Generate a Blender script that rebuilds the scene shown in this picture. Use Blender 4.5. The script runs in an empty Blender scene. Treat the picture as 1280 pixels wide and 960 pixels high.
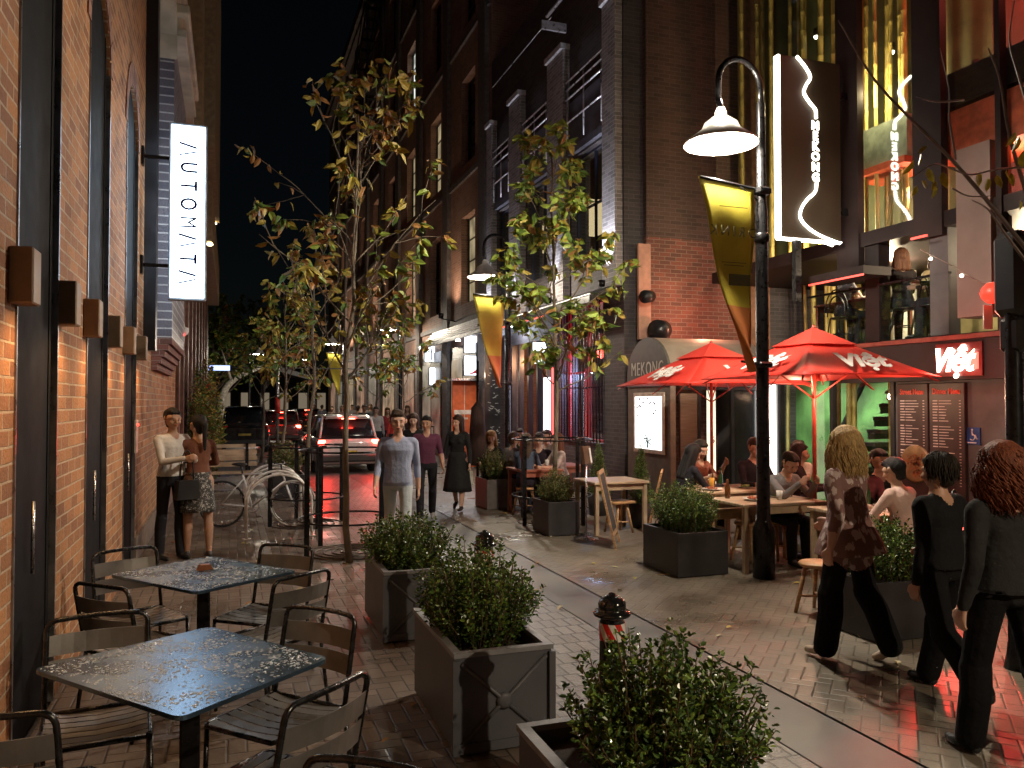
import bpy, math, random
import numpy as np
from mathutils import Vector, Matrix, Quaternion, Euler, noise as mnoise
random.seed(7)
R = math.radians
sc = bpy.context.scene
COL = sc.collection
# ------------------------------------------------------------------ camera model (metres; street runs along +Y)
CAMH = 1.85
YAW, PITCH, FPX = R(19.4), R(1.318), 1000.0
cam_d = bpy.data.cameras.new('camera'); cam = bpy.data.objects.new('camera', cam_d); COL.objects.link(cam)
cam.location = (0, 0, CAMH); cam.rotation_euler = (R(90)+PITCH, 0, -YAW)
cam_d.sensor_width = 36; cam_d.lens = 36*FPX/1280; cam_d.clip_end = 1500; cam_d.clip_start = .05
sc.camera = cam
CM = cam.rotation_euler.to_matrix()
CO = Vector((0, 0, CAMH))
def ray(px, py): return CM @ Vector(((px-640)/FPX, (480-py)/FPX, -1))
def G(px, py, z=0):
    d = ray(px, py); t = (z-CAMH)/d.z; return CO+d*t
def WX(px, py, X):
    d = ray(px, py); return CO+d*(X/d.x)
def WY(px, py, Y):
    d = ray(px, py); return CO+d*(Y/d.y)
def DP(px, py, dp):
    return CO+ray(px, py)*dp
# ------------------------------------------------------------------ tagging
def tag(o, label=None, cat=None, group=None, kind=None):
    if label: o['label'] = label
    if cat: o['category'] = cat
    if group: o['group'] = group
    if kind: o['kind'] = kind
    return o
def thing(name, label, cat, loc=(0, 0, 0), rz=0, group=None):
    o = bpy.data.objects.new(name, None); COL.objects.link(o)
    o.location = loc; o.rotation_euler = (0, 0, rz); o.empty_display_size = .1
    return tag(o, label, cat, group)
def dup(root, loc, rz=None, label=None):
    r = root.copy(); COL.objects.link(r); r.location = loc
    if rz is not None: r.rotation_euler = (0, 0, rz)
    if label: r['label'] = label
    for ch in [c for c in root.children]:
        c = ch.copy(); COL.objects.link(c); c.parent = r
        for g in [c2 for c2 in ch.children]:
            d = g.copy(); COL.objects.link(d); d.parent = c
    return r
# ------------------------------------------------------------------ materials
MATS = {}
def _nt(name):
    m = bpy.data.materials.new(name); m.use_nodes = True
    nt = m.node_tree; b = nt.nodes['Principled BSDF']
    return m, nt, b
def N(nt, t, **kw):
    n = nt.nodes.new(t)
    for k, v in kw.items():
        if k.startswith('i_'):
            n.inputs[int(k[2:])].default_value = v
        else: setattr(n, k, v)
    return n
def math_n(nt, op, a, b=None, c=None):
    n = nt.nodes.new('ShaderNodeMath'); n.operation = op
    for i, v in enumerate((a, b, c)):
        if v is None: continue
        if isinstance(v, (int, float)): n.inputs[i].default_value = v
        else: nt.links.new(v, n.inputs[i])
    return n.outputs[0]
def M(name, col, rough=.6, metal=0, var=.25, scale=8, bump=.15, col2=None, spec=.5, coat=0, trans=0, bscale=None, rvar=.12, stretch=None, bdist=.01, sheen=0, sss=0):
    if name in MATS: return MATS[name]
    m, nt, b = _nt(name); L = nt.links
    tc = N(nt, 'ShaderNodeTexCoord'); src = tc.outputs['Object']
    if stretch:
        mp = N(nt, 'ShaderNodeMapping'); mp.inputs['Scale'].default_value = stretch
        L.new(src, mp.inputs[0]); src = mp.outputs[0]
    no = N(nt, 'ShaderNodeTexNoise'); no.inputs['Scale'].default_value = scale; no.inputs['Detail'].default_value = 6
    L.new(src, no.inputs['Vector'])
    mx = N(nt, 'ShaderNodeMix', data_type='RGBA')
    c2 = col2 or tuple(c*(1-var) for c in col)
    c1 = col if col2 else tuple(min(1, c*(1+var)) for c in col)
    mx.inputs[6].default_value = (*c2, 1); mx.inputs[7].default_value = (*c1, 1)
    rp = N(nt, 'ShaderNodeMapRange'); rp.inputs[1].default_value = .35; rp.inputs[2].default_value = .65
    L.new(no.outputs[0], rp.inputs[0]); L.new(rp.outputs[0], mx.inputs[0])
    L.new(mx.outputs[2], b.inputs['Base Color'])
    rr = N(nt, 'ShaderNodeMapRange'); rr.inputs[3].default_value = max(.02, rough-rvar); rr.inputs[4].default_value = min(1, rough+rvar)
    L.new(no.outputs[0], rr.inputs[0]); L.new(rr.outputs[0], b.inputs['Roughness'])
    b.inputs['Metallic'].default_value = metal
    b.inputs['Specular IOR Level'].default_value = spec
    b.inputs['Coat Weight'].default_value = coat
    b.inputs['Transmission Weight'].default_value = trans
    b.inputs['Sheen Weight'].default_value = sheen
    if sss: b.inputs['Subsurface Weight'].default_value = sss; b.inputs['Subsurface Scale'].default_value = .01
    if bump:
        n2 = N(nt, 'ShaderNodeTexNoise'); n2.inputs['Scale'].default_value = bscale or scale*6; n2.inputs['Detail'].default_value = 4
        L.new(src, n2.inputs['Vector'])
        bp = N(nt, 'ShaderNodeBump'); bp.inputs['Strength'].default_value = bump; bp.inputs['Distance'].default_value = bdist
        L.new(n2.outputs[0], bp.inputs['Height']); L.new(bp.outputs[0], b.inputs['Normal'])
    MATS[name] = m; return m
def EM(name, col, s, sample=True, var=0, scale=6, base=(.1, .1, .1)):
    if name in MATS: return MATS[name]
    m, nt, b = _nt(name)
    b.inputs['Base Color'].default_value = (*base, 1); b.inputs['Roughness'].default_value = .4
    b.inputs['Emission Color'].default_value = (*col, 1); b.inputs['Emission Strength'].default_value = s
    if var:
        tc = N(nt, 'ShaderNodeTexCoord'); no = N(nt, 'ShaderNodeTexNoise'); no.inputs['Scale'].default_value = scale
        nt.links.new(tc.outputs['Object'], no.inputs['Vector'])
        mr = N(nt, 'ShaderNodeMapRange'); mr.inputs[1].default_value = .3; mr.inputs[2].default_value = .7
        mr.inputs[3].default_value = s*(1-var); mr.inputs[4].default_value = s*(1+var)
        nt.links.new(no.outputs[0], mr.inputs[0]); nt.links.new(mr.outputs[0], b.inputs['Emission Strength'])
    m.cycles.emission_sampling = 'AUTO' if sample else 'NONE'
    MATS[name] = m; return m
def glass_mat(name, tint=(.9, .95, .95), rough=.03, mix=.12):
    if name in MATS: return MATS[name]
    m, nt, b = _nt(name); L = nt.links
    out = nt.nodes['Material Output']
    tr = N(nt, 'ShaderNodeBsdfTransparent'); tr.inputs[0].default_value = (*tint, 1)
    gl = N(nt, 'ShaderNodeBsdfGlossy'); gl.inputs['Roughness'].default_value = rough
    fr = N(nt, 'ShaderNodeLayerWeight'); fr.inputs[0].default_value = .5
    ad = math_n(nt, 'MULTIPLY_ADD', math_n(nt, 'POWER', fr.outputs['Facing'], 4), .7, mix*.6)
    mx = N(nt, 'ShaderNodeMixShader'); L.new(ad, mx.inputs[0]); L.new(tr.outputs[0], mx.inputs[1]); L.new(gl.outputs[0], mx.inputs[2])
    L.new(mx.outputs[0], out.inputs['Surface'])
    MATS[name] = m; return m
def brick_mat(name, c1, c2, mortar, bw=.23, rh=.076, ms=.006, rough=.75, bump=.6, dirt=.45):
    if name in MATS: return MATS[name]
    m, nt, b = _nt(name); L = nt.links
    uv = N(nt, 'ShaderNodeUVMap'); 
    dn = N(nt, 'ShaderNodeTexNoise'); dn.inputs['Scale'].default_value = 9; L.new(uv.outputs[0], dn.inputs['Vector'])
    wob = N(nt, 'ShaderNodeVectorMath', operation='MULTIPLY_ADD'); L.new(dn.outputs[1], wob.inputs[0])
    wob.inputs[1].default_value = (.008, .008, 0); L.new(uv.outputs[0], wob.inputs[2])
    br = N(nt, 'ShaderNodeTexBrick'); L.new(wob.outputs[0], br.inputs['Vector'])
    br.inputs['Color1'].default_value = (*c1, 1); br.inputs['Color2'].default_value = (*c2, 1); br.inputs['Mortar'].default_value = (*mortar, 1)
    br.inputs['Scale'].default_value = 1; br.inputs['Mortar Size'].default_value = ms; br.inputs['Mortar Smooth'].default_value = .25
    br.inputs['Brick Width'].default_value = bw; br.inputs['Row Height'].default_value = rh; br.inputs['Bias'].default_value = -.1
    n1 = N(nt, 'ShaderNodeTexNoise'); n1.inputs['Scale'].default_value = 1.3; n1.inputs['Detail'].default_value = 8; L.new(uv.outputs[0], n1.inputs['Vector'])
    n2 = N(nt, 'ShaderNodeTexNoise'); n2.inputs['Scale'].default_value = 45; n2.inputs['Detail'].default_value = 5; L.new(uv.outputs[0], n2.inputs['Vector'])
    s = math_n(nt, 'MULTIPLY_ADD', n1.outputs[0], dirt*2, 1-dirt)
    s2 = math_n(nt, 'MULTIPLY_ADD', n2.outputs[0], .7, .65)
    s3 = math_n(nt, 'MULTIPLY', s, s2)
    mul = N(nt, 'ShaderNodeVectorMath', operation='SCALE'); L.new(br.outputs['Color'], mul.inputs[0]); L.new(s3, mul.inputs['Scale'])
    L.new(mul.outputs[0], b.inputs['Base Color']); b.inputs['Roughness'].default_value = rough
    h = math_n(nt, 'MULTIPLY_ADD', br.outputs['Fac'], -1, n2.outputs[0])
    bp = N(nt, 'ShaderNodeBump'); bp.inputs['Strength'].default_value = bump; bp.inputs['Distance'].default_value = .008
    L.new(h, bp.inputs['Height']); L.new(bp.outputs[0], b.inputs['Normal'])
    MATS[name] = m; return m
def herring_mat(name, base, var=.35, cell=.11, rot=45, wet=.5, tint2=None, joint=.25, rough=.5):
    m, nt, b = _nt(name); L = nt.links
    uv = N(nt, 'ShaderNodeUVMap')
    mp = N(nt, 'ShaderNodeMapping'); mp.inputs['Rotation'].default_value = (0, 0, R(rot)); mp.inputs['Scale'].default_value = (1/cell,)*3
    L.new(uv.outputs[0], mp.inputs[0])
    sp = N(nt, 'ShaderNodeSeparateXYZ'); L.new(mp.outputs[0], sp.inputs[0])
    X, Y = sp.outputs[0], sp.outputs[1]
    ix, iy = math_n(nt, 'FLOOR', X), math_n(nt, 'FLOOR', Y)
    fx, fy = math_n(nt, 'FRACT', X), math_n(nt, 'FRACT', Y)
    mm = math_n(nt, 'FLOORED_MODULO', math_n(nt, 'SUBTRACT', ix, iy), 4)
    eq = [math_n(nt, 'COMPARE', mm, k, .1) for k in range(4)]
    dl = math_n(nt, 'ADD', fx, eq[1]); dr = math_n(nt, 'ADD', math_n(nt, 'SUBTRACT', 1, fx), eq[0])
    db = math_n(nt, 'ADD', fy, eq[2]); dt = math_n(nt, 'ADD', math_n(nt, 'SUBTRACT', 1, fy), eq[3])
    d = math_n(nt, 'MINIMUM', math_n(nt, 'MINIMUM', dl, dr), math_n(nt, 'MINIMUM', db, dt))
    cx = N(nt, 'ShaderNodeCombineXYZ'); L.new(math_n(nt, 'SUBTRACT', ix, eq[1]), cx.inputs[0]); L.new(math_n(nt, 'SUBTRACT', iy, eq[2]), cx.inputs[1])
    wn = N(nt, 'ShaderNodeTexWhiteNoise'); L.new(cx.outputs[0], wn.inputs[0])
    n1 = N(nt, 'ShaderNodeTexNoise'); n1.inputs['Scale'].default_value = 1.1; n1.inputs['Detail'].default_value = 7; L.new(uv.outputs[0], n1.inputs['Vector'])
    n2 = N(nt, 'ShaderNodeTexNoise'); n2.inputs['Scale'].default_value = 60; n2.inputs['Detail'].default_value = 4; L.new(uv.outputs[0], n2.inputs['Vector'])
    v = math_n(nt, 'MULTIPLY_ADD', wn.outputs[0], var, 1-var*.6)
    v = math_n(nt, 'MULTIPLY', v, math_n(nt, 'MULTIPLY_ADD', n1.outputs[0], 1.0, .5))
    v = math_n(nt, 'MULTIPLY', v, math_n(nt, 'MULTIPLY_ADD', n2.outputs[0], .6, .7))
    j = N(nt, 'ShaderNodeMapRange'); j.inputs[1].default_value = .02; j.inputs[2].default_value = .07; j.inputs[3].default_value = joint; j.inputs[4].default_value = 1
    L.new(d, j.inputs[0]); v = math_n(nt, 'MULTIPLY', v, j.outputs[0])
    mul = N(nt, 'ShaderNodeVectorMath', operation='SCALE'); mul.inputs[0].default_value = base; L.new(v, mul.inputs['Scale'])
    L.new(mul.outputs[0], b.inputs['Base Color'])
    r = N(nt, 'ShaderNodeMapRange'); r.inputs[1].default_value = .35; r.inputs[2].default_value = .62; r.inputs[3].default_value = rough-wet*.5; r.inputs[4].default_value = rough+.12
    L.new(n1.outputs[0], r.inputs[0]); L.new(r.outputs[0], b.inputs['Roughness'])
    j2 = N(nt, 'ShaderNodeMapRange'); j2.inputs[1].default_value = 0; j2.inputs[2].default_value = .1; L.new(d, j2.inputs[0])
    h = math_n(nt, 'ADD', math_n(nt, 'MULTIPLY_ADD', n2.outputs[0], .25, j2.outputs[0]), math_n(nt, 'MULTIPLY', wn.outputs[0], .35))
    bp = N(nt, 'ShaderNodeBump'); bp.inputs['Strength'].default_value = .5; bp.inputs['Distance'].default_value = .006
    L.new(h, bp.inputs['Height']); L.new(bp.outputs[0], b.inputs['Normal'])
    MATS[name] = m; return m
# ------------------------------------------------------------------ mesh builder
class MB:
    def __init__(s): s.v = []; s.f = []; s.m = []; s.sm = []
    def add(s, vs, fs, mi=0, smooth=False):
        o = len(s.v); s.v += [tuple(v) for v in vs]
        for f in fs: s.f.append([o+i for i in f]); s.m.append(mi); s.sm.append(smooth)
        return s
    def box(s, c, d, mi=0, rot=None, bev=0):
        x, y, z = [k/2 for k in d]
        if bev:
            b = min(bev, x*.9, y*.9, z*.9)
            vs = []; 
            for sx in (-1, 1):
                for sy in (-1, 1):
                    for sz in (-1, 1):
                        vs += [(sx*x, sy*(y-b), sz*(z-b)), (sx*(x-b), sy*y, sz*(z-b)), (sx*(x-b), sy*(y-b), sz*z)]
            def I(sx, sy, sz, k): return ((sx > 0)*4+(sy > 0)*2+(sz > 0))*3+k
            fs = []
            for sx in (-1, 1): fs.append([I(sx, -1, -1, 0), I(sx, 1, -1, 0), I(sx, 1, 1, 0), I(sx, -1, 1, 0)][::sx])
            for sy in (-1, 1): fs.append([I(-1, sy, -1, 1), I(1, sy, -1, 1), I(1, sy, 1, 1), I(-1, sy, 1, 1)][::-sy])
            for sz in (-1, 1): fs.append([I(-1, -1, sz, 2), I(1, -1, sz, 2), I(1, 1, sz, 2), I(-1, 1, sz, 2)][::sz])
            for a in (-1, 1):
                for c2 in (-1, 1):
                    fs.append([I(a, c2, -1, 0), I(a, c2, -1, 1), I(a, c2, 1, 1), I(a, c2, 1, 0)])
                    fs.append([I(a, -1, c2, 0), I(a, -1, c2, 2), I(a, 1, c2, 2), I(a, 1, c2, 0)])
                    fs.append([I(-1, a, c2, 1), I(-1, a, c2, 2), I(1, a, c2, 2), I(1, a, c2, 1)])
            for sx in (-1, 1):
                for sy in (-1, 1):
                    for sz in (-1, 1): fs.append([I(sx, sy, sz, 0), I(sx, sy, sz, 1), I(sx, sy, sz, 2)])
        else:
            vs = [(sx*x, sy*y, sz*z) for sx in (-1, 1) for sy in (-1, 1) for sz in (-1, 1)]
            fs = [(0, 1, 3, 2), (4, 6, 7, 5), (0, 4, 5, 1), (2, 3, 7, 6), (0, 2, 6, 4), (1, 5, 7, 3)]
        c = Vector(c)
        if rot is not None:
            if not isinstance(rot, Matrix): rot = Euler(rot).to_matrix()
            vs = [rot @ Vector(v) for v in vs]
        return s.add([Vector(v)+c for v in vs], fs, mi)
    def bb(s, x0, x1, y0, y1, z0, z1, mi=0, bev=0):
        return s.box(((x0+x1)/2, (y0+y1)/2, (z0+z1)/2), (abs(x1-x0), abs(y1-y0), abs(z1-z0)), mi, None, bev)
    def tube(s, pts, r, n=8, mi=0, closed=False, cap=True):
        pts = [Vector(p) for p in pts]; k = len(pts)
        rs = r if isinstance(r, (list, tuple)) else [r]*k
        vs = []; up = None
        for i, p in enumerate(pts):
            a = pts[(i-1) % k] if (closed or i > 0) else p
            b = pts[(i+1) % k] if (closed or i < k-1) else p
            t = (b-a).normalized() if (b-a).length > 1e-9 else Vector((0, 0, 1))
            if up is None:
                up = Vector((0, 0, 1)) if abs(t.z) < .9 else Vector((1, 0, 0))
            u = (up-t*up.dot(t))
            if u.length < 1e-6: u = t.orthogonal()
            u.normalize(); w = t.cross(u); up = u
            for j in range(n):
                an = 2*math.pi*j/n; vs.append(p+(u*math.cos(an)+w*math.sin(an))*rs[i])
        fs = []
        for i in range(k if closed else k-1):
            for j in range(n):
                a0, a1 = i*n+j, i*n+(j+1) % n; b0, b1 = ((i+1) % k)*n+j, ((i+1) % k)*n+(j+1) % n
                fs.append((a0, a1, b1, b0))
        s.add(vs, fs, mi, True)
        if cap and not closed:
            o = len(s.v)-len(vs)
            s.f.append([o+j for j in range(n)][::-1]); s.m.append(mi); s.sm.append(False)
            s.f.append([o+(k-1)*n+j for j in range(n)]); s.m.append(mi); s.sm.append(False)
        return s
    def lathe(s, prof, c=(0, 0, 0), n=24, mi=0, smooth=True, axis=None):
        c = Vector(c); vs = []
        for (r, z) in prof:
            for j in range(n):
                a = 2*math.pi*j/n; v = Vector((max(r, 1e-4)*math.cos(a), max(r, 1e-4)*math.sin(a), z))
                vs.append(v)
        if axis is not None:
            q = Vector((0, 0, 1)).rotation_difference(Vector(axis)); vs = [q @ v for v in vs]
        fs = []
        for i in range(len(prof)-1):
            for j in range(n): fs.append((i*n+j, i*n+(j+1) % n, (i+1)*n+(j+1) % n, (i+1)*n+j))
        return s.add([v+c for v in vs], fs, mi, smooth)
    def prism(s, poly, h0, h1, axis='z', mi=0, smooth=False):
        n = len(poly)
        def mk(p, h):
            if axis == 'z': return (p[0], p[1], h)
            if axis == 'x': return (h, p[0], p[1])
            return (p[0], h, p[1])
        vs = [mk(p, h0) for p in poly]+[mk(p, h1) for p in poly]
        fs = [list(range(n))[::-1], list(range(n, 2*n))]+[(i, (i+1) % n, n+(i+1) % n, n+i) for i in range(n)]
        return s.add(vs, fs, mi, smooth)
    def sph(s, c, r, n=12, mi=0, sc=(1, 1, 1), rot=None):
        c = Vector(c); vs = []; m_ = n//2+1
        for i in range(m_+1):
            th = math.pi*i/m_
            for j in range(n):
                a = 2*math.pi*j/n
                v = Vector((r*sc[0]*math.sin(th)*math.cos(a), r*sc[1]*math.sin(th)*math.sin(a), r*sc[2]*math.cos(th)))
                if rot is not None: v = rot @ v
                vs.append(c+v)
        fs = [(i*n+j, (i+1)*n+j, (i+1)*n+(j+1) % n, i*n+(j+1) % n) for i in range(m_) for j in range(n)]
        return s.add(vs, fs, mi, True)
    def build(s, name, mats, parent=None, world=False, uv=True):
        me = bpy.data.meshes.new(name)
        vs = np.array(s.v, dtype=np.float64).reshape(-1, 3)
        off = np.array(parent.location) if (world and parent is not None) else np.zeros(3)
        me.from_pydata((vs-off).tolist(), [], s.f)
        if not isinstance(mats, (list, tuple)): mats = [mats]
        for m in mats: me.materials.append(m)
        me.polygons.foreach_set('material_index', s.m); me.polygons.foreach_set('use_smooth', s.sm)
        if uv and len(s.f):
            me.update()
            nl = len(me.loops); li = np.empty(nl, np.int32); me.loops.foreach_get('vertex_index', li)
            nn = np.empty(len(s.f)*3); me.polygons.foreach_get('normal', nn); nn = np.abs(nn.reshape(-1, 3))
            tot = np.empty(len(s.f), np.int32); me.polygons.foreach_get('loop_total', tot)
            ax = np.repeat(np.argmax(nn, axis=1), tot); co = vs[li]
            u = np.where(ax == 0, co[:, 1], co[:, 0]); v = np.where(ax == 2, co[:, 1], co[:, 2])
            l = me.uv_layers.new(name='UVMap'); l.data.foreach_set('uv', np.stack([u, v], 1).ravel())
        me.validate()
        o = bpy.data.objects.new(name, me); COL.objects.link(o)
        if parent is not None: o.parent = parent
        return o
def raw_mesh(name, V, F4, mats, midx=None, parent=None, off=None, smooth=False):
    """numpy verts (n,3), faces (m,k)"""
    me = bpy.data.meshes.new(name)
    if off is not None: V = V-np.array(off)
    k = F4.shape[1]
    me.vertices.add(len(V)); me.vertices.foreach_set('co', V.astype(np.float32).ravel())
    me.loops.add(F4.size); me.loops.foreach_set('vertex_index', F4.astype(np.int32).ravel())
    me.polygons.add(len(F4)); me.polygons.foreach_set('loop_start', np.arange(0, F4.size, k, dtype=np.int32))
    if midx is not None: me.polygons.foreach_set('material_index', midx.astype(np.int32))
    me.polygons.foreach_set('use_smooth', np.full(len(F4), smooth))
    if not isinstance(mats, (list, tuple)): mats = [mats]
    for m in mats: me.materials.append(m)
    me.update(calc_edges=True); me.validate()
    o = bpy.data.objects.new(name, me); COL.objects.link(o)
    if parent is not None: o.parent = parent
    return o
FONT_CACHE = {}
def text(body, size, origin, right, up, mat, parent=None, local=False, name='lettering', ext=.004, bold=0, shear=0, align='CENTER', sx=1, space=1, vspace=1):
    cu = bpy.data.curves.new(name, 'FONT'); cu.body = body; cu.size = size; cu.extrude = ext; cu.offset = bold; cu.shear = shear
    cu.align_x = align; cu.align_y = 'CENTER'; cu.space_character = space; cu.space_line = vspace; cu.resolution_u = 3
    cu.materials.append(mat)
    o = bpy.data.objects.new(name, cu); COL.objects.link(o)
    r = Vector(right).normalized(); u = Vector(up).normalized(); n = r.cross(u)
    u = n.cross(r)
    org = Vector(origin)
    if parent is not None: o.parent = parent; org = org if local else org-parent.location
    mt = Matrix(((r.x*sx, u.x, n.x, org.x), (r.y*sx, u.y, n.y, org.y), (r.z*sx, u.z, n.z, org.z), (0, 0, 0, 1)))
    o.matrix_local = mt
    return o
def light(kind, name, loc, power, col=(1, 1, 1), rad=.05, parent=None, **kw):
    ld = bpy.data.lights.new(name, kind); ld.energy = power; ld.color = col
    if kind in ('POINT', 'SPOT'): ld.shadow_soft_size = rad
    for k, v in kw.items(): 
        if k not in ('rot', 'look'): setattr(ld, k, v)
    o = bpy.data.objects.new(name, ld); COL.objects.link(o); o.location = loc
    if 'rot' in kw: o.rotation_euler = kw['rot']
    if 'look' in kw:
        d = Vector(kw['look'])-Vector(loc); o.rotation_euler = d.to_track_quat('-Z', 'Y').to_euler()
    if parent is not None: o.parent = parent; o.location = Vector(loc)-parent.location
    return o
def catmull(pts, k=6):
    P = [Vector(p) for p in pts]; P = [P[0]*2-P[1]]+P+[P[-1]*2-P[-2]]; out = []
    for i in range(1, len(P)-2):
        for j in range(k):
            t = j/k; a, b, c, d = P[i-1:i+3]
            out.append(.5*((2*b)+(c-a)*t+(2*a-5*b+4*c-d)*t*t+(3*b-a-3*c+d)*t**3))
    out.append(P[-2]); return out
# ================================================================== common materials
BRICK_OR = brick_mat('brick_orange', (.46, .215, .085), (.22, .09, .045), (.50, .38, .26), bw=.24, rh=.086, ms=.008, bump=1.0, dirt=.65)
BRICK_DK = brick_mat('brick_dark', (.07, .06, .066), (.04, .035, .04), (.10, .09, .09), dirt=.3)
BRICK_GY = brick_mat('brick_grey', (.30, .28, .29), (.16, .15, .16), (.42, .40, .42))
BRICK_RD = brick_mat('brick_red', (.21, .07, .048), (.10, .045, .035), (.24, .18, .15))
BRICK_WH = brick_mat('brick_warehouse', (.30, .16, .11), (.20, .11, .08), (.3, .24, .2))
BRICK_GL = brick_mat('brick_glazed', (.16, .15, .18), (.10, .10, .13), (.5, .5, .52), bw=.5, rh=.12, ms=.012, rough=.4)
STONE = M('cream_stone', (.55, .48, .36), .7, var=.2, scale=3, bump=.25)
BLACK = M('black_paint', (.018, .018, .02), .35, var=.3, scale=5, bump=.05)
BLACKM = M('black_metal', (.02, .02, .022), .3, .6, var=.3, scale=20, bump=.04)
DKBROWN = M('dark_brown_cladding', (.026, .017, .017), .6, var=.3, scale=2, bump=.08, spec=.2)
DKGREY = M('dark_grey_render', (.10, .095, .10), .6, var=.25, scale=3, bump=.15)
STEEL = M('brushed_steel', (.55, .55, .56), .28, 1, var=.1, scale=30, bump=.03)
WOOD = M('pine_wood', (.42, .24, .11), .45, var=.35, scale=3, bump=.15, stretch=(1, 1, 12))
WOODH = M('table_wood', (.45, .33, .22), .4, var=.3, scale=3, bump=.12, stretch=(1, 10, 1))
CONC = M('wet_concrete', (.10, .097, .09), .5, var=.35, scale=1.6, bump=.25, rvar=.2, bscale=60, bdist=.004)
GLASSD = M('dark_glass', (.012, .013, .016), .08, var=.2, scale=1, bump=0, spec=.8)
GLASS = glass_mat('clear_glass')
GLASSR = glass_mat('reflective_glass', rough=.02, mix=.3)
WHITE = M('white_paint', (.75, .75, .74), .5, var=.08)
BAMBOO = M('bamboo_cane', (.48, .36, .11), .4, var=.35, scale=4, bump=.1, stretch=(3, 3, 1))
GREENW = M('green_plaster', (.085, .20, .06), .7, var=.45, scale=2.2, bump=.3)
# ================================================================== ground
def sheet(name, x0, x1, y0, y1, z, m, nx=1, ny=1):
    b = MB(); b.add([(x0, y0, z), (x1, y0, z), (x1, y1, z), (x0, y1, z)], [(0, 1, 2, 3)])
    return tag(b.build(name, m), kind='structure')
sheet('ground', -250, 300, -120, 500, -.016, M('asphalt', (.05, .05, .052), .6, var=.3, scale=2, bump=.3, bscale=80))
sheet('footpath_left', -1.03, 1.84, -14, 75, 0, herring_mat('brown_pavers', (.145, .112, .09), cell=.10, rot=0, wet=.42, rough=.46))
sheet('road', 1.85, 2.84, -14, 75, -.006, brick_mat('lane_setts', (.17, .165, .155), (.11, .105, .10), (.045, .042, .04), bw=.11, rh=.22, ms=.009, rough=.4, bump=.9))
sheet('drain_channel', 2.85, 3.335, -14, 75, -.004, CONC)
sheet('footpath_right', 3.352, 13.5, -14, 75, 0, herring_mat('grey_brown_pavers', (.150, .126, .096), cell=.098, rot=45, wet=.44, rough=.44, var=.16, joint=.5))
# ================================================================== left brick building
LX = -1.03
LB = thing('brick_building', 'orange brick building on the near left with tall black arched openings and light boxes', 'building', (LX, 5, 0))
openings = [(2.55, 3.6), (4.65, 5.67), (6.76, 7.83), (9.06, 10.1)]
w = MB(); T = .45; ZS, RISE, ZT = 4.75, .55, 15
yprev = -14
def arch_header(b, x0, x1, y0, y1, zs, rise, zt, n=10):
    yc, hw = (y0+y1)/2, (y1-y0)/2
    pts = [(yc-hw*math.cos(math.pi*i/n), zs+rise*math.sin(math.pi*i/n)) for i in range(n+1)]
    for i in range(n):
        (a, za), (c, zc) = pts[i], pts[i+1]
        b.prism([(a, za), (c, zc), (c, zt), (a, zt)], x0, x1, 'x')
for (a, c) in openings:
    w.bb(LX-T, LX, yprev, a, 0, ZT); arch_header(w, LX-T, LX, a, c, ZS, RISE, ZT); yprev = c
w.bb(LX-T, LX, yprev, 17.2, 0, ZT)
w.build('wall', BRICK_OR, LB, True)
# arch rings of lighter voussoirs
for (a, c) in openings:
    ar = MB(); yc, hw = (a+c)/2, (c-a)/2; n = 14
    for i in range(n):
        t0, t1 = math.pi*(i+.06)/n, math.pi*(i+.94)/n
        P = [(yc-hw*math.cos(t)*k, ZS+(RISE*k2)*math.sin(t)) for t, k, k2 in ((t0, 1.01, 1.01), (t1, 1.01, 1.01), (t1, 1.26, 1.45), (t0, 1.26, 1.45))]
        ar.prism(P, LX-.05, LX+.012, 'x')
    ar.build('arch_ring', M('voussoir', (.3, .17, .13), .7, var=.3, scale=12), LB, True)
for (a, c) in openings:
    d = MB()
    d.bb(LX-.08, LX-.03, a, c, 0, ZS+RISE)
    for yy in (a+.06, c-.06): d.bb(LX-.031, LX-.024, yy-.03, yy+.03, 0, ZS+.35)
    fr = d.build('door', M('matte_black_door', (.006, .006, .007), .7, var=.2, spec=.15, bump=.05), LB, True)
    e = MB(); e.bb(LX-.05, LX+.010, a-.008, a+.012, 0, ZS); e.bb(LX-.05, LX+.010, c-.012, c+.008, 0, ZS)
    e.build('frame', M('worn_metal_edge', (.28, .28, .3), .3, .8), fr).location = -Vector(LB.location)
    h = MB(); h.tube([(LX, (a+c)/2-.06, .9), (LX, (a+c)/2-.06, 1.3)], .010); h.build('handle', STEEL, fr).location = -Vector(LB.location)
for (yy, s) in ((4.58, 1), (5.76, 1), (6.70, 1), (7.92, 1), (9.0, 1), (10.2, 1), (3.7, 1)):
    b = MB(); b.bb(LX-.002, LX+.11, yy-.085, yy+.085, 2.34, 2.62, bev=.008)
    b.build('light_box', M('tan_metal_box', (.30, .19, .11), .5, var=.15), LB, True)
    light('SPOT', 'added_wall_downlight', (LX+.24, yy, 2.31), 10, (1, .55, .22), .05, spot_size=R(165), spot_blend=.9, look=(LX+.02, yy, 0))  # added warm spot for the orange lower wall; the box itself is unlit
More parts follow.
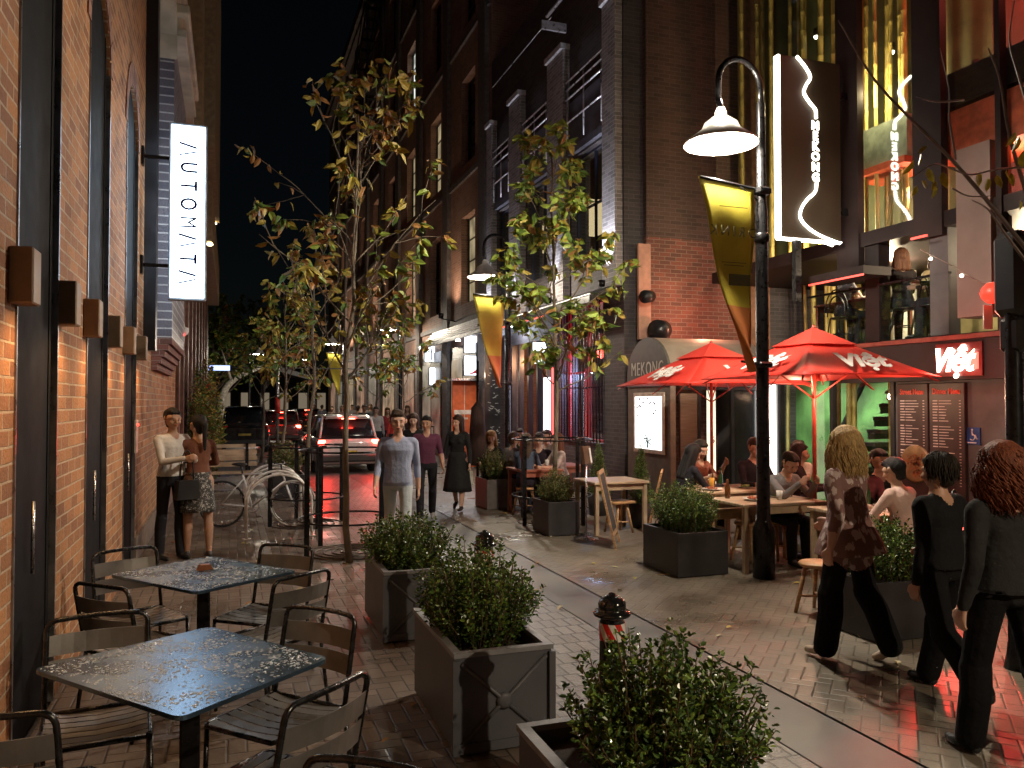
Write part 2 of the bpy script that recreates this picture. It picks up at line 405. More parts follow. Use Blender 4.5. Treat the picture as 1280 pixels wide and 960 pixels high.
# narrow reveal, downpipe and glazed-brick corbelled pier with stone cap
b = MB(); b.bb(LX, LX+.14, 10.9, 11.15, 2.5, 9); b.build('drainpipe_casing', BLACK, LB, True)
pier = MB(); pier.bb(LX, LX+.26, 12.0, 15.0, 2.75, 6.9)
pr = pier.build('pier', BRICK_GL, LB, True)
cb = MB()
for i in range(5): cb.bb(LX, LX+.26-.045*i, 12.0+.0*i, 15.0, 2.75-.09*(i+1), 2.75-.09*i-.004)
cb.build('corbel', BRICK_RD, LB, True)
cp = MB()
cp.bb(LX, LX+.42, 11.85, 15.15, 6.9, 7.02, bev=.01); cp.bb(LX, LX+.36, 11.9, 15.1, 7.024, 7.2, bev=.02); cp.bb(LX, LX+.46, 11.8, 15.2, 7.204, 7.35, bev=.02)
cp.build('capital', STONE, LB, True)
ch = MB(); arch_header(ch, LX, LX+.3, 8.7, 11.9, 6.6, 1.0, 8.6); ch.bb(LX, LX+.3, 11.9, 17.2, 7.354, 8.6); ch.bb(LX, LX+.3, -14, 8.7, 7.4, 8.6)
ch.build('cornice', STONE, LB, True)
sk = MB(); sk.bb(LX, LX+.03, 10.1, 17.2, 0, .3); sk.build('plinth', M('plinth_stone', (.22, .17, .14), .6, var=.3), LB, True)
# second building down the left side: posts, recessed shopfront
L2 = thing('brick_building', 'far left building beyond the white lit sign with brown timber posts and pale upper bay', 'building', (LX, 25, 0))
b = MB(); b.bb(LX-1, LX-.05, 17.22, 44, 0, 16); b.build('wall', DKBROWN, L2, True)
for i in range(9):
    b = MB(); y = 17.4+i*1.5+i*i*.12; b.bb(LX-.05, LX+.06, y, y+.35, 0, 6.4, bev=.01); b.build('post', M('rust_post', (.16, .07, .045), .5, var=.3), L2, True)
b = MB(); b.bb(LX-.05, LX+.42, 18.0, 19.3, 6.8, 15.8); b.bb(LX-.05, LX+.62, 21, 30, 8.2, 15.7); b.bb(LX-.05, LX+.5, 24, 40, 6.4, 8.1)
b.build('upper_bay', M('sandstone_panel', (.38, .29, .17), .7, var=.2), L2, True)
for (y, z) in ((29.9, 8.13), (24.2, 6.33)):
    b = MB(); b.lathe([(.07, .05), (.09, 0), (.05, -.03)], (LX+.45, y, z), 10); b.build('soffit_light', EM('soffit_glow', (1, .7, .35), 9), L2, True)
# ================================================================== warehouse and black building on the right
RX = 6.8
def window(parent, y0, y1, z0, z1, X, face=-1, lit=None, nv=2, nh=3, sill=True, depth=.1, fm=None):
    """framed sash window set in the wall plane X (frame, muntins, pane, sill)"""
    b = MB(); t = .05
    xo = X+face*.02; xi = X-face*depth if False else X+.06
    for (a, c) in ((y0, y0+t), (y1-t, y1)): b.bb(X-.03, X+.05, a, c, z0, z1)
    for (a, c) in ((z0, z0+t), (z1-t, z1)): b.bb(X-.028, X+.048, y0+t, y1-t, a, c)
    for i in range(1, nv): y = y0+(y1-y0)*i/nv; b.bb(X-.02, X+.03, y-.02, y+.02, z0+t, z1-t)
    for i in range(1, nh): z = z0+(z1-z0)*i/nh; b.bb(X-.018, X+.028, y0+t, y1-t, z-.02, z+.02)
    f = b.build('window', fm or BLACKM, parent, True)
    p = MB(); p.bb(X+.012, X+.02, y0+t, y1-t, z0+t, z1-t); q = p.build('pane', lit or GLASSD, f); q.location = -Vector(parent.location)
    if sill:
        s = MB(); s.bb(X-.14, X+.0, y0-.08, y1+.08, z0-.12, z0-.002); q = s.build('sill', STONE_D, f); q.location = -Vector(parent.location)
    return f
STONE_D = M('sooty_stone', (.11, .095, .09), .7, var=.3)
def wall_with_holes(b, X0, X1, y0, y1, z0, z1, holes):
    ys = sorted({y0, y1, *[h[0] for h in holes], *[h[1] for h in holes]}); zs = sorted({z0, z1, *[h[2] for h in holes], *[h[3] for h in holes]})
    for i in range(len(ys)-1):
        run = None
        for j in range(len(zs)-1):
            cy, cz = (ys[i]+ys[i+1])/2, (zs[j]+zs[j+1])/2
            hole = any(h[0] < cy < h[1] and h[2] < cz < h[3] for h in holes)
            if hole:
                if run is not None: b.bb(X0, X1, ys[i], ys[i+1], run, zs[j]); run = None
            elif run is None: run = zs[j]
        if run is not None: b.bb(X0, X1, ys[i], ys[i+1], run, zs[-1])
WHB = thing('warehouse', 'tall dark brick warehouse on the right with tall windows and fire stair behind the trees', 'building', (RX, 40, 0))
holes = []; wins = []
for fl, z0 in enumerate((4.9, 9.2, 13.5, 17.6)):
    for k in range(9):
        y = 22.6+k*4.1
        holes.append((y, y+1.5, z0, z0+2.7)); wins.append((y, y+1.5, z0, z0+2.7, fl, k))
b = MB(); wall_with_holes(b, RX, RX+.5, 21.02, 60, 0, 23, holes); b.bb(RX+.5, RX+12, 21.02, 60, 0, 22.9)
b.build('wall', BRICK_WH, WHB, True)
b = MB()
for z in (4.3, 8.7, 13.0, 17.2): b.bb(RX-.08, RX, 21.02, 60, z, z+.16)
b.bb(RX-.35, RX, 21.02, 60.3, 22.2, 22.5); b.bb(RX-.5, RX, 21.02, 60.4, 22.504, 23.1)
for k in range(9): b.bb(RX-.13, RX, 21.05+k*4.1+.2, 21.05+k*4.1+.85, 0, 22.19)
b.build('string_course', STONE_D, WHB, True)
LITW = EM('window_glow_pale', (.9, .95, .85), .55, var=.6, scale=1.5, sample=False); LITY = EM('window_glow_yellow', (1, .8, .45), .22, var=.5, scale=2, sample=False)
for (a, c, z0, z1, fl, k) in wins:
    lit = {(0, 0): LITY, (1, 1): LITY, (1, 2): LITY, (2, 2): LITW, (0, 2): LITY}.get((fl, k))
    window(WHB, a, c, z0, z1, RX+.25, lit=lit, nv=2, nh=4)
# ground floor shopfronts of the warehouse
for k in range(9):
    y = 22.3+k*4.1
    b = MB(); b.bb(RX-.05, RX-.002, y, y+2.9, .1, 3.6); sh = b.build('shopfront', BLACKM, WHB, True)
    g = MB(); g.bb(RX-.06, RX-.052, y+.15, y+1.35, .5, 3.2); g.bb(RX-.06, RX-.052, y+1.5, y+2.75, .3, 3.2)
    q = g.build('pane', EM('shop_glow_%d' % (k % 3), ((1, .7, .4), (1, .85, .6), (.7, .4, .25))[k % 3], (.16, .07, .2)[k % 3], sample=False, var=.9, scale=1.2), sh); q.location = -Vector(WHB.location)
# fire escape on the warehouse
b = MB()
for (y0, y1, z0, z1) in ((44, 37, 16.5, 20.5), (44, 37, 12.2, 16.2)):
    for x in (RX-.9, RX-.3): b.tube([(x, y0, z0), (x, y1, z1)], .05, 6); b.tube([(x, y0, z0+1), (x, y1, z1+1)], .03, 6)
    for i in range(14): t = (i+.5)/14; b.box((RX-.6, y0+(y1-y0)*t, z0+(z1-z0)*t), (.6, .3, .03))
    b.bb(RX-1, RX-.15, y1-2, y1, z1-.05, z1)
b.build('fire_stair', BLACKM, WHB, True)
# black painted brick pub building
BB = thing('black_building', 'black and grey brick pub building between warehouse and barrel awning, with uplit piers', 'building', (RX, 17, 0))
holes = [(13.75, 15.5, 4.75, 7.0), (16.6, 18.2, 4.75, 7.0), (19.2, 20.5, 4.75, 7.0), (14.0, 16.1, 1.05, 3.9), (16.9, 19.5, .12, 3.3)]
b = MB(); wall_with_holes(b, RX, RX+.4, 13.12, 21, 0, 11.3, holes)
b.bb(RX+.4, RX+.45, 13.12, 21, 0, 11.3) if False else None
b.build('wall', BRICK_DK, BB, True)
b = MB(); b.bb(RX+3.2, RX+8, 13.12, 21, 0, 11.2); b.build('rear_block', BRICK_DK, BB, True)
b = MB(); b.bb(RX+.4, RX+3.2, 13.12, 13.3, 0, 4.2); b.bb(RX+.4, RX+3.2, 13.12, 21, 3.95, 4.15); b.bb(RX+.4, RX+3.2, 13.12, 21, 11.0, 11.2); b.bb(RX+.4, RX+3.2, 13.12, 13.3, 4.2, 11.0)
b.build('inner_wall', M('pub_interior', (.25, .12, .07), .6, var=.3), BB, True)
# side wall facing the camera over the restaurant, red brick
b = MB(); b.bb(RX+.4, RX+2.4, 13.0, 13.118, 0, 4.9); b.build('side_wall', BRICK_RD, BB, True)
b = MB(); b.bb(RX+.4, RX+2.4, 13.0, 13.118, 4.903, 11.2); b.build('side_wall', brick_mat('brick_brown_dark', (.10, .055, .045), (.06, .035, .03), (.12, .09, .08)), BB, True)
# grey brick piers
for (y0, y1) in ((13.16, 13.7), (15.6, 16.5), (18.3, 19.1), (20.55, 20.98)):
    b = MB(); b.bb(RX-.16, RX-.002, y0, y1, 4.0, 9.4); b.build('pier', BRICK_GY, BB, True)
    b = MB(); b.bb(RX-.22, RX, y0-.03, y1+.03, 9.404, 9.52); b.build('pier_cap', M('pale_flashing', (.5, .5, .55), .4), BB, True)
    b = MB(); b.lathe([(.0, 0), (.06, 0), (.07, .12), (.05, .12), (.03, .08)], (RX-.3, (y0+y1)/2, 4.0), 12); b.build('uplight', BLACKM, BB, True)
for (y0, y1) in ((13.75, 15.5), (16.6, 18.2), (19.2, 20.5)):
    f = window(BB, y0, y1, 4.75, 7.0, RX+.15, lit=GLASSR, nv=2, nh=2, fm=M('navy_frame', (.03, .035, .07), .4))
    b = MB(); b.bb(RX-.1, RX-.002, y0-.03, y1+.03, 7.05, 7.2); b.bb(RX-.04, RX-.002, y0-.03, y1+.03, 7.2, 8.2); b.build('spandrel', M('slate_panel', (.10, .10, .13), .45), BB, True)
    b = MB()
    for z in (8.25, 8.45, 8.62): b.tube([(RX-.12, y0, z), (RX-.12, y1, z)], .022, 6)
    b.tube([(RX-.12, y0+.02, 7.75), (RX-.12, y1, 7.75)], .02, 6)
    for i in range(3): y = y0+.05+(y1-y0-.1)*i/2; b.tube([(RX-.12, y, 7.25), (RX-.12, y, 8.62)], .018, 6)
    b.build('railing', M('pale_rail', (.6, .6, .66), .3, .6), BB, True)
    b = MB(); b.bb(RX+1.0, RX+1.6, (y0+y1)/2-.5, (y0+y1)/2+.3, 5.9, 6.6); b.build('hanging_lamp_panel', EM('amber_room', (1, .72, .38), .9, sample=False), BB, True)
light('POINT', 'pub_upper_lamp', (RX+1.3, 17, 6.3), 30, (1, .6, .3), .2)
b = MB(); b.tube([(RX-.4, 13.4, 10.2), (RX-.4, 15.9, 10.2)], .04, 6); b.tube([(RX-.3, 15.9, 10.2), (RX-.3, 20, 10.2)], .012, 5); b.bb(RX-.75, RX-.2, 15.3, 15.36, 9.62, 9.8)
b.build('roof_pipe', M('pale_rail', (.6, .6, .66), .3, .6), BB, True)
# ground floor: barred red/blue neon window
f = window(BB, 14.0, 16.1, 1.05, 3.9, RX+.2, lit=GLASS, nv=2, nh=2, sill=True, fm=M('red_frame', (.35, .03, .03), .4))
b = MB()
for i in range(15): y = 14.03+i*.145; b.tube([(RX-.06, y, 1.06), (RX-.06, y, 3.88)], .013, 6)
for z in (1.1, 2.15, 2.95, 3.85): b.tube([(RX-.055, 14.0, z), (RX-.055, 16.1, z)], .012, 6)
b.build('window_bars', BLACKM, BB, True)
b = MB(); b.bb(RX+.9, RX+.98, 14.1, 14.75, 1.15, 2.75); b.build('light_panel', EM('violet_white', (.75, .72, 1), 6, var=.3), BB, True)
b = MB(); b.sph((RX+.6, 14.4, 2.95), .13, 12); b.build('globe_lamp', EM('amber_globe', (1, .62, .2), 12), BB, True)
b = MB(); b.bb(RX+.95, RX+1.0, 14.8, 15.05, 1.1, 3.4); b.bb(RX+.85, RX+.9, 15.2, 15.5, 1.1, 3.2); b.build('neon_strip', EM('red_glow', (1, .05, .04), 3), BB, True)
b = MB(); b.bb(RX+1.5, RX+1.55, 14.0, 16.2, .9, 3.9); b.build('curtain', M('blue_curtain', (.14, .24, .35), .7, var=.3, scale=10, stretch=(1, 6, .3)), BB, True)
light('POINT', 'pub_red_lamp', (RX+.45, 15.1, 3.2), 12, (1, .12, .1), .1)
light('POINT', 'pub_red_lamp_low', (RX-.3, 15.6, 2.9), 14, (1, .08, .06), .1)
light('POINT', 'pub_violet_lamp', (RX+.55, 15.7, 2.4), 70, (.45, .6, 1), .1)
# open bar front with timber posts
b = MB()
for y in (16.95, 17.6, 18.2, 18.85, 19.42): b.bb(RX+.02, RX+.14, y-.05, y+.05, .12, 3.3)
b.build('bar_frame', BLACK, BB, True)
b = MB()
for y in (17.25, 17.9, 18.55): b.bb(RX+.7, RX+.76, y-.16, y+.16, .12, 3.2)
b.build('timber_panel', M('orange_timber', (.42, .19, .08), .5, var=.3, stretch=(1, 1, .2)), BB, True)
light('POINT', 'bar_lamp', (RX+.45, 18.2, 2.9), 85, (1, .5, .25), .12)
# sloping awning of the pub
AW = thing('awning', 'long black sloping awning over the pub tables with chrome edge', 'awning', (RX-.4, 19, 3.8))
b = MB(); b.prism([(RX-.62, 3.72), (RX-.62, 3.78), (RX-.17, 4.02), (RX-.17, 3.96)], 13.2, 27.0, 'y'); b.build('canopy', M('awning_fabric', (.015, .015, .018), .5, var=.3), AW, True)
b = MB(); b.bb(RX-.68, RX-.62, 13.15, 27.05, 3.66, 3.80, bev=.01); b.build('edge_beam', BLACKM, AW, True)
b = MB(); b.bb(RX-.69, RX-.66, 13.15, 27.05, 3.805, 3.825); b.build('edge_trim', M('awning_trim_white', (.8, .8, .82), .4, .2), AW, True)
b = MB(); b.bb(RX-.66, RX-.62, 15.5, 18.5, 3.645, 3.658); b.build('red_light_line', EM('red_line', (1, .06, .04), 2.2, sample=False), AW, True)
for i in range(5): b = MB(); b.bb(RX-.58+i*.08, RX-.55+i*.08, 20.8, 26.8, 3.84+i*.085, 3.88+i*.085); b.build('roof_slat', M('pale_flashing', (.5, .5, .55), .4), AW, True)
# restaurant pieces ------------------------------------------------------------
FX_ = 8.7
RB = thing('restaurant_building', 'two storey restaurant with bamboo screens, dark fins and open upper dining terrace', 'building', (FX_, 8, 0))
def yx(px, X=FX_): return WX(px, 400, X).y
# upper facade: back wall with bamboo, fins, glass
b = MB(); b.bb(FX_+1.0, FX_+1.1, 3.0, 7.95, 4.3, 14); b.build('back_wall', M('maroon_wall', (.11, .03, .025), .7, var=.3, scale=1.5), RB, True)
b = MB(); b.bb(FX_+1.0, FX_+1.1, 7.953, 13.0, 4.3, 14); b.build('back_wall', M('olive_wall', (.10, .11, .05), .7, var=.4, scale=1.5), RB, True)
b = MB(); b.bb(FX_-.1, FX_+4.5, 3.0, 13.0, 4.1, 4.3); b.build('ceiling_slab', DKBROWN, RB, True)
b = MB(); b.bb(FX_-.02, FX_+4.5, 3.0, 11.4, 2.5, 2.72); b.build('terrace_floor', DKBROWN, RB, True)
rng = random.Random(3)
def bamboo(b, x, y, z0, z1, r=.035):
    n = max(2, int((z1-z0)/.32)); pts = []; rs = []
    dx, dy = rng.uniform(-.06, .06), rng.uniform(-.06, .06)
    for i in range(n+1):
        t = i/n
        for dz, k in ((-.012, 1), (0, 1.18), (.012, 1)):
            if (i == 0 and dz < 0) or (i == n and dz > 0): continue
            pts.append((x+dx*t, y+dy*t, z0+(z1-z0)*t+dz)); rs.append(r*k)
    b.tube(pts, rs, 8)
def bamboo_group(px0, px1, n, z0, z1, X=FX_+.45):
    y0, y1 = yx(px0, X), yx(px1, X)
    for i in range(n):
        b = MB(); bamboo(b, X+rng.uniform(-.12, .2), y0+(y1-y0)*(i+rng.uniform(.2, .8))/n, z0, z1, rng.uniform(.028, .045)); b.build('bamboo', BAMBOO, RB, True)
bamboo_group(925, 1045, 13, 4.3, 9.8); bamboo_group(1075, 1150, 11, 4.3, 9.8); bamboo_group(845, 925, 7, 4.6, 9.8)
bamboo_group(1002, 1060, 8, 2.72, 4.1, FX_+1.7); bamboo_group(1060, 1190, 10, 2.72, 4.1, FX_+2.6)
for (p0, p1, zb, zt) in ((822, 838, 3.55, 9.9), (864, 884, 3.6, 9.9), (1047, 1082, 3.82, 9.9), (1143, 1187, 4.0, 9.9), (1247, 1262, 2.7, 9.9)):
    X = FX_-.13; p1 -= 8; y0, y1 = yx(p0, X), yx(p1, X)
    b = MB(); b.bb(X, FX_-.02, min(y0, y1), max(y0, y1), zb, zt); b.build('fin', DKBROWN, RB, True)
b = MB(); y0, y1 = yx(1018, FX_-.4), yx(1087, FX_-.4); b.bb(FX_-.5, FX_-.01, min(y0, y1), max(y0, y1), 3.62, 3.74); b.build('ledge', DKBROWN, RB, True)
b = MB(); b.bb(FX_-.503, FX_-.49, min(y0, y1), max(y0, y1), 3.60, 3.625); 
y0, y1 = yx(1140, FX_-.35), yx(1160, FX_-.35); b.bb(FX_-.36, FX_-.34, min(y0, y1), max(y0, y1), 3.965, 3.99)
b.build('red_light_line', EM('red_line', (1, .06, .04), 2.2, sample=False), RB, True)
# reflective glass behind the blade sign
b = MB(); b.bb(FX_-.012, FX_, yx(1152), yx(1075), 4.32, 9.8); b.build('glass_pane', GLASSR, RB, True)
b = MB(); b.bb(FX_-.012, FX_, yx(1042), yx(886), 4.5, 9.8); b.bb(FX_-.012, FX_, 3.0, yx(1190), 4.32, 9.8); b.build('glass_pane', GLASS, RB, True)
# coloured bulkheads of upper room
b = MB(); b.bb(FX_+.3, FX_+.9, yx(1150, FX_+.5), yx(1075, FX_+.5), 5.35, 5.95); b.build('bulkhead', M('grey_green_panel', (.3, .36, .28), .5), RB, True)
b = MB(); b.bb(FX_+.25, FX_+.95, yx(1150, FX_+.5), yx(1075, FX_+.5), 5.25, 5.346); b.bb(FX_+.05, FX_+.98, 5.2, yx(1172, FX_+.1), 5.0, 5.6)
b.build('bulkhead', M('orange_red_panel', (.72, .12, .05), .6), RB, True)
b = MB(); b.bb(FX_+.05, FX_+.98, 5.2, yx(1172, FX_+.1), 5.65, 6.1); b.build('bulkhead', DKBROWN, RB, True)
light('POINT', 'bulkhead_lamp', (FX_+.3, 7.2, 4.75), 45, (1, .5, .35), .05)
light('POINT', 'bulkhead_lamp_back', (FX_+.55, 8.9, 4.85), 40, (1, .5, .35), .05)
light('POINT', 'upper_bamboo_lamp', (FX_+.12, 10.4, 4.7), 110, (1, .75, .4), .05)
light('POINT', 'upper_bamboo_lamp_mid', (FX_+.15, 9.2, 6.4), 80, (1, .75, .4), .05)
light('POINT', 'upper_red_lamp', (FX_+.3, 6.8, 7.4), 110, (1, .15, .1), .05)
# terrace columns
def col_px(p0, p1, X0, X1, z0, z1, m, name='column'):
    y0, y1 = yx(p0, X0), yx(p1, X0)
    b = MB(); b.bb(X0, X1, min(y0, y1), max(y0, y1), z0, z1); b.build(name, m, RB, True)
col_px(1082, 1099, FX_-.05, FX_+.15, 2.72, 4.1, DKBROWN); col_px(1163, 1186, FX_-.05, FX_+.15, 2.72, 4.1, DKGREY)
TAUPE = M('taupe_column', (.27, .20, .18), .55, var=.15, scale=2)
col_px(1197, 1240, FX_-.15, FX_+.2, 2.9, 5.0, TAUPE)
b = MB(); b.lathe([(.2, 2.72), (.2, 4.1)], (FX_+2.2, yx(1130, FX_+2.2), 0), 24); b.build('round_column', M('cream_paint', (.62, .60, .50), .6), RB, True)
b = MB(); b.bb(FX_-.03, FX_-.02, yx(1190), yx(1012), 2.72, 3.5); b.build('balustrade_glass', GLASS, RB, True)
b = MB(); b.bb(FX_-.05, FX_, yx(1190), yx(1012), 3.5, 3.53); b.build('balustrade_rail', BLACKM, RB, True)
b = MB(); b.bb(FX_+3.4, FX_+3.5, 3, 13, 2.7, 4.1); b.build('terrace_back_wall', M('olive_wall2', (.16, .15, .07), .7, var=.5, scale=2), RB, True)
for (x, y) in ((FX_+1.1, 9.9), (FX_+1.6, 8.6), (FX_+1.2, 7.6)):
    light('POINT', 'terrace_lamp', (x, y, 3.98), 120, (1, .78, .5), .05)
# ground floor: green room behind glass
b = MB(); b.bb(FX_+1.9, FX_+2.0, 3, 15.0, 0, 2.5); b.build('green_wall', GREENW, RB, True)
for (u_, v_, t_) in ((4.0, yx(1118), .1), (11.45, 13.0, .1), (11.2, 11.28, .12)): b = MB(); b.bb(FX_, FX_+t_, u_, v_, 0, 2.5); b.build('wall', DKGREY, RB, True)
b = MB()
for px in (975, 1040, 1116): b.bb(FX_-.03, FX_+.05, yx(px)-.035, yx(px)+.035, 0, 2.5)
b.bb(FX_-.032, FX_+.052, yx(1118), 11.2, 2.38, 2.5); b.build('mullion', BLACK, RB, True)
b = MB(); b.bb(FX_+.008, FX_+.012, yx(1118), 11.2, 0, 2.4); b.build('glass_pane', GLASS, RB, True)
for (p0, p1, n) in ((1046, 1072, 5), (1102, 1113, 3), (918, 946, 5), (985, 992, 1)):
    bamboo_group(p0, p1, n, 0, 2.5, FX_+.5)
# staircase behind the glass
ys0 = yx(1050, FX_+1.2); ys1 = yx(1135, FX_+1.2)
b = MB()
for i in range(11):
    t = i/11; y = ys0+(ys1-ys0)*t; b.bb(FX_+1.0, FX_+1.85, y-.30, y, .1+t*2.3, .16+t*2.3); b.bb(FX_+1.02, FX_+1.85, y-.03, y, -.0+t*2.3, .1+t*2.3)
b.build('staircase', M('dark_timber', (.06, .035, .025), .4), RB, True)
b = MB(); b.prism([(ys0, .9), (ys0, 1.02), (ys1, 3.25), (ys1, 3.13)], FX_+.93, FX_+.98, 'x'); b.build('handrail', BLACK, RB, True)
for (y, x) in ((12.4, .9), (10.9, .9), (9.3, .9)):
    b = MB(); b.lathe([(.03, .12), (.035, 0)], (FX_+x, y, 2.32), 10); b.build('spotlight', BLACK, RB, True)
    light('SPOT', 'green_wall_spot', (FX_+x, y, 2.30), 125, (1, .95, .75), .03, spot_size=R(120), spot_blend=.8, look=(FX_+1.9, y-.3, .9))
# signboard over menus
SB = MB(); SB.bb(FX_-.28, FX_-.002, yx(1262, FX_-.28), yx(1050, FX_-.28), 2.13, 2.62); SB.build('fascia', DKBROWN, RB, True)
SB = MB(); SB.bb(FX_-.3, FX_, yx(1262, FX_-.28), yx(1050, FX_-.28), 2.624, 2.68); SB.build('fascia_cap', M('red_brown_trim', (.2, .05, .04), .4), RB, True)
light('POINT', 'dining_lamp', (7.3, 9.0, 1.95), 20, (1, .6, .35), .06)
light('POINT', 'dining_lamp_near', (7.2, 7.3, 1.97), 18, (1, .55, .35), .06)
light('POINT', 'dining_lamp_far', (6.9, 10.6, 1.95), 12, (1, .6, .35), .06)
# mekong porch with barrel awning
PO = thing('entrance_porch', 'grey restaurant porch with barrel vaulted awning lettered MEKONG and a lit poster', 'porch', (6.9, 12.3, 0))
y0, y1 = 11.5, 12.98; yc, rr = (y0+y1)/2, (y1-y0)/2
b = MB(); b.bb(6.8, 6.9, y0, y1, 0, 2.12); b.build('end_wall', M('taupe_render', (.15, .12, .10), .6, var=.2), PO, True)
poly = [(y0, 2.12)]+[(yc-rr*math.cos(math.pi*i/18), 2.25+.72*math.sin(math.pi*i/18)) for i in range(19)]+[(y1, 2.12)]
b = MB(); b.prism(poly[::-1], 6.78, 6.83, 'x'); b.build('awning_end', M('awning_end_grey', (.09, .085, .08), .6, var=.15), PO, True)
b = MB()
arc = poly[1:-1]
for i in range(len(arc)-1):
    (a, za), (c, zc) = arc[i], arc[i+1]; b.add([(6.83, a, za), (8.68, a, za), (8.68, c, zc), (6.83, c, zc)], [(0, 1, 2, 3)], 0, True)
b.add([(6.83, y0, 2.12), (8.68, y0, 2.12), (8.68, y0, 2.25), (6.83, y0, 2.25)], [(0, 1, 2, 3)])
b.build('awning_fabric', M('awning_canvas', (.34, .28, .23), .7, var=.12, scale=4, bump=.1), PO, True)
text('MEKONG', .34, (6.776, yc, 2.42), (0, -1, 0), (0, 0, 1), M('sign_letter_pale', (.55, .52, .48), .5), PO, bold=-.002, sx=.72, space=1.15)
b = MB()
for x in (7.35, 8.0): b.bb(x-.03, x+.03, y0, y0+.06, 0, 2.12)
b.bb(7.0, 8.68, y0+.001, y0+.05, 2.06, 2.118)
b.build('door_frame', BLACK, PO, True)
b = MB(); b.bb(7.0, 7.32, y0+.02, y0+.07, 0, 2.0); b.build('timber_panel', M('slatted_timber', (.13, .09, .07), .5, var=.3, stretch=(.5, .5, 14)), PO, True)
b = MB(); b.bb(7.52, 7.66, y0-.0, y0+.05, .15, 2.05); b.build('light_strip', EM('cream_strip', (1, .88, .6), 1.1, var=.15), PO, True)
text('6', .16, (7.6, y0-.006, 1.22), (1, 0, 0), (0, 0, 1), BLACK, PO)
b = MB(); b.bb(8.05, 8.66, y0+.02, y0+.07, 0, 2.05); b.build('door', GLASSD, PO, True)
b = MB(); b.bb(FX_-.02, FX_+.0, 11.28, 11.46, .1, 2.2); b.bb(FX_-.06, FX_-.02, 11.27, 11.46, .1, 2.2); b.build('light_strip', EM('white_strip', (1, .97, .9), 4), RB, True)
text('6', .17, (FX_-.066, 11.365, 1.2), (0, -1, 0), (0, 0, 1), BLACK, RB)
b = MB()
b.bb(6.77, 6.798, 11.66, 12.72, .98, 2.02, bev=.004); PF = b.build('poster_frame', M('pale_frame', (.6, .5, .42), .4), PO, True)
b = MB(); b.bb(6.762, 6.768, 11.73, 12.65, 1.05, 1.95); q = b.build('poster', EM('poster_light', (1, 1, .98), 1.7), PF); q.location = -Vector(PO.location)
b = MB()
for i in range(26):
    y = 11.76+rng.random()*.84; z = 1.6+rng.random()*.33
    if abs(y-12.2) < .2 and z < 1.75: continue
    b.box((6.757, y, z), (.004, rng.uniform(.02, .09), rng.uniform(.01, .035)), rot=(rng.uniform(-1, 1), 0, 0))
b.bb(6.756, 6.759, 11.76, 12.62, 1.585, 1.592)
q = b.build('poster_print', M('ink_brown', (.14, .08, .10), .6), PF); q.location = -Vector(PO.location)
b = MB()
for a in range(7): b.box((6.757, 12.2+.13*math.cos(a*.9)*.6, 1.2+.07*math.sin(a*.9+.4)), (.004, .12, .022), rot=(a*.9, 0, 0))
b.bb(6.755, 6.759, 12.19, 12.215, 1.07, 1.2)
q = b.build('poster_print', M('ink_teal', (.03, .3, .33), .6), PF); q.location = -Vector(PO.location)
b = MB()
for (y, x, h, wd) in ((12.2, 7.1, 4.5, 0), ): pass
# plaster panel and floodlights on the side wall above the awning
b = MB(); b.bb(7.0, 7.25, 12.93, 12.998, 3.0, 4.75); b.build('plaster_panel', M('pink_plaster', (.5, .27, .2), .7, var=.15), BB, True)
for (x, z, s) in ((7.05, 3.75, .12), (7.3, 3.15, .2)):
    b = MB(); b.lathe([(0, -.12), (s*.9, -.12), (s, .1), (0, .14)], (x, 12.7, z), 14, axis=(-1, -.6, -.15)); b.tube([(x, 12.75, z), (x+.05, 12.99, z-.02)], .02); b.build('floodlight', BLACK, BB, True)
light('POINT', 'side_wall_red_lamp', (7.9, 12.2, 3.15), 26, (1, .35, .22), .06)

# added uplights and fixtures that lift the otherwise black warehouse wall
for y, pw_ in ((24.5, 150), (31, 300), (39, 520), (48, 800)):
    b = MB(); b.lathe([(0, 0), (.08, 0), (.09, .16), (.06, .16)], (RX-.55, y, 4.5), 12); b.tube([(RX-.55, y, 4.5), (RX, y, 4.4)], .02); b.build('added_wash_fixture', BLACKM, WHB, True)
    light('SPOT', 'added_wall_wash', (RX-.6, y, 4.72), pw_, (1, .72, .5), .06, spot_size=R(120), spot_blend=1, look=(RX+.1, y+.5, 11))

for y in (18.4, 20.6, 23.2):  # added glowing discs and lamps to brighten the pub front under the awning
    b = MB(); b.lathe([(0, .03), (.07, .03), (.08, 0), (0, .004)], (RX-.35, y, 3.70), 14); b.build('added_downlight', EM('added_downlight_glow', (.85, .9, 1), 12, sample=False), AW, True)
    light('POINT', 'added_awning_lamp', (RX-.35, y, 3.62), 42, (.80, .88, 1), .05)
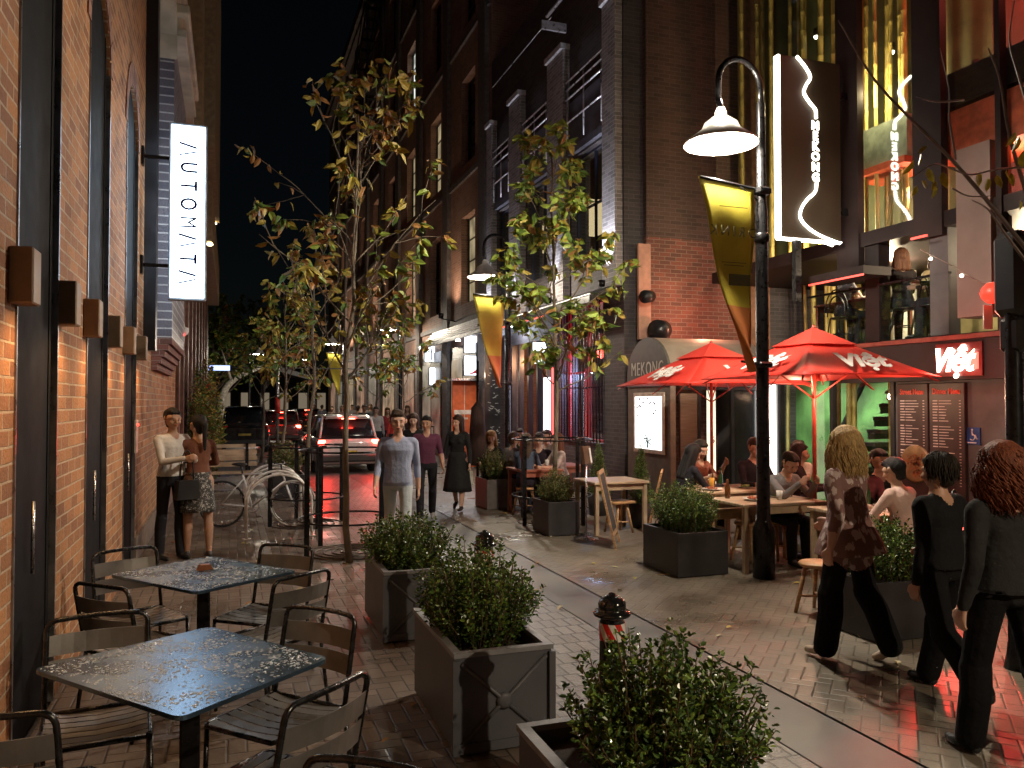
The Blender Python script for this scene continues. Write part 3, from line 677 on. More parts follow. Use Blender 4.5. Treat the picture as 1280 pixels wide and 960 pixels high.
# ================================================================== street lamps with banners
LAMPC = (1, .88, .70)
BANY = M('banner_cloth', (.60, .50, .05), .7, var=.15, scale=3, bump=.1, trans=0)
BANO = M('banner_orange', (.6, .2, .05), .7, var=.15, scale=3, bump=.1)
INKD = M('ink_dark', (.08, .07, .02), .7)
def street_lamp(x, y, label, banner=None, power=230, hd=(-1, -.05), cut=False, lc=None):
    t = thing('street_lamp', label, 'street lamp', (x, y, 0), 0, 'black swan neck street lamps down the lane')
    h = Vector((hd[0], hd[1], 0)).normalized()
    b = MB(); b.lathe([(.0, 0), (.115, 0), (.115, .5), (.1, .55), (.07, .62), (.065, 3.9), (.05, 4.0), (.045, 5.05)], (0, 0, 0), 20)
    b.lathe([(.07, 3.55), (.085, 3.57), (.085, 3.63), (.07, 3.65)], (0, 0, 0), 20); b.build('post', BLACKM, t)
    pts = [Vector((0, 0, 5.0))]+[Vector((0, 0, 5.2))+h*(.28-.28*math.cos(a))+Vector((0, 0, .28*math.sin(a))) for a in [math.pi*i/10 for i in range(11)]]+[h*.56+Vector((0, 0, 5.0)), h*.50+Vector((0, 0, 4.86))]
    b = MB(); b.tube(pts, .032, 10); b.build('arm', BLACKM, t)
    c = h*.53
    b = MB(); b.lathe([(.04, 4.92), (.06, 4.88), (.06, 4.84), (.17, 4.76), (.20, 4.69), (.38, 4.56), (.385, 4.535 if not cut else 4.47), (.375, 4.54 if not cut else 4.475), (.19, 4.68), (.05, 4.80)], (c.x, c.y, 0), 32); b.build('lamp_shade', M('shade_enamel', (.8, .8, .78), .35, var=.05, bump=0), t)
    b = MB(); b.lathe([(.0, 4.76), (.08, 4.75), (.11, 4.70), (.09, 4.66 if cut else 4.58), (.05, 4.65 if cut else 4.54), (0, 4.645 if cut else 4.53)], (c.x, c.y, 0), 20); b.build('bulb', EM('bulb_white', (1, .95, .86), 45, sample=False), t)
    light('POINT', 'lamp_light', (x+c.x, y+c.y, 4.61 if cut else 4.50), power, lc or LAMPC, .05 if cut else .09, t)
    if banner == 1: light('POINT', 'dome_light', (x+c.x, y+c.y, 4.99), 120, LAMPC, .09, t)
    if banner:
        # cloth pennant hanging from an arm, free corner twisted
        a = Vector((hd[0], hd[1], 0)).normalized(); bw = .68
        b = MB(); b.tube([a*0.05+Vector((0, 0, 4.12)), a*(bw+.12)+Vector((0, 0, 4.17))], .016, 8); b.tube([a*.05+Vector((0, 0, 4.0)), a*.3+Vector((0, 0, 4.13))], .01); b.box((0, 0, 4.1), (.17, .17, .08), bev=.02)
        b.build('banner_arm', BLACKM, t); b = MB(); b.box((0, 0, 2.25), (.17, .17, .06), bev=.02); b.tube([(0, 0, 2.25), a*.28+Vector((0, 0, 2.28))], .012)
        b.build('banner_arm', BLACKM, t)
        V = []; Fq = []; mi = []; nu, nv = 10, 26
        for j in range(nv+1):
            v = j/nv; wv = bw*(1-v)**.8*.98+.05; z = 4.12-v*1.95
            for i in range(nu+1):
                u = i/nu; s = .1+(bw)*v*.12+ (wv)*u
                off = .05*math.sin(u*5+v*4)*v+.03*math.sin(v*9)+ (.12*v*v)*math.sin(u*3)
                V.append(a*s+Vector((-a.y, a.x, 0))*off+Vector((0, 0, z+.05*u*(1-v))))
        for j in range(nv):
            for i in range(nu):
                q = j*(nu+1)+i; Fq.append((q, q+1, q+nu+2, q+nu+1)); mi.append(1 if j > nv*.62 and banner != 3 else 0)
        b = MB(); b.v = [tuple(v) for v in V]; b.f = [list(f) for f in Fq]; b.m = mi; b.sm = [True]*len(Fq)
        o = b.build('banner', [BANY, BANO], t)
        so = o.modifiers.new('s', 'SOLIDIFY'); so.thickness = .004
        if banner == 1:
            for off in (.035, -.035):
                pass
            tx = text('DRINK', .15, a*.44+Vector((0, -.045, 3.62)), -a, (0, 0, 1), INKD, t, space=1.5, ext=.002); pp_ = Vector((-a.y, a.x, 0)); tx.matrix_local = Matrix.Translation(a*.42+pp_*.062+Vector((0, 0, 3.62))) @ Matrix(((a.x, 0, pp_.x, 0), (a.y, 0, pp_.y, 0), (0, 1, 0, 0), (0, 0, 0, 1)))
            lb = MB(); 
            for zz, w2 in ((3.88, .34), (3.30, .30), (3.27, .24)): lb.box(a*.42+pp_*.062+Vector((0, 0, zz)), (w2, .003, .006))
            lb.box(a*.36+pp_*.075+Vector((0, 0, 3.12)), (.26, .003, .12))
            lb.build('printing', INKD, t)
    return t
pB = G(955, 722); LPX = pB.x
street_lamp(pB.x, pB.y, 'black swan neck street lamp lit beside the red umbrellas with a yellow DRINK banner', 1, 600, (-1, -.08))
street_lamp(5.68, 16.4, 'lit street lamp in front of the pub awning with yellow and orange banner', 2, 330)
street_lamp(6.0, 29.6, 'distant lit street lamp beyond the awning among the leaves', None, 300)
street_lamp(4.97, 37.7, 'distant street lamp with narrow yellow banner beyond the tree', 3, 300)
street_lamp(5.1, 52.0, 'farthest right hand street lamp glimpsed among yellow leaves', None, 300)
street_lamp(5.3, -2.9, 'street lamp standing behind the viewer on the right footpath', None, 880, cut=True, lc=(1, .80, .56))
street_lamp(1.0, 47.0, 'far street lamp between the car tail lights and the tree', None, 260, (1, 0))
# ================================================================== blade signs
WL = EM('sign_white', (.66, .83, 1), 6.5)
sx0, sx1, sy = -.70, -.31, 10.5
zb, zt = WY(232, 374, sy).z, WY(232, 158, sy).z
S = thing('blade_sign', 'tall white illuminated blade sign reading AUTOMATA down the left wall', 'sign', ((sx0+sx1)/2, sy, zb))
b = MB(); b.bb(sx0-.02, sx1+.02, sy-.05, sy+.05, zb-.02, zt+.02, bev=.006); b.build('casing', M('pale_casing', (.3, .33, .36), .4), S, True)
b = MB(); b.bb(sx0+.005, sx1-.005, sy-.062, sy-.052, zb+.01, zt-.01); b.bb(sx0+.005, sx1-.005, sy+.052, sy+.062, zb+.01, zt-.01); b.build('light_face', WL, S, True)
AU = M('letter_blue', (.01, .01, .10), .5)
n = 8; Hh = zt-zb
for i, chh in enumerate('AUTOMATA'):
    zc = zt-.30-(Hh-.56)*i/(n-1)
    xc_ = (sx0+sx1)/2; 
    if chh == 'A':
        L_ = MB()
        for s_ in (-1, 1): L_.tube([(xc_-.10, sy-.070, zc+s_*.075), (xc_+.10, sy-.070, zc+s_*.022)], .0145 if s_ > 0 else .010, 6)
        L_.build('lettering', AU, S, True)
    else:
        text(chh, .27, (xc_, sy-.072, zc), (0, 0, -1), (1, 0, 0), AU, S, bold=(0 if chh == 'M' else .004), sx=.72, ext=.008)
for z in (WY(200, 197, sy).z, WY(200, 332, sy).z):
    b = MB(); b.bb(LX, sx0-.02, sy-.02, sy+.02, z-.02, z+.02); b.bb(LX, LX+.03, sy-.06, sy+.06, z-.11, z+.11); b.build('bracket', BLACKM, S, True)
# neon MEKONG blade sign
ny = 9.45
xa, xb = WY(973, 180, ny).x, WY(1047, 180, ny).x
z0, z1 = WY(973, 297, ny).z, WY(973, 70, ny).z
S = thing('blade_sign', 'large brown blade sign with white neon bottle curve and letters MEKONG', 'sign', ((xa+xb)/2, ny, z0))
b = MB(); b.bb(xa, xb, ny-.06, ny+.06, z0, z1, bev=.006); b.build('panel', M('bronze_panel', (.045, .033, .018), .7, var=.1, scale=2), S, True)
NE = EM('neon_white', (1, .93, .80), 7)
b = MB(); b.bb(xa-.035, xa-.002, ny-.05, ny+.05, z0, z1); b.bb(xa, xb, ny-.07, ny+.07, z0-.02, z0-.003); b.build('edge_light', NE, S, True)
cv = [(992, 68), (1003, 80), (1009, 92), (1004, 102), (1001, 113), (1008, 124), (1015, 132), (1016, 143)]
cv2 = [(1016, 224), (1014, 236), (1004, 247), (997, 258), (995, 270), (1003, 281), (1020, 291), (1045, 299)]
sxx = (xb-xa)/75; szz = (z1-z0)/228
def npt(p): return Vector((xa+(p[0]-973)*sxx, ny-.075, z1-.02-(p[1]-70)*szz+((p[0]-973)/75)*.0))
for c in (cv, cv2):
    P = catmull([npt(p) for p in c], 6)
    b = MB(); b.tube(P, .022, 6); b.tube([p+Vector((0, .15, 0)) for p in P], .022, 6); b.build('neon_tube', NE, S, True)
for i, chh in enumerate('MEKONG'):
    text(chh, .17, npt((1015.5, 152+13.2*i))+Vector((0, .01, 0)), (1, 0, 0), (0, 0, 1), NE, S, bold=.006)
for q_ in ((xa+.25, xa+.35, ny-.04, ny+.04, z0-.9, z0-.02), (xb, FX_, ny-.03, ny+.03, z0+.4, z0+.5), (xb, FX_, ny-.03, ny+.03, z1-.5, z1-.4)): b = MB(); b.bb(*q_); b.build('bracket', BLACKM, S, True)
# red neon Viet sign
S = thing('neon_sign', 'glowing red and white neon sign reading Viet on the fascia above menus', 'sign', (8.38, yx(1195, 8.38), 2.3))
yc_ = yx(1192, 8.38); 
b = MB(); b.bb(8.392, 8.418, yx(1226, 8.38), yx(1168, 8.38), 2.17, 2.58); b.build('backing', M('red_acrylic', (.10, .01, .01), .4), S, True)
text('Vi\u1ec7t', .40, (8.37, yc_+.03, 2.36), (0, -1, 0), (0, 0, 1), EM('neon_hot', (1, .55, .42), 7), S, bold=.012, shear=.35, sx=.85, ext=.01)
b = MB(); b.bb(8.36, 8.388, yx(1222, 8.38), yx(1210, 8.38), 2.25, 2.45); b.build('symbol_box', EM('neon_box', (1, .1, .07), 2.5), S, True)
light('POINT', 'viet_sign_light', (8.05, yc_, 2.3), 6, (1, .06, .04), .12)
light('SPOT', 'viet_sign_throw', (8.2, yc_, 2.35), 240, (1, .04, .03), .12, spot_size=R(52), spot_blend=.6, look=(4.3, 3.3, 0))
light('POINT', 'viet_sign_light_side', (8.0, yx(1240, 8.0), 2.15), 5, (1, .06, .04), .1)
# menu boards
MBK = M('menu_board', (.045, .025, .025), .4, var=.2)
MTX = M('menu_text', (.55, .45, .42), .6); MRD = M('menu_red', (.7, .08, .05), .5)
mr = random.Random(5)
for k, (p0, p1, lab, ttl) in enumerate(((1120, 1158, 'brown menu board with noodle bowl picture left of the neon sign', 'Street Menu'), (1160, 1204, 'taller text menu board directly under the red neon sign', 'Dinner Menu'))):
    X = FX_-.06; ya, yb = yx(p0, X), yx(p1, X)
    S = thing('menu_board', lab, 'menu board', (X, (ya+yb)/2, .6))
    b = MB(); b.bb(X, FX_-.003, yb, ya, .55, 2.1, bev=.006); b.build('board', MBK, S, True)
    text(ttl, .105, (X-.004, (ya+yb)/2, 1.99), (0, -1, 0), (0, 0, 1), MRD, S, ext=.002, bold=.002, sx=.75)
    b = MB(); n_ = 30 if k else 21
    for i in range(n_):
        z = 1.87-i*.037
        if i in (8, 17): continue
        w1 = (ya-yb-.14)
        b.bb(X-.004, X-.001, ya-.06-w1*mr.uniform(.16, .22), ya-.06, z-.006, z+.008)
        b.bb(X-.004, X-.001, ya-.06-w1*mr.uniform(.45, .85), ya-.06-w1*.24, z-.004, z+.005)
        b.bb(X-.004, X-.001, yb+.05, yb+.075, z-.004, z+.006)
    b.build('menu_text', MTX, S, True)
    if k == 0:
        b = MB(); zc, yc = 1.03, (ya+yb)/2-.06
        b.lathe([(0, .012), (.16, .012), (.22, .02), (.25, .012), (.25, 0)], (X-.002, yc, zc), 32, axis=(-1, 0, 0)); b.build('bowl_picture', M('bowl_gold', (.22, .13, .06), .5, var=.3), S, True)
        b = MB()
        for i in range(40): a = mr.uniform(0, 6.28); r_ = mr.uniform(0, .15); b.box((X-.018, yc+r_*math.cos(a), zc+r_*math.sin(a)), (.004, mr.uniform(.03, .1), .018), rot=(mr.uniform(0, 3), 0, 0))
        b.build('bowl_picture_food', M('food_brown', (.25, .08, .03), .6, var=.6, scale=20), S, True)
X = FX_-.02; S = thing('access_sign', 'small blue wheelchair access sign on the dark wall', 'sign', (X, yx(1214, X), 1.3))
ya, yb = yx(1206, X), yx(1223, X); b = MB(); b.bb(X, FX_-.003, yb, ya, 1.33, 1.54); b.build('plate', M('access_blue', (.02, .07, .30), .4), S, True)
b = MB(); yc = (ya+yb)/2+.01
b.sph((X-.004, yc, 1.51), .014, 8, sc=(.3, 1, 1)); b.tube([(X-.004, yc, 1.495), (X-.004, yc-.005, 1.445), (X-.004, yc-.045, 1.445), (X-.004, yc-.06, 1.40), (X-.004, yc-.08, 1.40)], .008, 5)
b.tube([(X-.004, yc+.0+.038*math.cos(a), 1.42+.038*math.sin(a)) for a in [R(100+24*i) for i in range(10)]], .006, 5)
b.bb(X-.006, X-.002, yc-.06, yc+.07, 1.345, 1.358); b.build('wheelchair_symbol', WHITE, S, True)
# pub signs
def lightbox(name, label, px0, px1, py0, py1, Yp, col=(.85, .9, 1), s=3.2, deco=None):
    c = WY((px0+px1)/2, (py0+py1)/2, Yp); a = WY(px0, py0, Yp); d = WY(px1, py1, Yp)
    S = thing(name, label, 'sign', (c.x, Yp, d.z))
    b = MB(); b.bb(a.x, d.x, Yp-.06, Yp+.06, d.z, a.z, bev=.006); b.build('casing', BLACK, S, True)
    b = MB(); b.bb(a.x+.02, d.x-.02, Yp-.066, Yp-.061, d.z+.02, a.z-.02); b.build('light_face', EM('lb_%.1f_%.2f' % (s, col[0]), col, s, var=.12, scale=3), S, True)
    if deco: deco(S, a, d, Yp-.07)
    b = MB(); b.bb(d.x, RX, Yp-.02, Yp+.02, a.z-.1, a.z-.06); b.build('bracket', BLACK, S, True)
    return S
def deco_text(words, m, z=.5, sz=.3):
    def f(S, a, d, Y): text(words, sz*(a.z-d.z), ((a.x+d.x)/2, Y, d.z+(a.z-d.z)*z), (1, 0, 0), (0, 0, 1), m, S, ext=.002)
    return f
INKB = M('ink_blue', (.03, .07, .3), .5); INKR = M('ink_red', (.5, .01, .02), .5)
lightbox('blade_sign', 'upper plain white lightbox hanging under the awning edge', 579, 603, 419, 442, 22.5, s=2.6)
def dswoosh(S, a, d, Y):
    text('HOTEL', .11, ((a.x+d.x)/2, Y, d.z+.72*(a.z-d.z)), (1, 0, 0), (0, 0, 1), INKB, S, ext=.002)
    b = MB(); w_, h_ = d.x-a.x, a.z-d.z
    b.tube([(a.x+w_*t, Y, d.z+h_*(.06+.42*t**2.2)) for t in [.25, .45, .6, .75, .87, .98]], [.01, .03, .045, .05, .055, .06], 6); b.build('red_swoosh', INKR, S, True)
lightbox('blade_sign', 'white lightbox with a red swoosh hanging over the red door', 579, 603, 444, 470, 22.4, s=2.6, deco=dswoosh)
lightbox('blade_sign', 'upper small white lightbox at the far end of the awning', 530, 548, 432, 453, 27.6, s=2.6, deco=deco_text('J', INKB, .5, .8))
lightbox('blade_sign', 'lower small white lightbox at the far end of the awning', 536, 552, 459, 482, 27.3, s=2.6)
lightbox('blade_sign', 'round edged pale blue lightbox numbered 31 seen beyond the awning', 492, 508, 448, 464, 33, col=(.45, .75, .9), s=1.0, deco=deco_text('31', INKB, .5, .7))
def dscrib(S, a, d, Y):
    b = MB(); q = random.Random(2)
    for i in range(16): b.box((a.x+(d.x-a.x)*q.uniform(.15, .85), Y, d.z+(a.z-d.z)*q.uniform(.2, .8)), (q.uniform(.03, .12), .004, .018), rot=(0, q.uniform(-1, 1), 0))
    b.build('printing', INKB, S, True)
lightbox('blade_sign', 'white lightbox with dark print glowing behind the tree in front of the pub', 664, 690, 427, 456, 17.6, s=2.2, deco=dscrib)
lightbox('blade_sign', 'small blue lit hanging sign projecting from the far left building', 260, 288, 456, 464, 33, col=(.35, .45, 1), s=2, deco=None)
S = thing('light_panel', 'narrow white lit panel standing beside the barred window', 'sign', (6.7, 16.4, 1.2))
b = MB(); b.bb(6.62, 6.74, 16.25, 16.3, 1.05, 2.45); b.build('casing', BLACK, S, True); b = MB(); b.bb(6.60, 6.615, 16.24, 16.62, 1.1, 2.4); b.build('light_face', EM('panel_white', (.85, .88, 1), 3.5), S, True)
b = MB(); b.bb(6.60, 6.62, 16.08, 16.14, 1.1, 2.6); b.build('red_edge', EM('red_glow', (1, .05, .04), 3), S, True)
# red door screen
y = 21.5; S = thing('notice_screen', 'orange red double door screen with white printed lines below a lightbox', 'door', (4.9, y, 0))
a = WY(565, 476, y); d = WY(595, 560, y)
b = MB(); b.bb(a.x, d.x, y-.04, y+.04, .05, a.z, bev=.01); b.bb(d.x+.003, d.x+.05, y-.04, y+1.1, .05, a.z); b.build('door_panel', M('orange_red_door', (.55, .11, .03), .45, var=.15), S, True)
b = MB(); b.bb(a.x+.05, d.x-.05, y-.05, y-.041, 1.52, 1.64); b.bb(a.x+.2, d.x-.25, y-.05, y-.041, 1.38, 1.43); b.bb(a.x+.1, d.x-.1, y-.05, y-.041, .98, 1.0)
b.bb((a.x+d.x)/2-.01, (a.x+d.x)/2+.01, y-.046, y-.041, .1, a.z-.05); b.build('printing', M('print_pale', (.6, .5, .42), .6), S, True)
b = MB(); b.bb(a.x-.1, d.x+.1, y-.35, y+.1, a.z+.003, a.z+.06); b.build('canopy', STEEL, S, True)
light('POINT', 'door_lamp', ((a.x+d.x)/2, y-.45, a.z+.15), 14, (1, .8, .6), .05)
# chalk board
y = 20.3; a = WY(606, 420, y); d = WY(620, 560, y)
S = thing('menu_board', 'tall narrow chalk board covered in white writing right of the red door', 'menu board', (a.x, y, 0))
b = MB(); b.bb(a.x, d.x+.2, y-.03, y+.03, .3, a.z, bev=.005); b.build('board', BLACK, S, True)
b = MB(); q = random.Random(8)
for i in range(60): z = q.uniform(.5, a.z-.1); b.box((q.uniform(a.x+.08, d.x+.1), y-.034, z), (q.uniform(.03, .11), .004, .02), rot=(0, q.uniform(-.6, .6), 0))
b.build('chalk_writing', M('chalk', (.35, .35, .33), .9), S, True)
# left wall small things
S = thing('security_camera', 'white dome security camera with red light on the far left wall', 'security camera', (LX+.2, 17.0, 2.9))
c = WY(228, 410, 16.8); b = MB(); b.tube([(LX, 16.8, c.z+.12), (c.x, 16.8, c.z+.12), (c.x+.02, 16.8, c.z)], .035, 8); b.lathe([(0, -.1), (.06, -.07), (.09, 0), (.09, .06), (0, .09)], (c.x+.03, 16.8, c.z-.06), 14); b.build('camera_body', WHITE, S, True)
b = MB(); b.sph((c.x+.03, 16.72, c.z-.14), .02, 8); b.build('indicator', EM('led_red', (1, .03, .02), 6, sample=False), S, True)
yn = WX(169, 545, LX).y; S = thing('wall_notice', 'pale notice panel fixed on the orange brick wall with a red indicator', 'notice', (LX, yn, 1.2))
b = MB(); b.bb(LX, LX+.02, yn-.09, yn+.12, WX(169, 566, LX).z, WX(169, 525, LX).z); b.build('panel', M('notice_paper', (.55, .5, .45), .4), S, True)
b = MB(); b.sph((LX+.03, yn-.02, WX(169, 531, LX).z), .014, 8); b.build('indicator', EM('led_red', (1, .03, .02), 6, sample=False), S, True)
# ================================================================== cafe furniture
MET = M('chair_metal', (.05, .05, .052), .27, .85, var=.3, scale=25, bump=.05)
MET2 = M('chair_slat', (.17, .16, .15), .36, .35, var=.12, scale=12, bump=.05, rvar=.06)
def make_chair():
    t = thing('cafe_chair', 'x', 'chair')
    for s in (-1, 1):
        b = MB(); b.tube([(s*.215, .22, 0), (s*.21, .21, .43)], .011, 8); b.build('leg', MET, t)
        b = MB(); b.tube([(s*.225, -.27, 0), (s*.215, -.21, .43)], .011, 8); b.build('leg', MET, t)
    b = MB(); pts = [(-.215, -.21, .43), (-.215, -.25, .62), (-.213, -.285, .79)]+[(-.213+.05*(1-math.cos(a)), -.287-.003*math.sin(a), .79+.045*math.sin(a)) for a in (.4, .8, 1.2, 1.57)]
    arc_ = [(-.10, -.30, .838), (0, -.305, .839), (.10, -.30, .838)]
    pr = [(-x, y, z) for (x, y, z) in pts][::-1]
    b.tube(pts+arc_+pr, .012, 8); b.build('back_frame', MET, t)
    b = MB()
    for (z0, z1, y0, y1) in ((.565, .655, -.244, -.262), (.675, .765, -.266, -.285)):
        n = 8
        for i in range(n):
            xa_, xb_ = -.208+.416*i/n, -.208+.416*(i+1)/n
            ca, cb = -.035*(1-(xa_/.208)**2), -.035*(1-(xb_/.208)**2)
            V = [(xa_, y0+ca, z0), (xb_, y0+cb, z0), (xb_, y1+cb, z1), (xa_, y1+ca, z1)]
            V2 = [(x, y-.004, z) for x, y, z in V]
            b.add(V+V2, [(0, 1, 2, 3), (7, 6, 5, 4), (0, 4, 5, 1), (3, 2, 6, 7)], 0, False)
    b.build('backrest', MET2, t)
    b = MB()
    for s in (-1, 1): b.tube([(s*.212, -.21, .43), (s*.212, 0, .425), (s*.21, .2, .43), (s*.19, .228, .425)], .011, 8)
    b.tube([(-.19, .228, .425), (.19, .228, .425)], .011, 8); b.tube([(-.212, -.21, .43), (.212, -.21, .43)], .011, 8)
    b.build('seat_frame', MET, t)
    b = MB()
    for i in range(7):
        y = -.175+i*.062; b.add([(x*.205, y+dy, .437-.018*(1-x*x)+dz) for dz in (0, -.003) for dy in (-.025, .025) for x in (-1, -.6, 0, .6, 1)],
                                [(k, k+1, k+6, k+5) for k in range(4)]+[(k+11, k+10, k+15, k+16) for k in range(4)]+[(k+1, k, k+10, k+11) for k in range(4)]+[(k+5, k+6, k+16, k+15) for k in range(4)])
    b.build('seat', MET2, t)
    return t
CH0 = make_chair(); _first = [True]
def place_chair(pa, pb, side, label, grp='slatted metal cafe chairs'):
    a = G(*pa, .835) if len(pa) == 2 else Vector(pa); c = G(*pb, .835) if len(pb) == 2 else Vector(pb)
    d = (c-a); d.z = 0; d.normalize(); f = Vector((-d.y, d.x, 0))*side
    mid = (a+c)/2; org = mid+f*.30; rz = math.atan2(-f.x, f.y)
    if _first[0]:
        _first[0] = False; o = CH0; o.location = (org.x, org.y, 0); o.rotation_euler = (0, 0, rz); o['label'] = label
    else: o = dup(CH0, (org.x, org.y, 0), rz, label)
    o['group'] = grp; return o
place_chair((60, 776), (184, 763), -1, 'slatted chair with sheen on its back at the far left of the near wet table')
place_chair((120, 692), (190, 683), -1, 'slatted chair between the brick wall and the far wet table')
place_chair((88, 728), (162, 738), 1, 'dark chair seen from behind between the two wet tables by the wall')
place_chair((328, 680), (391, 684), -1, 'slatted chair behind the far wet table on its right side')
place_chair((349, 726), (409, 712), 1, 'curved back slatted chair at the near right corner of the far wet table')
place_chair((358, 756), (449, 770), -1, 'slatted chair leaning at the right end of the near wet table')
place_chair((356, 888), (465, 838), 1, 'slatted chair with curved back nearest the middle planter')
place_chair((405, 946), (534, 966), -1, 'chair of which only the top rail shows at the bottom edge')
place_chair((-98, 905), (50, 893), 1, 'chair with blue sheen on its seat in the bottom left corner')
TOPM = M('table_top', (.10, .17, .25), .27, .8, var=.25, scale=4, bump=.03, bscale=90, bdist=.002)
DROP = M('water_drop', (.5, .55, .6), .04, 0, spec=1, var=.05, bump=0, coat=1)
def rounded_quad(P, r=.05, n=5):
    out = []
    for i in range(4):
        p, a, c = P[i], P[i-1], P[(i+1) % 4]
        u = (a-p).normalized()*r; v = (c-p).normalized()*r
        for k in range(n+1):
            t = k/n; out.append((p+u)*(1-t)**2+p*2*t*(1-t)+(p+v)*t*t)
    return out
def wet_table(corners, label, nd, seed):
    P = [G(*c, .74) for c in corners]; c = sum(P, Vector())/4; c.z = 0
    t = thing('cafe_table', label, 'table', c)
    Q = rounded_quad(P)
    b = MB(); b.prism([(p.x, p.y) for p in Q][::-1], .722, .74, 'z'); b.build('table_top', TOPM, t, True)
    b = MB(); b.bb(c.x-.04, c.x+.04, c.y-.04, c.y+.04, .03, .721, bev=.01); b.build('pedestal', BLACKM, t, True)
    b = MB(); b.bb(c.x-.22, c.x+.22, c.y-.22, c.y+.22, 0, .025, bev=.008); b.build('base', BLACKM, t, True)
    rg = np.random.default_rng(seed); b = MB(); k = 0
    while k < nd:
        u, v = rg.random(2)*.96+.02
        if mnoise.noise(Vector((u*5, v*4, seed))) < -.12+.1*rg.random(): 
            if rg.random() < .8: continue
        p = P[0]*(1-u)*(1-v)+P[1]*u*(1-v)+P[2]*u*v+P[3]*(1-u)*v
        r = .0016+.0042*rg.random()**2.2; el = 1+rg.random()*1.4; an = rg.random()*3.14; h = r*.55
        ca, sa = math.cos(an), math.sin(an); n = 7; vs = []
        for (kr, kz) in ((1, 0), (.8, .6), (.4, .95)):
            for j in range(n):
                a2 = 6.283*j/n; x, y = kr*r*el*math.cos(a2), kr*r*math.sin(a2)
                vs.append((p.x+x*ca-y*sa, p.y+x*sa+y*ca, .7405+h*kz))
        vs.append((p.x, p.y, .7405+h)); 
        fs = [(q*n+j, q*n+(j+1) % n, (q+1)*n+(j+1) % n, (q+1)*n+j) for q in range(2) for j in range(n)]+[(2*n+j, 2*n+(j+1) % n, 3*n) for j in range(n)]
        b.add(vs, fs, 0, True); k += 1
    o = b.build('water_drops', DROP, t, True, uv=False); o['kind'] = 'stuff'
    return t
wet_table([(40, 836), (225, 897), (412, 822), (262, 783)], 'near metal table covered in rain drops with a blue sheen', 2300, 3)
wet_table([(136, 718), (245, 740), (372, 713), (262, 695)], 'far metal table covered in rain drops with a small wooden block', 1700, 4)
p = G(256, 712, .742); S = tag(MB().prism([(-.05, 0), (.05, 0), (.03, .035), (-.03, .035)], -.025, .025, 'y').build('number_holder', M('rust_wood', (.25, .09, .03), .5)), 'small reddish wooden block standing on the far wet table', 'table number holder'); S.location = p; S.rotation_euler = (0, 0, .3)
# ================================================================== planters, bushes
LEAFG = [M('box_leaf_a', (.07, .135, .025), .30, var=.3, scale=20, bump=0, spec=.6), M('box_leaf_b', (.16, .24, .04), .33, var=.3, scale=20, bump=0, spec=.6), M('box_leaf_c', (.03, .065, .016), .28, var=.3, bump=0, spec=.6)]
STEM = M('twig', (.12, .08, .035), .7, var=.3)
SOIL = M('soil', (.03, .022, .016), .9, var=.5, scale=30, bump=.6)
def leaf_batch(P, D, U, ln, wd, fold=.25, droop=0):
    """P base pts, D direction, U normal-ish (n,3) -> verts/faces of folded pointed leaves"""
    n = len(P); D = D/np.linalg.norm(D, axis=1, keepdims=True); S_ = np.cross(D, U); S_ /= np.linalg.norm(S_, axis=1, keepdims=True)+1e-9; U2 = np.cross(S_, D)
    l = ln[:, None]; w_ = wd[:, None]
    V = np.stack([P, P+D*l*.28+S_*w_*.42+U2*w_*fold, P+D*l*.5-U2*l*droop*.3, P+D*l*.28-S_*w_*.42+U2*w_*fold, P+D*l*.66+S_*w_*.42+U2*(w_*fold-l*droop*.5), P+D*l*.66-S_*w_*.42+U2*(w_*fold-l*droop*.5), P+D*l-U2*l*droop], 1)
    F = np.array([[0, 1, 4, 6, 2], [0, 2, 6, 5, 3]])
    Fq = (np.arange(n)[:, None, None]*7+F[None]).reshape(-1, 5)
    return V.reshape(-1, 3), Fq
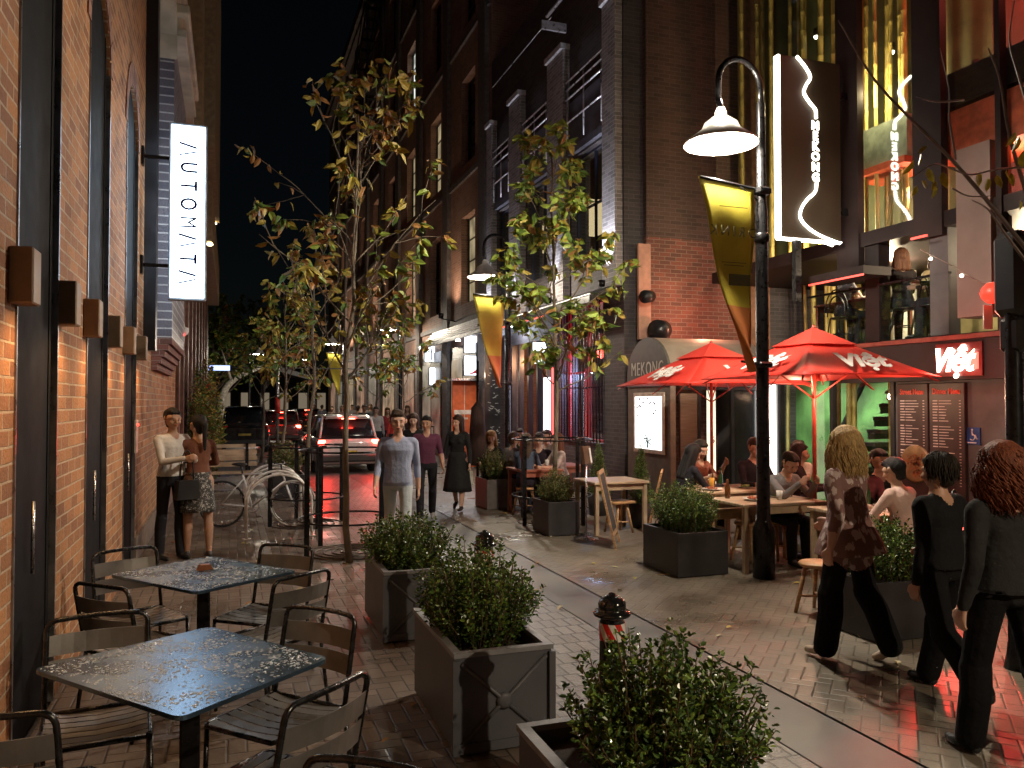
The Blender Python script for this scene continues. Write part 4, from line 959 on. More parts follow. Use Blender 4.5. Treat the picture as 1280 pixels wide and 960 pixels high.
def bush(parent, c, sx, sy, h, nst, seed, leaf=.026, name='foliage', dens=1.0, spike=1.0, mats=None, shape='round'):
    rg = np.random.default_rng(seed); c = np.array(c); st = MB(); LP = []; LD = []; LM = []
    for i in range(nst):
        a = rg.random()*6.283; r = math.sqrt(rg.random())
        hh = h*(rg.uniform(.55, 1) if rg.random() > .12*spike*2 else rg.uniform(1, 1.25))*(1-.35*r*r)
        base = c+np.array([sx*.3*r*math.cos(a), sy*.3*r*math.sin(a), 0])
        tip = c+np.array([sx*.5*r*math.cos(a)*rg.uniform(.9, 1.15), sy*.5*r*math.sin(a)*rg.uniform(.9, 1.15), hh])
        hh *= .72+.62*max(0, .5+mnoise.noise(Vector((math.cos(a)*r*1.8, math.sin(a)*r*1.8, seed*3.1))))
        if shape == 'cone':
            hh = h*(1-r)+.04; tip = c+np.array([sx*.5*r*math.cos(a), sy*.5*r*math.sin(a), max(.05, hh)]); base = c+np.array([0, 0, max(0, hh*.5-.05)])
        mid = (base+tip)/2+rg.normal(0, .03, 3)*np.array([sx, sy, .3])
        pts = [base*(1-t)**2+mid*2*t*(1-t)+tip*t*t for t in np.linspace(0, 1, 6)]
        if i % 2 == 0: st.tube(pts, [.0035]*5+[.0015], 3, cap=False)
        nl = int(max(6, np.linalg.norm(tip-base)/leaf*2.1*dens))
        ts = np.sort(rg.random(nl)**.75)
        for t in ts:
            p = base*(1-t)**2+mid*2*t*(1-t)+tip*t*t
            d = tip-base; d = d/np.linalg.norm(d); q = rg.normal(0, 1, 3); q -= d*q.dot(d); q /= np.linalg.norm(q)
            spread = 0 if t > .9 else 1
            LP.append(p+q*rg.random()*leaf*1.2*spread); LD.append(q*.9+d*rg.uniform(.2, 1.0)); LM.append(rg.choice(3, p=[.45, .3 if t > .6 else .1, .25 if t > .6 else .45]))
    LP = np.array(LP); LD = np.array(LD); n = len(LP)
    V, F = leaf_batch(LP, LD, rg.normal(0, 1, (n, 3))+np.array([0, 0, 1.2]), leaf*rg.uniform(.7, 1.25, n), leaf*.62*rg.uniform(.8, 1.2, n))
    raw_mesh(name, V, F, mats or LEAFG, np.repeat(np.array(LM), 2), parent, off=np.array(parent.location), smooth=False)
    st.build('stems', STEM, parent, True, uv=False)
PLG = M('planter_grey', (.078, .08, .092), .5, var=.08, scale=4, bump=.1)
PLTOP = M('planter_rim', (.20, .20, .21), .4, var=.2)
def xplanter(x0, x1, y0, y1, h, label, bl, seed, bh=.42, bx=0, grp='grey cross panelled planters along the lane'):
    t = thing('planter', label, 'planter', ((x0+x1)/2, (y0+y1)/2, 0), 0, grp)
    b = MB(); th = .03
    b.bb(x0, x1, y0, y0+th, 0.02, h); b.bb(x0, x1, y1-th, y1, 0.02, h); b.bb(x0, x0+th, y0+th, y1-th, .02, h); b.bb(x1-th, x1, y0+th, y1-th, .02, h); b.build('box', PLG, t, True)
    b = MB(); e = .022
    for (X0, X1, Y0, Y1) in ((x0-.01, x1+.01, y0-.01, y0+.035), (x0-.01, x1+.01, y1-.035, y1+.01), (x0-.01, x0+.035, y0+.036, y1-.036), (x1-.035, x1+.01, y0+.036, y1-.036)): b.bb(X0, X1, Y0, Y1, h+.002, h+.027)
    b.build('rim', PLTOP, t, True)
    b = MB()
    def face(o, u, wd):   # cross moulding on a face
        o = Vector(o); u = Vector(u); nrm = u.cross(Vector((0, 0, 1)))
        for (p0, p1) in (((.03, .05), (wd-.03, h-.03)), ((.03, h-.03), (wd-.03, .05))):
            a_ = o+u*p0[0]+Vector((0, 0, p0[1])); c_ = o+u*p1[0]+Vector((0, 0, p1[1]))
            b.tube([a_+nrm*.004, c_+nrm*.004], .013, 6)
        b.lathe([(.045, 0), (.045, .012), (.025, .02), (0, .02)], o+u*wd/2+Vector((0, 0, h/2+.01)), 16, axis=nrm)
        for s_ in (0, 1): b.box(o+u*(wd*s_)+nrm*.004+Vector((0, 0, h/2)), (.035, .035, h-.02))
        b.box(o+u*wd/2+nrm*.004+Vector((0, 0, .04)), (wd if abs(u.x) > .5 else .02, wd if abs(u.y) > .5 else .02, .05))
    face((x0, y0, 0), (1, 0, 0), x1-x0); face((x1, y0, 0), (0, 1, 0), y1-y0) if False else None
    b.build('cross_moulding', PLG, t, True)
    b = MB(); b.bb(x0+th, x1-th, y0+th, y1-th, h-.12, h-.05); b.build('soil', SOIL, t, True)
    s = thing('shrub', bl, 'shrub', ((x0+x1)/2, (y0+y1)/2, h-.05), 0, 'small leaved shrubs in the lane planters')
    bush(s, ((x0+x1)/2+bx, (y0+y1)/2, h-.05), (x1-x0)*1.35, (y1-y0)*.85, bh, 330, seed)
    return t
xplanter(1.13, 1.67, 6.15, 7.1, .52, 'grey cross panelled planter farthest down the lane beside the guarded tree', 'bushy box shrub in the farthest cross panelled planter', 1, .42)
xplanter(1.12, 1.66, 4.07, 5.05, .51, 'grey cross panelled planter in the middle of the row', 'tall box shrub in the middle cross panelled planter', 2, .50)
xplanter(1.13, 1.67, 2.15, 3.12, .50, 'grey planter with pale rim cut off by the bottom edge', 'large loose box shrub with long shoots nearest the viewer', 3, .47, bx=.13)
BP = M('planter_black', (.03, .028, .03), .4, var=.3, scale=3, bump=.06)
def bplanter(p, sx, sy, h, label, bl, seed, bh, m=BP, rz=0, nst=260, leaf=.026, mats=None, bw=1.15):
    t = thing('planter', label, 'planter', (p[0], p[1], 0), 0)
    x, y = p[0], p[1]; b = MB(); th = .03
    b.bb(x-sx/2, x+sx/2, y-sy/2, y-sy/2+th, .01, h, bev=.004); b.bb(x-sx/2, x+sx/2, y+sy/2-th, y+sy/2, .01, h); b.bb(x-sx/2, x-sx/2+th, y-sy/2+th, y+sy/2-th, .01, h); b.bb(x+sx/2-th, x+sx/2, y-sy/2+th, y+sy/2-th, .01, h)
    b.build('box', m, t, True)
    b = MB(); b.bb(x-sx/2+th, x+sx/2-th, y-sy/2+th, y+sy/2-th, h-.1, h-.04); b.build('soil', SOIL, t, True)
    s = thing('shrub', bl, 'shrub', (x, y, h-.04)); bush(s, (x, y, h-.04), sx*bw, sy*bw, bh, nst, seed, leaf, mats=mats)
def ctr(pxl, pxr, py, back):   # centre of a box whose front bottom edge spans pxl..pxr at row py
    a, c = G(pxl, py), G(pxr, py); return (a+c)/2
GRS = [M('grass_leaf_a', (.10, .13, .03), .5, var=.3, bump=0), M('grass_leaf_b', (.16, .12, .03), .5, var=.3, bump=0), M('grass_leaf_c', (.05, .07, .02), .5, var=.3, bump=0)]
q = G(893, 719); bplanter((q.x-.15, q.y+.35), .62, .75, .47, 'wide black planter left of the lamp post by the sandwich board', 'clipped round box shrub beside the sandwich board', 11, .48, nst=420)
q = G(722, 670); bplanter((q.x-.18, q.y+.36), .46, .6, .47, 'dark planter between the guarded right tree and the small table', 'wispy green shrub left of the small wooden table', 12, .40, mats=GRS)
q = G(641, 637); bplanter((q.x-.2, q.y+.4), .50, .7, .52, 'taupe planter nearest the woman in black beside the pub tables', 'brownish shrub in the taupe planter by the pub tables', 13, .5, m=M('planter_taupe', (.12, .10, .09), .5, var=.2), mats=GRS)
q = G(1120, 800); bplanter((q.x+.15, q.y+.25), .75, .6, .46, 'long black planter behind the walking blond woman', 'dark box shrub behind the blond woman', 14, .46, nst=300)
# conical topiaries against the walls
for (px, py, lab, z0, h) in ((801, 640, 'small conical topiary in front of the lit poster', .35, .95), (748, 628, 'dark conical topiary under the barred window', .35, .95)):
    c = DP(px, 560, 11.9 if px > 780 else 13.2); c.z = 0
    t = thing('topiary', lab, 'topiary', c); b = MB(); b.lathe([(.0, 0), (.15, 0), (.19, .36), (.16, .36), (.15, .3), (0, .3)], c, 18); b.build('pot', BP, t, True)
    bush(t, (c.x, c.y, .33), .42, .42, h, 260, int(px), .022, 'crown', shape='cone')
# ================================================================== bollards
def bollard():
    t = thing('bollard', 'x', 'bollard', (0, 0, 0))
    b = MB(); b.lathe([(.0, 0), (.085, 0), (.085, .10), (.066, .14), (.056, .84), (.058, .85), (.055, .878), (.066, .884), (.084, .893), (.086, .903), (.079, .912), (.058, .918), (.064, .928), (.063, .946), (.052, .966), (.028, .979), (.016, .981), (.017, .99), (0, .995)], (0, 0, 0), 32)
    b.build('post', M('gloss_black', (.012, .012, .013), .12, var=.3, coat=.5, bump=.02), t)
    for s in (-1, 1): pass
    b = MB(); n = 24
    for i in range(n):
        a0, a1 = 6.2832*i/n, 6.2832*(i+1)/n; r = .0585
        b.add([(r*math.cos(a0), r*math.sin(a0), .785), (r*math.cos(a1), r*math.sin(a1), .785), (r*math.cos(a1), r*math.sin(a1), .862), (r*math.cos(a0), r*math.sin(a0), .862)], [(0, 1, 2, 3)], 0, True)
    m, nt, bs = _nt('reflective_band'); uvn = N(nt, 'ShaderNodeTexCoord'); sp = N(nt, 'ShaderNodeSeparateXYZ'); nt.links.new(uvn.outputs['Object'], sp.inputs[0])
    an = math_n(nt, 'ARCTAN2', sp.outputs[1], sp.outputs[0]); v = math_n(nt, 'MULTIPLY_ADD', sp.outputs[2], 9, math_n(nt, 'MULTIPLY', an, .9549)); st = math_n(nt, 'GREATER_THAN', math_n(nt, 'FRACT', v), .5)
    mx = N(nt, 'ShaderNodeMix', data_type='RGBA'); mx.inputs[6].default_value = (.6, .02, .015, 1); mx.inputs[7].default_value = (.7, .7, .68, 1); nt.links.new(st, mx.inputs[0]); nt.links.new(mx.outputs[2], bs.inputs['Base Color']); bs.inputs['Roughness'].default_value = .35
    b.build('reflective_band', m, t); return t
BO = bollard(); BO['group'] = 'black bollards with red and white bands'
BO.location = tuple(G(765, 740, .995).xy)+(0,); BO['label'] = 'black bollard with red and white band behind the nearest shrub'
dup(BO, tuple(G(606, 662, .995).xy)+(0,), .7, 'black bollard half hidden behind the middle shrub')
# ================================================================== trees
BARK = M('pale_bark', (.15, .12, .085), .75, var=.45, scale=6, bump=.5, stretch=(1, 1, .5))
LVA = [M('tree_leaf_green', (.09, .16, .03), .5, var=.35, scale=9, bump=.05), M('tree_leaf_yellow', (.36, .29, .05), .5, var=.3, scale=9, bump=.05), M('tree_leaf_brown', (.27, .13, .035), .55, var=.3, scale=9, bump=.05), M('tree_leaf_lime', (.27, .37, .06), .5, var=.3, scale=9, bump=.05)]
def tree(base, H, label, seed, cr=1.4, z_first=1.9, nbr=14, leafn=14, ll=.15, pal=(.2, .35, .35, .1), r0=.045, lean=(0, 0), cat='tree', zbias=1.0, upr=(.55, 1.2), grp='slender street trees with drooping autumn leaves'):
    rg = np.random.default_rng(seed); t = thing('street_tree', label, 'tree', base, 0, grp)
    B = np.array(base); tr = MB(); n = 14; sp = []
    wob = rg.normal(0, .05, (n+1, 2)); wob[0] = 0; wob = np.cumsum(wob, 0)*.45
    for i in range(n+1):
        f = i/n; sp.append(B+np.array([wob[i][0]+lean[0]*f*f, wob[i][1]+lean[1]*f*f, H*.86*f]))
    tr.tube([tuple(p) for p in sp], [r0*(1-.8*i/n)+.003 for i in range(n+1)], 9)
    LP = []; LD = []
    def branch(p0, d, L, r, depth):
        k = 7; pts = [p0]; dd = d.copy()
        for i in range(k):
            dd = dd+rg.normal(0, .10, 3)+np.array([0, 0, .04 if i < 4 else -.03]); dd /= np.linalg.norm(dd); pts.append(pts[-1]+dd*L/k)
        tr.tube([tuple(p) for p in pts], [r*(1-.75*i/k)+.0015 for i in range(k+1)], 5, cap=False)
        if depth > 0:
            for _ in range(rg.integers(2, 4)):
                i = rg.integers(2, k); q_ = rg.normal(0, 1, 3); q_ -= dd*q_.dot(dd); q_ /= np.linalg.norm(q_); d2 = dd*.75+q_*.6+np.array([0, 0, .15]); d2 /= np.linalg.norm(d2)
                branch(pts[i], d2, L*rg.uniform(.35, .6), r*.5, depth-1)
        if depth <= 1:
            for j in range(leafn if depth == 0 else leafn//3):
                tt = rg.uniform(.35, 1) if rg.random() < .6 else rg.uniform(.85, 1); i = min(k-1, int(tt*k)); p = pts[i]*(1-(tt*k-i))+pts[i+1]*(tt*k-i)
                LP.append(p+rg.normal(0, .035, 3)); q_ = rg.normal(0, 1, 3); q_[2] = -abs(q_[2])*.9-.35; LD.append(q_+dd*.5)
    for i in range(nbr):
        f = z_first/H/.86+(1-z_first/H/.86)*((i+rg.random()*.6)/nbr)**zbias*.98; f = min(f, .99); idx = f*n; i0 = int(idx); p0 = sp[i0]*(1-(idx-i0))+sp[min(n, i0+1)]*(idx-i0)
        a = i*2.4+rg.uniform(-.5, .5); up = rg.uniform(*upr); d = np.array([math.cos(a), math.sin(a), up]); d /= np.linalg.norm(d)
        branch(p0, d, cr*rg.uniform(.65, 1.05)*(1-.45*f**2), r0*.42*(1-.6*f), 1)
    tr.build('trunk', BARK, t, True, uv=False)
    LP = np.array(LP); LD = np.array(LD); n_ = len(LP); L_ = ll*rg.uniform(.6, 1.25, n_)
    V, F = leaf_batch(LP, LD, rg.normal(0, 1, (n_, 3)), L_, L_*.5, fold=.18, droop=.25)
    raw_mesh('crown', V, F, LVA, np.repeat(rg.choice(4, size=n_, p=pal), 2), t, off=B)
    return t
def tree_guard(c, label, r=.62, h=1.05, posts=4, a0=0, tall=0):
    t = thing('tree_guard', label, 'tree guard', c, 0, 'black steel tree guards')
    for i in range(posts):
        a = a0+6.2832*i/posts; x, y = c[0]+r*math.cos(a), c[1]+r*math.sin(a)
        b = MB(); b.bb(x-.03, x+.03, y-.012, y+.012, 0, h); b.tube([(x, y, h), (c[0]+(r-.12)*math.cos(a), c[1]+(r-.12)*math.sin(a), h)], .012, 6); b.build('post', BLACKM, t, True)
    b = MB(); b.tube([(c[0]+r*math.cos(6.2832*i/40), c[1]+r*math.sin(6.2832*i/40), .42) for i in range(40)], .012, 6, closed=True); b.build('hoop', BLACKM, t, True); b = MB(); b.tube([(c[0]+r*math.cos(6.2832*i/40), c[1]+r*math.sin(6.2832*i/40), h-.02) for i in range(40)], .012, 6, closed=True); b.build('hoop', BLACKM, t, True)
    for k in range(1, 6):
        b = MB(); b.tube([(c[0]+k*.105*math.cos(6.2832*i/40), c[1]+k*.105*math.sin(6.2832*i/40), .004) for i in range(40)], .011, 5, closed=True); b.build('grate_ring', M('grate_iron', (.12, .10, .09), .3, .8), t, True)
    return t
tb = G(437, 703); tree(tb, 6.15, 'taller autumn tree with brown and yellow leaves behind the farthest grey planter', 21, 2.0, 2.0, 18, 12, .155, pal=(.16, .46, .26, .12), upr=(.6, 1.7), r0=.038, lean=(.15, 0)).location
tree_guard(G(437, 690), 'tree guard round the trunk behind the farthest grey planter', .62, 1.28, 4, .5)
t2 = G(383, 655); tree(t2, 5.0, 'thinner autumn tree beside the bicycle hoops', 22, 1.25, 1.9, 12, 8, .16, pal=(.16, .5, .24, .1), r0=.035, upr=(.9, 1.8))
tree_guard(t2, 'tree guard beside the bicycle hoops', .55, 1.2, 4, .2)
t3 = G(690, 652); tree(t3, 6.7, 'leafy green tree in front of the pub and barred window', 23, 1.55, 2.0, 24, 22, .17, pal=(.28, .22, .08, .42), r0=.04, zbias=1.35)
tree_guard(t3, 'tree guard around the leafy tree by the pub planters', .62, 1.3, 4, 3.6)
for i, (x, y, H_, sd, pal) in enumerate(((1.0, 17.8, 4.6, 31, (.3, .4, .2, .1)), (4.5, 21.7, 4.8, 32, (.35, .3, .25, .1)), (5.0, 29, 5.8, 33, (.4, .3, .2, .1)), (.9, 26, 4.4, 34, (.5, .3, .1, .1)), (3.9, 44, 7.5, 35, (.2, .5, .2, .1)))):
    tree((x, y, 0), H_, ['small tree beyond the bicycle hoops left of the white car', 'dark tree beyond the woman in black before the white lightboxes', 'distant tree behind the pub awning end', 'low bushy tree beside the far dark car', 'yellow lit tree glowing at the end of the lane'][i], sd, 1.2 if sd == 32 else 1.5, 1.8, 16, 9, .2, pal=pal)
# large trees closing the lane
def big_tree(base, H, label, seed, cr):
    return tree(base, H, label, seed, cr, H*.25, 34, 26, .38, pal=(.6, .2, .1, .1), r0=.22, grp='large trees closing the end of the lane')
big_tree((-3, 74, 0), 11, 'large dark tree at the left end of the lane', 41, 5.5)
big_tree((2, 86, 0), 12, 'large dark tree in the middle at the end of the lane', 42, 6)
big_tree((-1.0, 58, 0), 8, 'spreading tree with pale bare limb behind the dark car', 43, 4)
b = MB(); pts = catmull([(-.6, 55, 0), (-.5, 55, 2.2), (.3, 55, 3.4), (2.0, 55, 4.2), (3.6, 55, 4.9)], 5); b.tube(pts, [.32-.27*i/(len(pts)-1) for i in range(len(pts))], 8); b.tube([pts[9], pts[9]+Vector((-.6, 0, 2))], [.1, .03], 6)
tt_ = thing('bare_tree', 'pale leaning bare tree limb lit at the far end of the lane', 'tree', (-.6, 55, 0)); b.build('trunk', M('pale_gum_bark', (.5, .46, .4), .6, var=.3), tt_, True)
# near right tree with bare twigs and yellow leaves (reaching in from the edge)
NT = thing('street_tree', 'bare near tree reaching twigs with a few yellow leaves in from the right edge', 'tree', (4.1, 3.05, 0))
b = MB()
TB = Vector((4.1, 3.05, 0)); trunk = catmull([TB, TB+Vector((.02, .02, 1.2)), TB+Vector((-.02, 0, 2.3)), TB+Vector((.05, 0, 3.9))], 5); b.tube(trunk, [.05-.03*i/(len(trunk)-1) for i in range(len(trunk))], 8)
YL = []; YD = []; rgn = np.random.default_rng(77)
def twig(pix, dps, r):
    P = catmull([DP(px, py, d) for (px, py), d in zip(pix, dps)], 6); b.tube(P, [r*(1-.8*i/(len(P)-1))+.0012 for i in range(len(P))], 5); return P
twig([(1290, 320), (1240, 258), (1190, 200), (1130, 140), (1090, 95), (1048, 25)], [4.0, 3.9, 3.8, 3.7, 3.6, 3.5], .011)
twig([(1285, 250), (1262, 170), (1250, 100), (1235, 60)], [4.1, 4.0, 4.0, 3.9], .010)
P_ = twig([(1290, 208), (1245, 212), (1210, 218), (1170, 205), (1140, 222)], [4.0, 3.9, 3.8, 3.7, 3.6], .005)
twig([(1285, 330), (1255, 290), (1235, 262), (1215, 250)], [3.6, 3.55, 3.5, 3.45], .006)
twig([(1195, 200), (1187, 150), (1186, 110), (1175, 60)], [3.8, 3.8, 3.75, 3.7], .004)
twig([(1290, 150), (1272, 90), (1262, 50), (1268, 0)], [4.1, 4.1, 4.1, 4.1], .007)
twig([(1205, 125), (1170, 127), (1145, 121)], [3.75, 3.7, 3.65], .004)
twig([(1190, 235), (1210, 245), (1240, 245)], [3.7, 3.75, 3.8], .004)
b.build('trunk', M('dark_twig', (.16, .12, .11), .5, var=.3), NT, True)
for (px, py) in ((1142, 200), (1150, 188), (1160, 182), (1152, 225), (1146, 232), (1170, 226), (1178, 215), (1168, 232), (1222, 215), (1235, 222), (1258, 212), (1264, 216), (1246, 218), (1274, 170), (1270, 165), (1278, 210), (1160, 210), (1275, 250)):
    YL.append(DP(px, py, 3.7+rgn.random()*.2)); YD.append((rgn.normal(0, .5), rgn.normal(0, .4), -1.0+rgn.normal(0, .4)))
YL = np.array([tuple(v) for v in YL]); n_ = len(YL); LL = rgn.uniform(.05, .085, n_)
V, F = leaf_batch(YL, np.array(YD), rgn.normal(0, 1, (n_, 3)), LL, LL*.5, .15, .2)
raw_mesh('crown', V, F, [M('leaf_bright_yellow', (.42, .36, .03), .45, var=.3, scale=30, bump=.05)], None, NT, off=np.array((4.1, 3.05, 0)))
# dark signal post at the right edge
q = DP(1268, 500, 5.6); q.z = 0; S = thing('signal_post', 'black signal head on a post at the right edge of the footpath', 'traffic signal', q)
b = MB(); b.lathe([(0, 0), (.09, 0), (.07, .1), (.06, .2), (.055, 3.0)], q, 16); b.build('post', BLACKM, S, True)
b = MB(); b.bb(q.x-.08, q.x+.24, q.y-.12, q.y+.12, 2.45, 3.05, bev=.05); b.bb(q.x-.05, q.x+.2, q.y-.09, q.y+.09, 2.2, 2.448, bev=.03); b.build('signal_head', BLACK, S, True)
# fallen leaves
rg = np.random.default_rng(9); n_ = 240
P = np.stack([rg.uniform(-.9, 8, n_), rg.uniform(2.2, 14, n_), np.full(n_, .012)], 1); keep = (P[:, 0] < 1.8) | (P[:, 0] > 4.2) | (rg.random(n_) < .35); P = P[keep]; n_ = len(P)
a = rg.random(n_)*6.28; V, F = leaf_batch(P, np.stack([np.cos(a), np.sin(a), rg.normal(0, .08, n_)], 1), np.stack([rg.normal(0, .15, n_), rg.normal(0, .15, n_), np.ones(n_)], 1), rg.uniform(.05, .11, n_), rg.uniform(.03, .05, n_), .2, .08)
tag(raw_mesh('fallen_leaves', V, F, [LVA[1], M('leaf_pale', (.4, .34, .2), .6, bump=0), LVA[2]], np.repeat(rg.integers(0, 3, n_), 2)), 'scattered wet fallen autumn leaves on the footpaths', 'leaves', kind='stuff')
# ================================================================== red umbrellas
RED = M('umbrella_red', (.78, .045, .03), .6, var=.06, scale=3, bump=.1, bscale=40)
_n = RED.node_tree; _t = N(_n, 'ShaderNodeBsdfTranslucent'); _t.inputs[0].default_value = (.9, .05, .03, 1); _m = N(_n, 'ShaderNodeMixShader'); _m.inputs[0].default_value = .12
_n.links.new(_n.nodes['Principled BSDF'].outputs[0], _m.inputs[1]); _n.links.new(_t.outputs[0], _m.inputs[2]); _n.links.new(_m.outputs[0], _n.nodes['Material Output'].inputs['Surface'])
WLET = M('white_print', (.8, .78, .75), .6, var=.05)
RPOLE = M('red_pole', (.5, .06, .04), .35, var=.2)
def umbrella(c, label, half=1.02, zr=2.13, za=2.76, texts=True):
    t = thing('market_umbrella', label, 'umbrella', (c[0], c[1], 0), 0, 'red market umbrellas over the dining tables')
    b = MB(); b.tube([(0, 0, .05), (0, 0, za-.04)], .024, 10); b.lathe([(0, za-.02), (.03, za-.01), (.02, za+.05), (0, za+.06)], (0, 0, 0), 10); b.build('pole', RPOLE, t)
    b = MB(); b.lathe([(0, 0), (.24, 0), (.24, .05), (.05, .07), (.05, .2), (0, .2)], (0, 0, 0), 20); b.build('base', BLACKM, t)
    b = MB(); n = 10; cs = [(-half, -half), (half, -half), (half, half), (-half, half)]
    def P(u, v, z0=zr, z1=za, hf=1): # u 0..1 along edge, v 0 rim..1 apex, for panel k
        return None
    for k in range(4):
        a, c2 = Vector((*cs[k], zr)), Vector((*cs[(k+1) % 4], zr)); V = []
        for j in range(n+1):
            v = j/n
            for i in range(n+1):
                u = i/n; e = a*(1-u)+c2*u; sag = .05*math.sin(math.pi*u)*(1-v)
                p = Vector((e.x*(1-v), e.y*(1-v), zr+(za-zr)*v**1.08-.015*math.sin(math.pi*v)*math.sin(math.pi*u)+sag*.35))
                q_ = 1-.035*math.sin(math.pi*u)*(1-v); V.append((p.x*q_, p.y*q_, p.z))
        b.add(V, [(j*(n+1)+i, j*(n+1)+i+1, (j+1)*(n+1)+i+1, (j+1)*(n+1)+i) for j in range(n) for i in range(n)], 0, True)
    o = b.build('canopy', RED, t); s = o.modifiers.new('s', 'SOLIDIFY'); s.thickness = .006; 
    b = MB(); h2 = half*.36
    for k in range(4):
        a, c2 = cs[k], cs[(k+1) % 4]; f = .36; z1_ = zr+(za-zr)*(1-f)+.045
        V = [(a[0]*f, a[1]*f, z1_-.03), (c2[0]*f, c2[1]*f, z1_-.03), (0, 0, za+.03)]; b.add(V, [(0, 1, 2)])
        b.tube([(a[0]*f, a[1]*f, z1_-.03), (c2[0]*f, c2[1]*f, z1_-.03)], .004, 4)
    o = b.build('vent_cap', RED, t)
    b = MB()
    for k in range(4):
        a = Vector((*cs[k], zr)); b.tube([a*.98-Vector((0, 0, .01)), Vector((0, 0, za-.07))], .010, 5); b.tube([(0, 0, zr-.25), (a.x*.5, a.y*.5, zr+(za-zr)*.47)], .010, 5)
        a2 = (Vector((*cs[k], zr))+Vector((*cs[(k+1) % 4], zr)))/2; b.tube([a2*.95-Vector((0, 0, .03)), Vector((0, 0, za-.09))], .008, 5)
    b.build('rib', RPOLE, t)
    for (mid, r_) in (((0, -half), (1, 0, 0)), ((-half, 0), (0, -1, 0))):
        v = .22; up = Vector((-mid[0], -mid[1], (za-zr)*1.0)).normalized()
        p = Vector((mid[0]*(1-v)*.985, mid[1]*(1-v)*.985, zr+(za-zr)*v**1.08+.03)); nn = Vector(r_).cross(up)
        text('Vi\u1ec7t', .41, p+nn*.034, r_, up, WLET, t, local=True, bold=.014, shear=.4, sx=.95, ext=.004)
    return t
U1 = DP(1017, 440, 9.55); U2 = DP(889, 450, 11.75)
umbrella((U1.x, U1.y), 'nearer red square umbrella right of the lamp post', .95, 2.14, 2.72)
umbrella((U2.x, U2.y), 'farther red square umbrella left of the lamp post near the porch', 1.03, 2.10, 2.70)
# ================================================================== timber tables, stools, boards
def wtable(c, w_, d_, h, label, rz=0, mt=None, name='timber_table'):
    t = thing(name, label, 'table', (c[0], c[1], 0), rz)
    mt = mt or WOODH
    b = MB(); b.bb(-w_/2, w_/2, -d_/2, d_/2, h-.035, h, bev=.006); b.build('table_top', mt, t)
    for sx in (-1, 1):
        for sy in (-1, 1):
            b = MB(); b.box((sx*(w_/2-.05), sy*(d_/2-.05), (h-.037)/2), (.055, .055, h-.037), bev=.004); b.build('leg', mt, t)
    for sy in (-1, 1): b = MB(); b.bb(-w_/2+.081, w_/2-.081, sy*(d_/2-.05)-.01, sy*(d_/2-.05)+.01, h-.12, h-.037); b.build('apron', mt, t)
    return t
def stool(c, label, rz=0, h=.45, r=.17, mt=None, square=False):
    t = thing('stool', label, 'stool', (c[0], c[1], 0), rz, 'low timber stools')
    mt = mt or WOOD; b = MB()
    if square: b.bb(-.19, .19, -.15, .15, h-.035, h, bev=.008)
    else: b.lathe([(0, h-.035), (r-.01, h-.035), (r, h-.025), (r, h-.008), (r-.01, h), (0, h)], (0, 0, 0), 24)
    b.build('seat', mt, t)
    for i in range(4):
        a = math.pi/4+i*math.pi/2; b = MB(); b.tube([(.11*math.cos(a), .11*math.sin(a), h-.036), (.20*math.cos(a), .20*math.sin(a), 0)], [.022, .016], 8); b.build('leg', mt, t)
    b = MB(); 
    for i in range(2): a = math.pi/4+i*math.pi/2; b.tube([(.17*math.cos(a), .17*math.sin(a), .15), (-.17*math.cos(a), -.17*math.sin(a), .15)], .010, 6)
    b.build('stretcher', mt, t); return t
q = (G(745, 674)+G(790, 666))/2; q = q+Vector((.15, .42, 0)); wtable(q, .85, .75, .74, 'small pale timber table beside the menu stand, left of the sandwich board', 0)
SMALLT = q
q2 = G(770, 668); stool((q2.x+.12, q2.y+.15), 'timber stool pushed under the small pale table', .2, square=True)
# dining tables
T1 = DP(905, 600, 10.4); T1.z = 0; wtable(T1, 1.0, .75, .74, 'reddish lit timber table under the farther umbrella set with glasses', 0)
T1b = DP(893, 630, 9.5); T1b.z = 0; wtable(T1b, .8, .6, .62, 'lower timber bench table behind the round box shrub', 0, name='bench_table')
stool(DP(880, 650, 9.15)*1, 'round timber stool behind the wide black planter', .1, .42, .24)
T2 = DP(958, 620, 9.1); T2.z = 0; wtable(T2, 1.1, .7, .75, 'timber table behind the lamp post where a man eats', 0)
T3 = DP(1105, 615, 8.3); T3.z = 0; wtable(T3, 1.3, .8, .75, 'dining table full of dishes behind the blond woman', 0)
stool(DP(935, 650, 9.4), 'small dark stool left of the lamp post', .4, .45, .16)
stool(G(1020, 772)+Vector((.12, .1, 0)), 'timber stool standing on the open paving beside the blond woman', .3, .45, .17)
light('POINT', 'umbrella_lamp', (U1.x-.1, U1.y-.2, 1.98), 10, (1, .55, .35), .06)
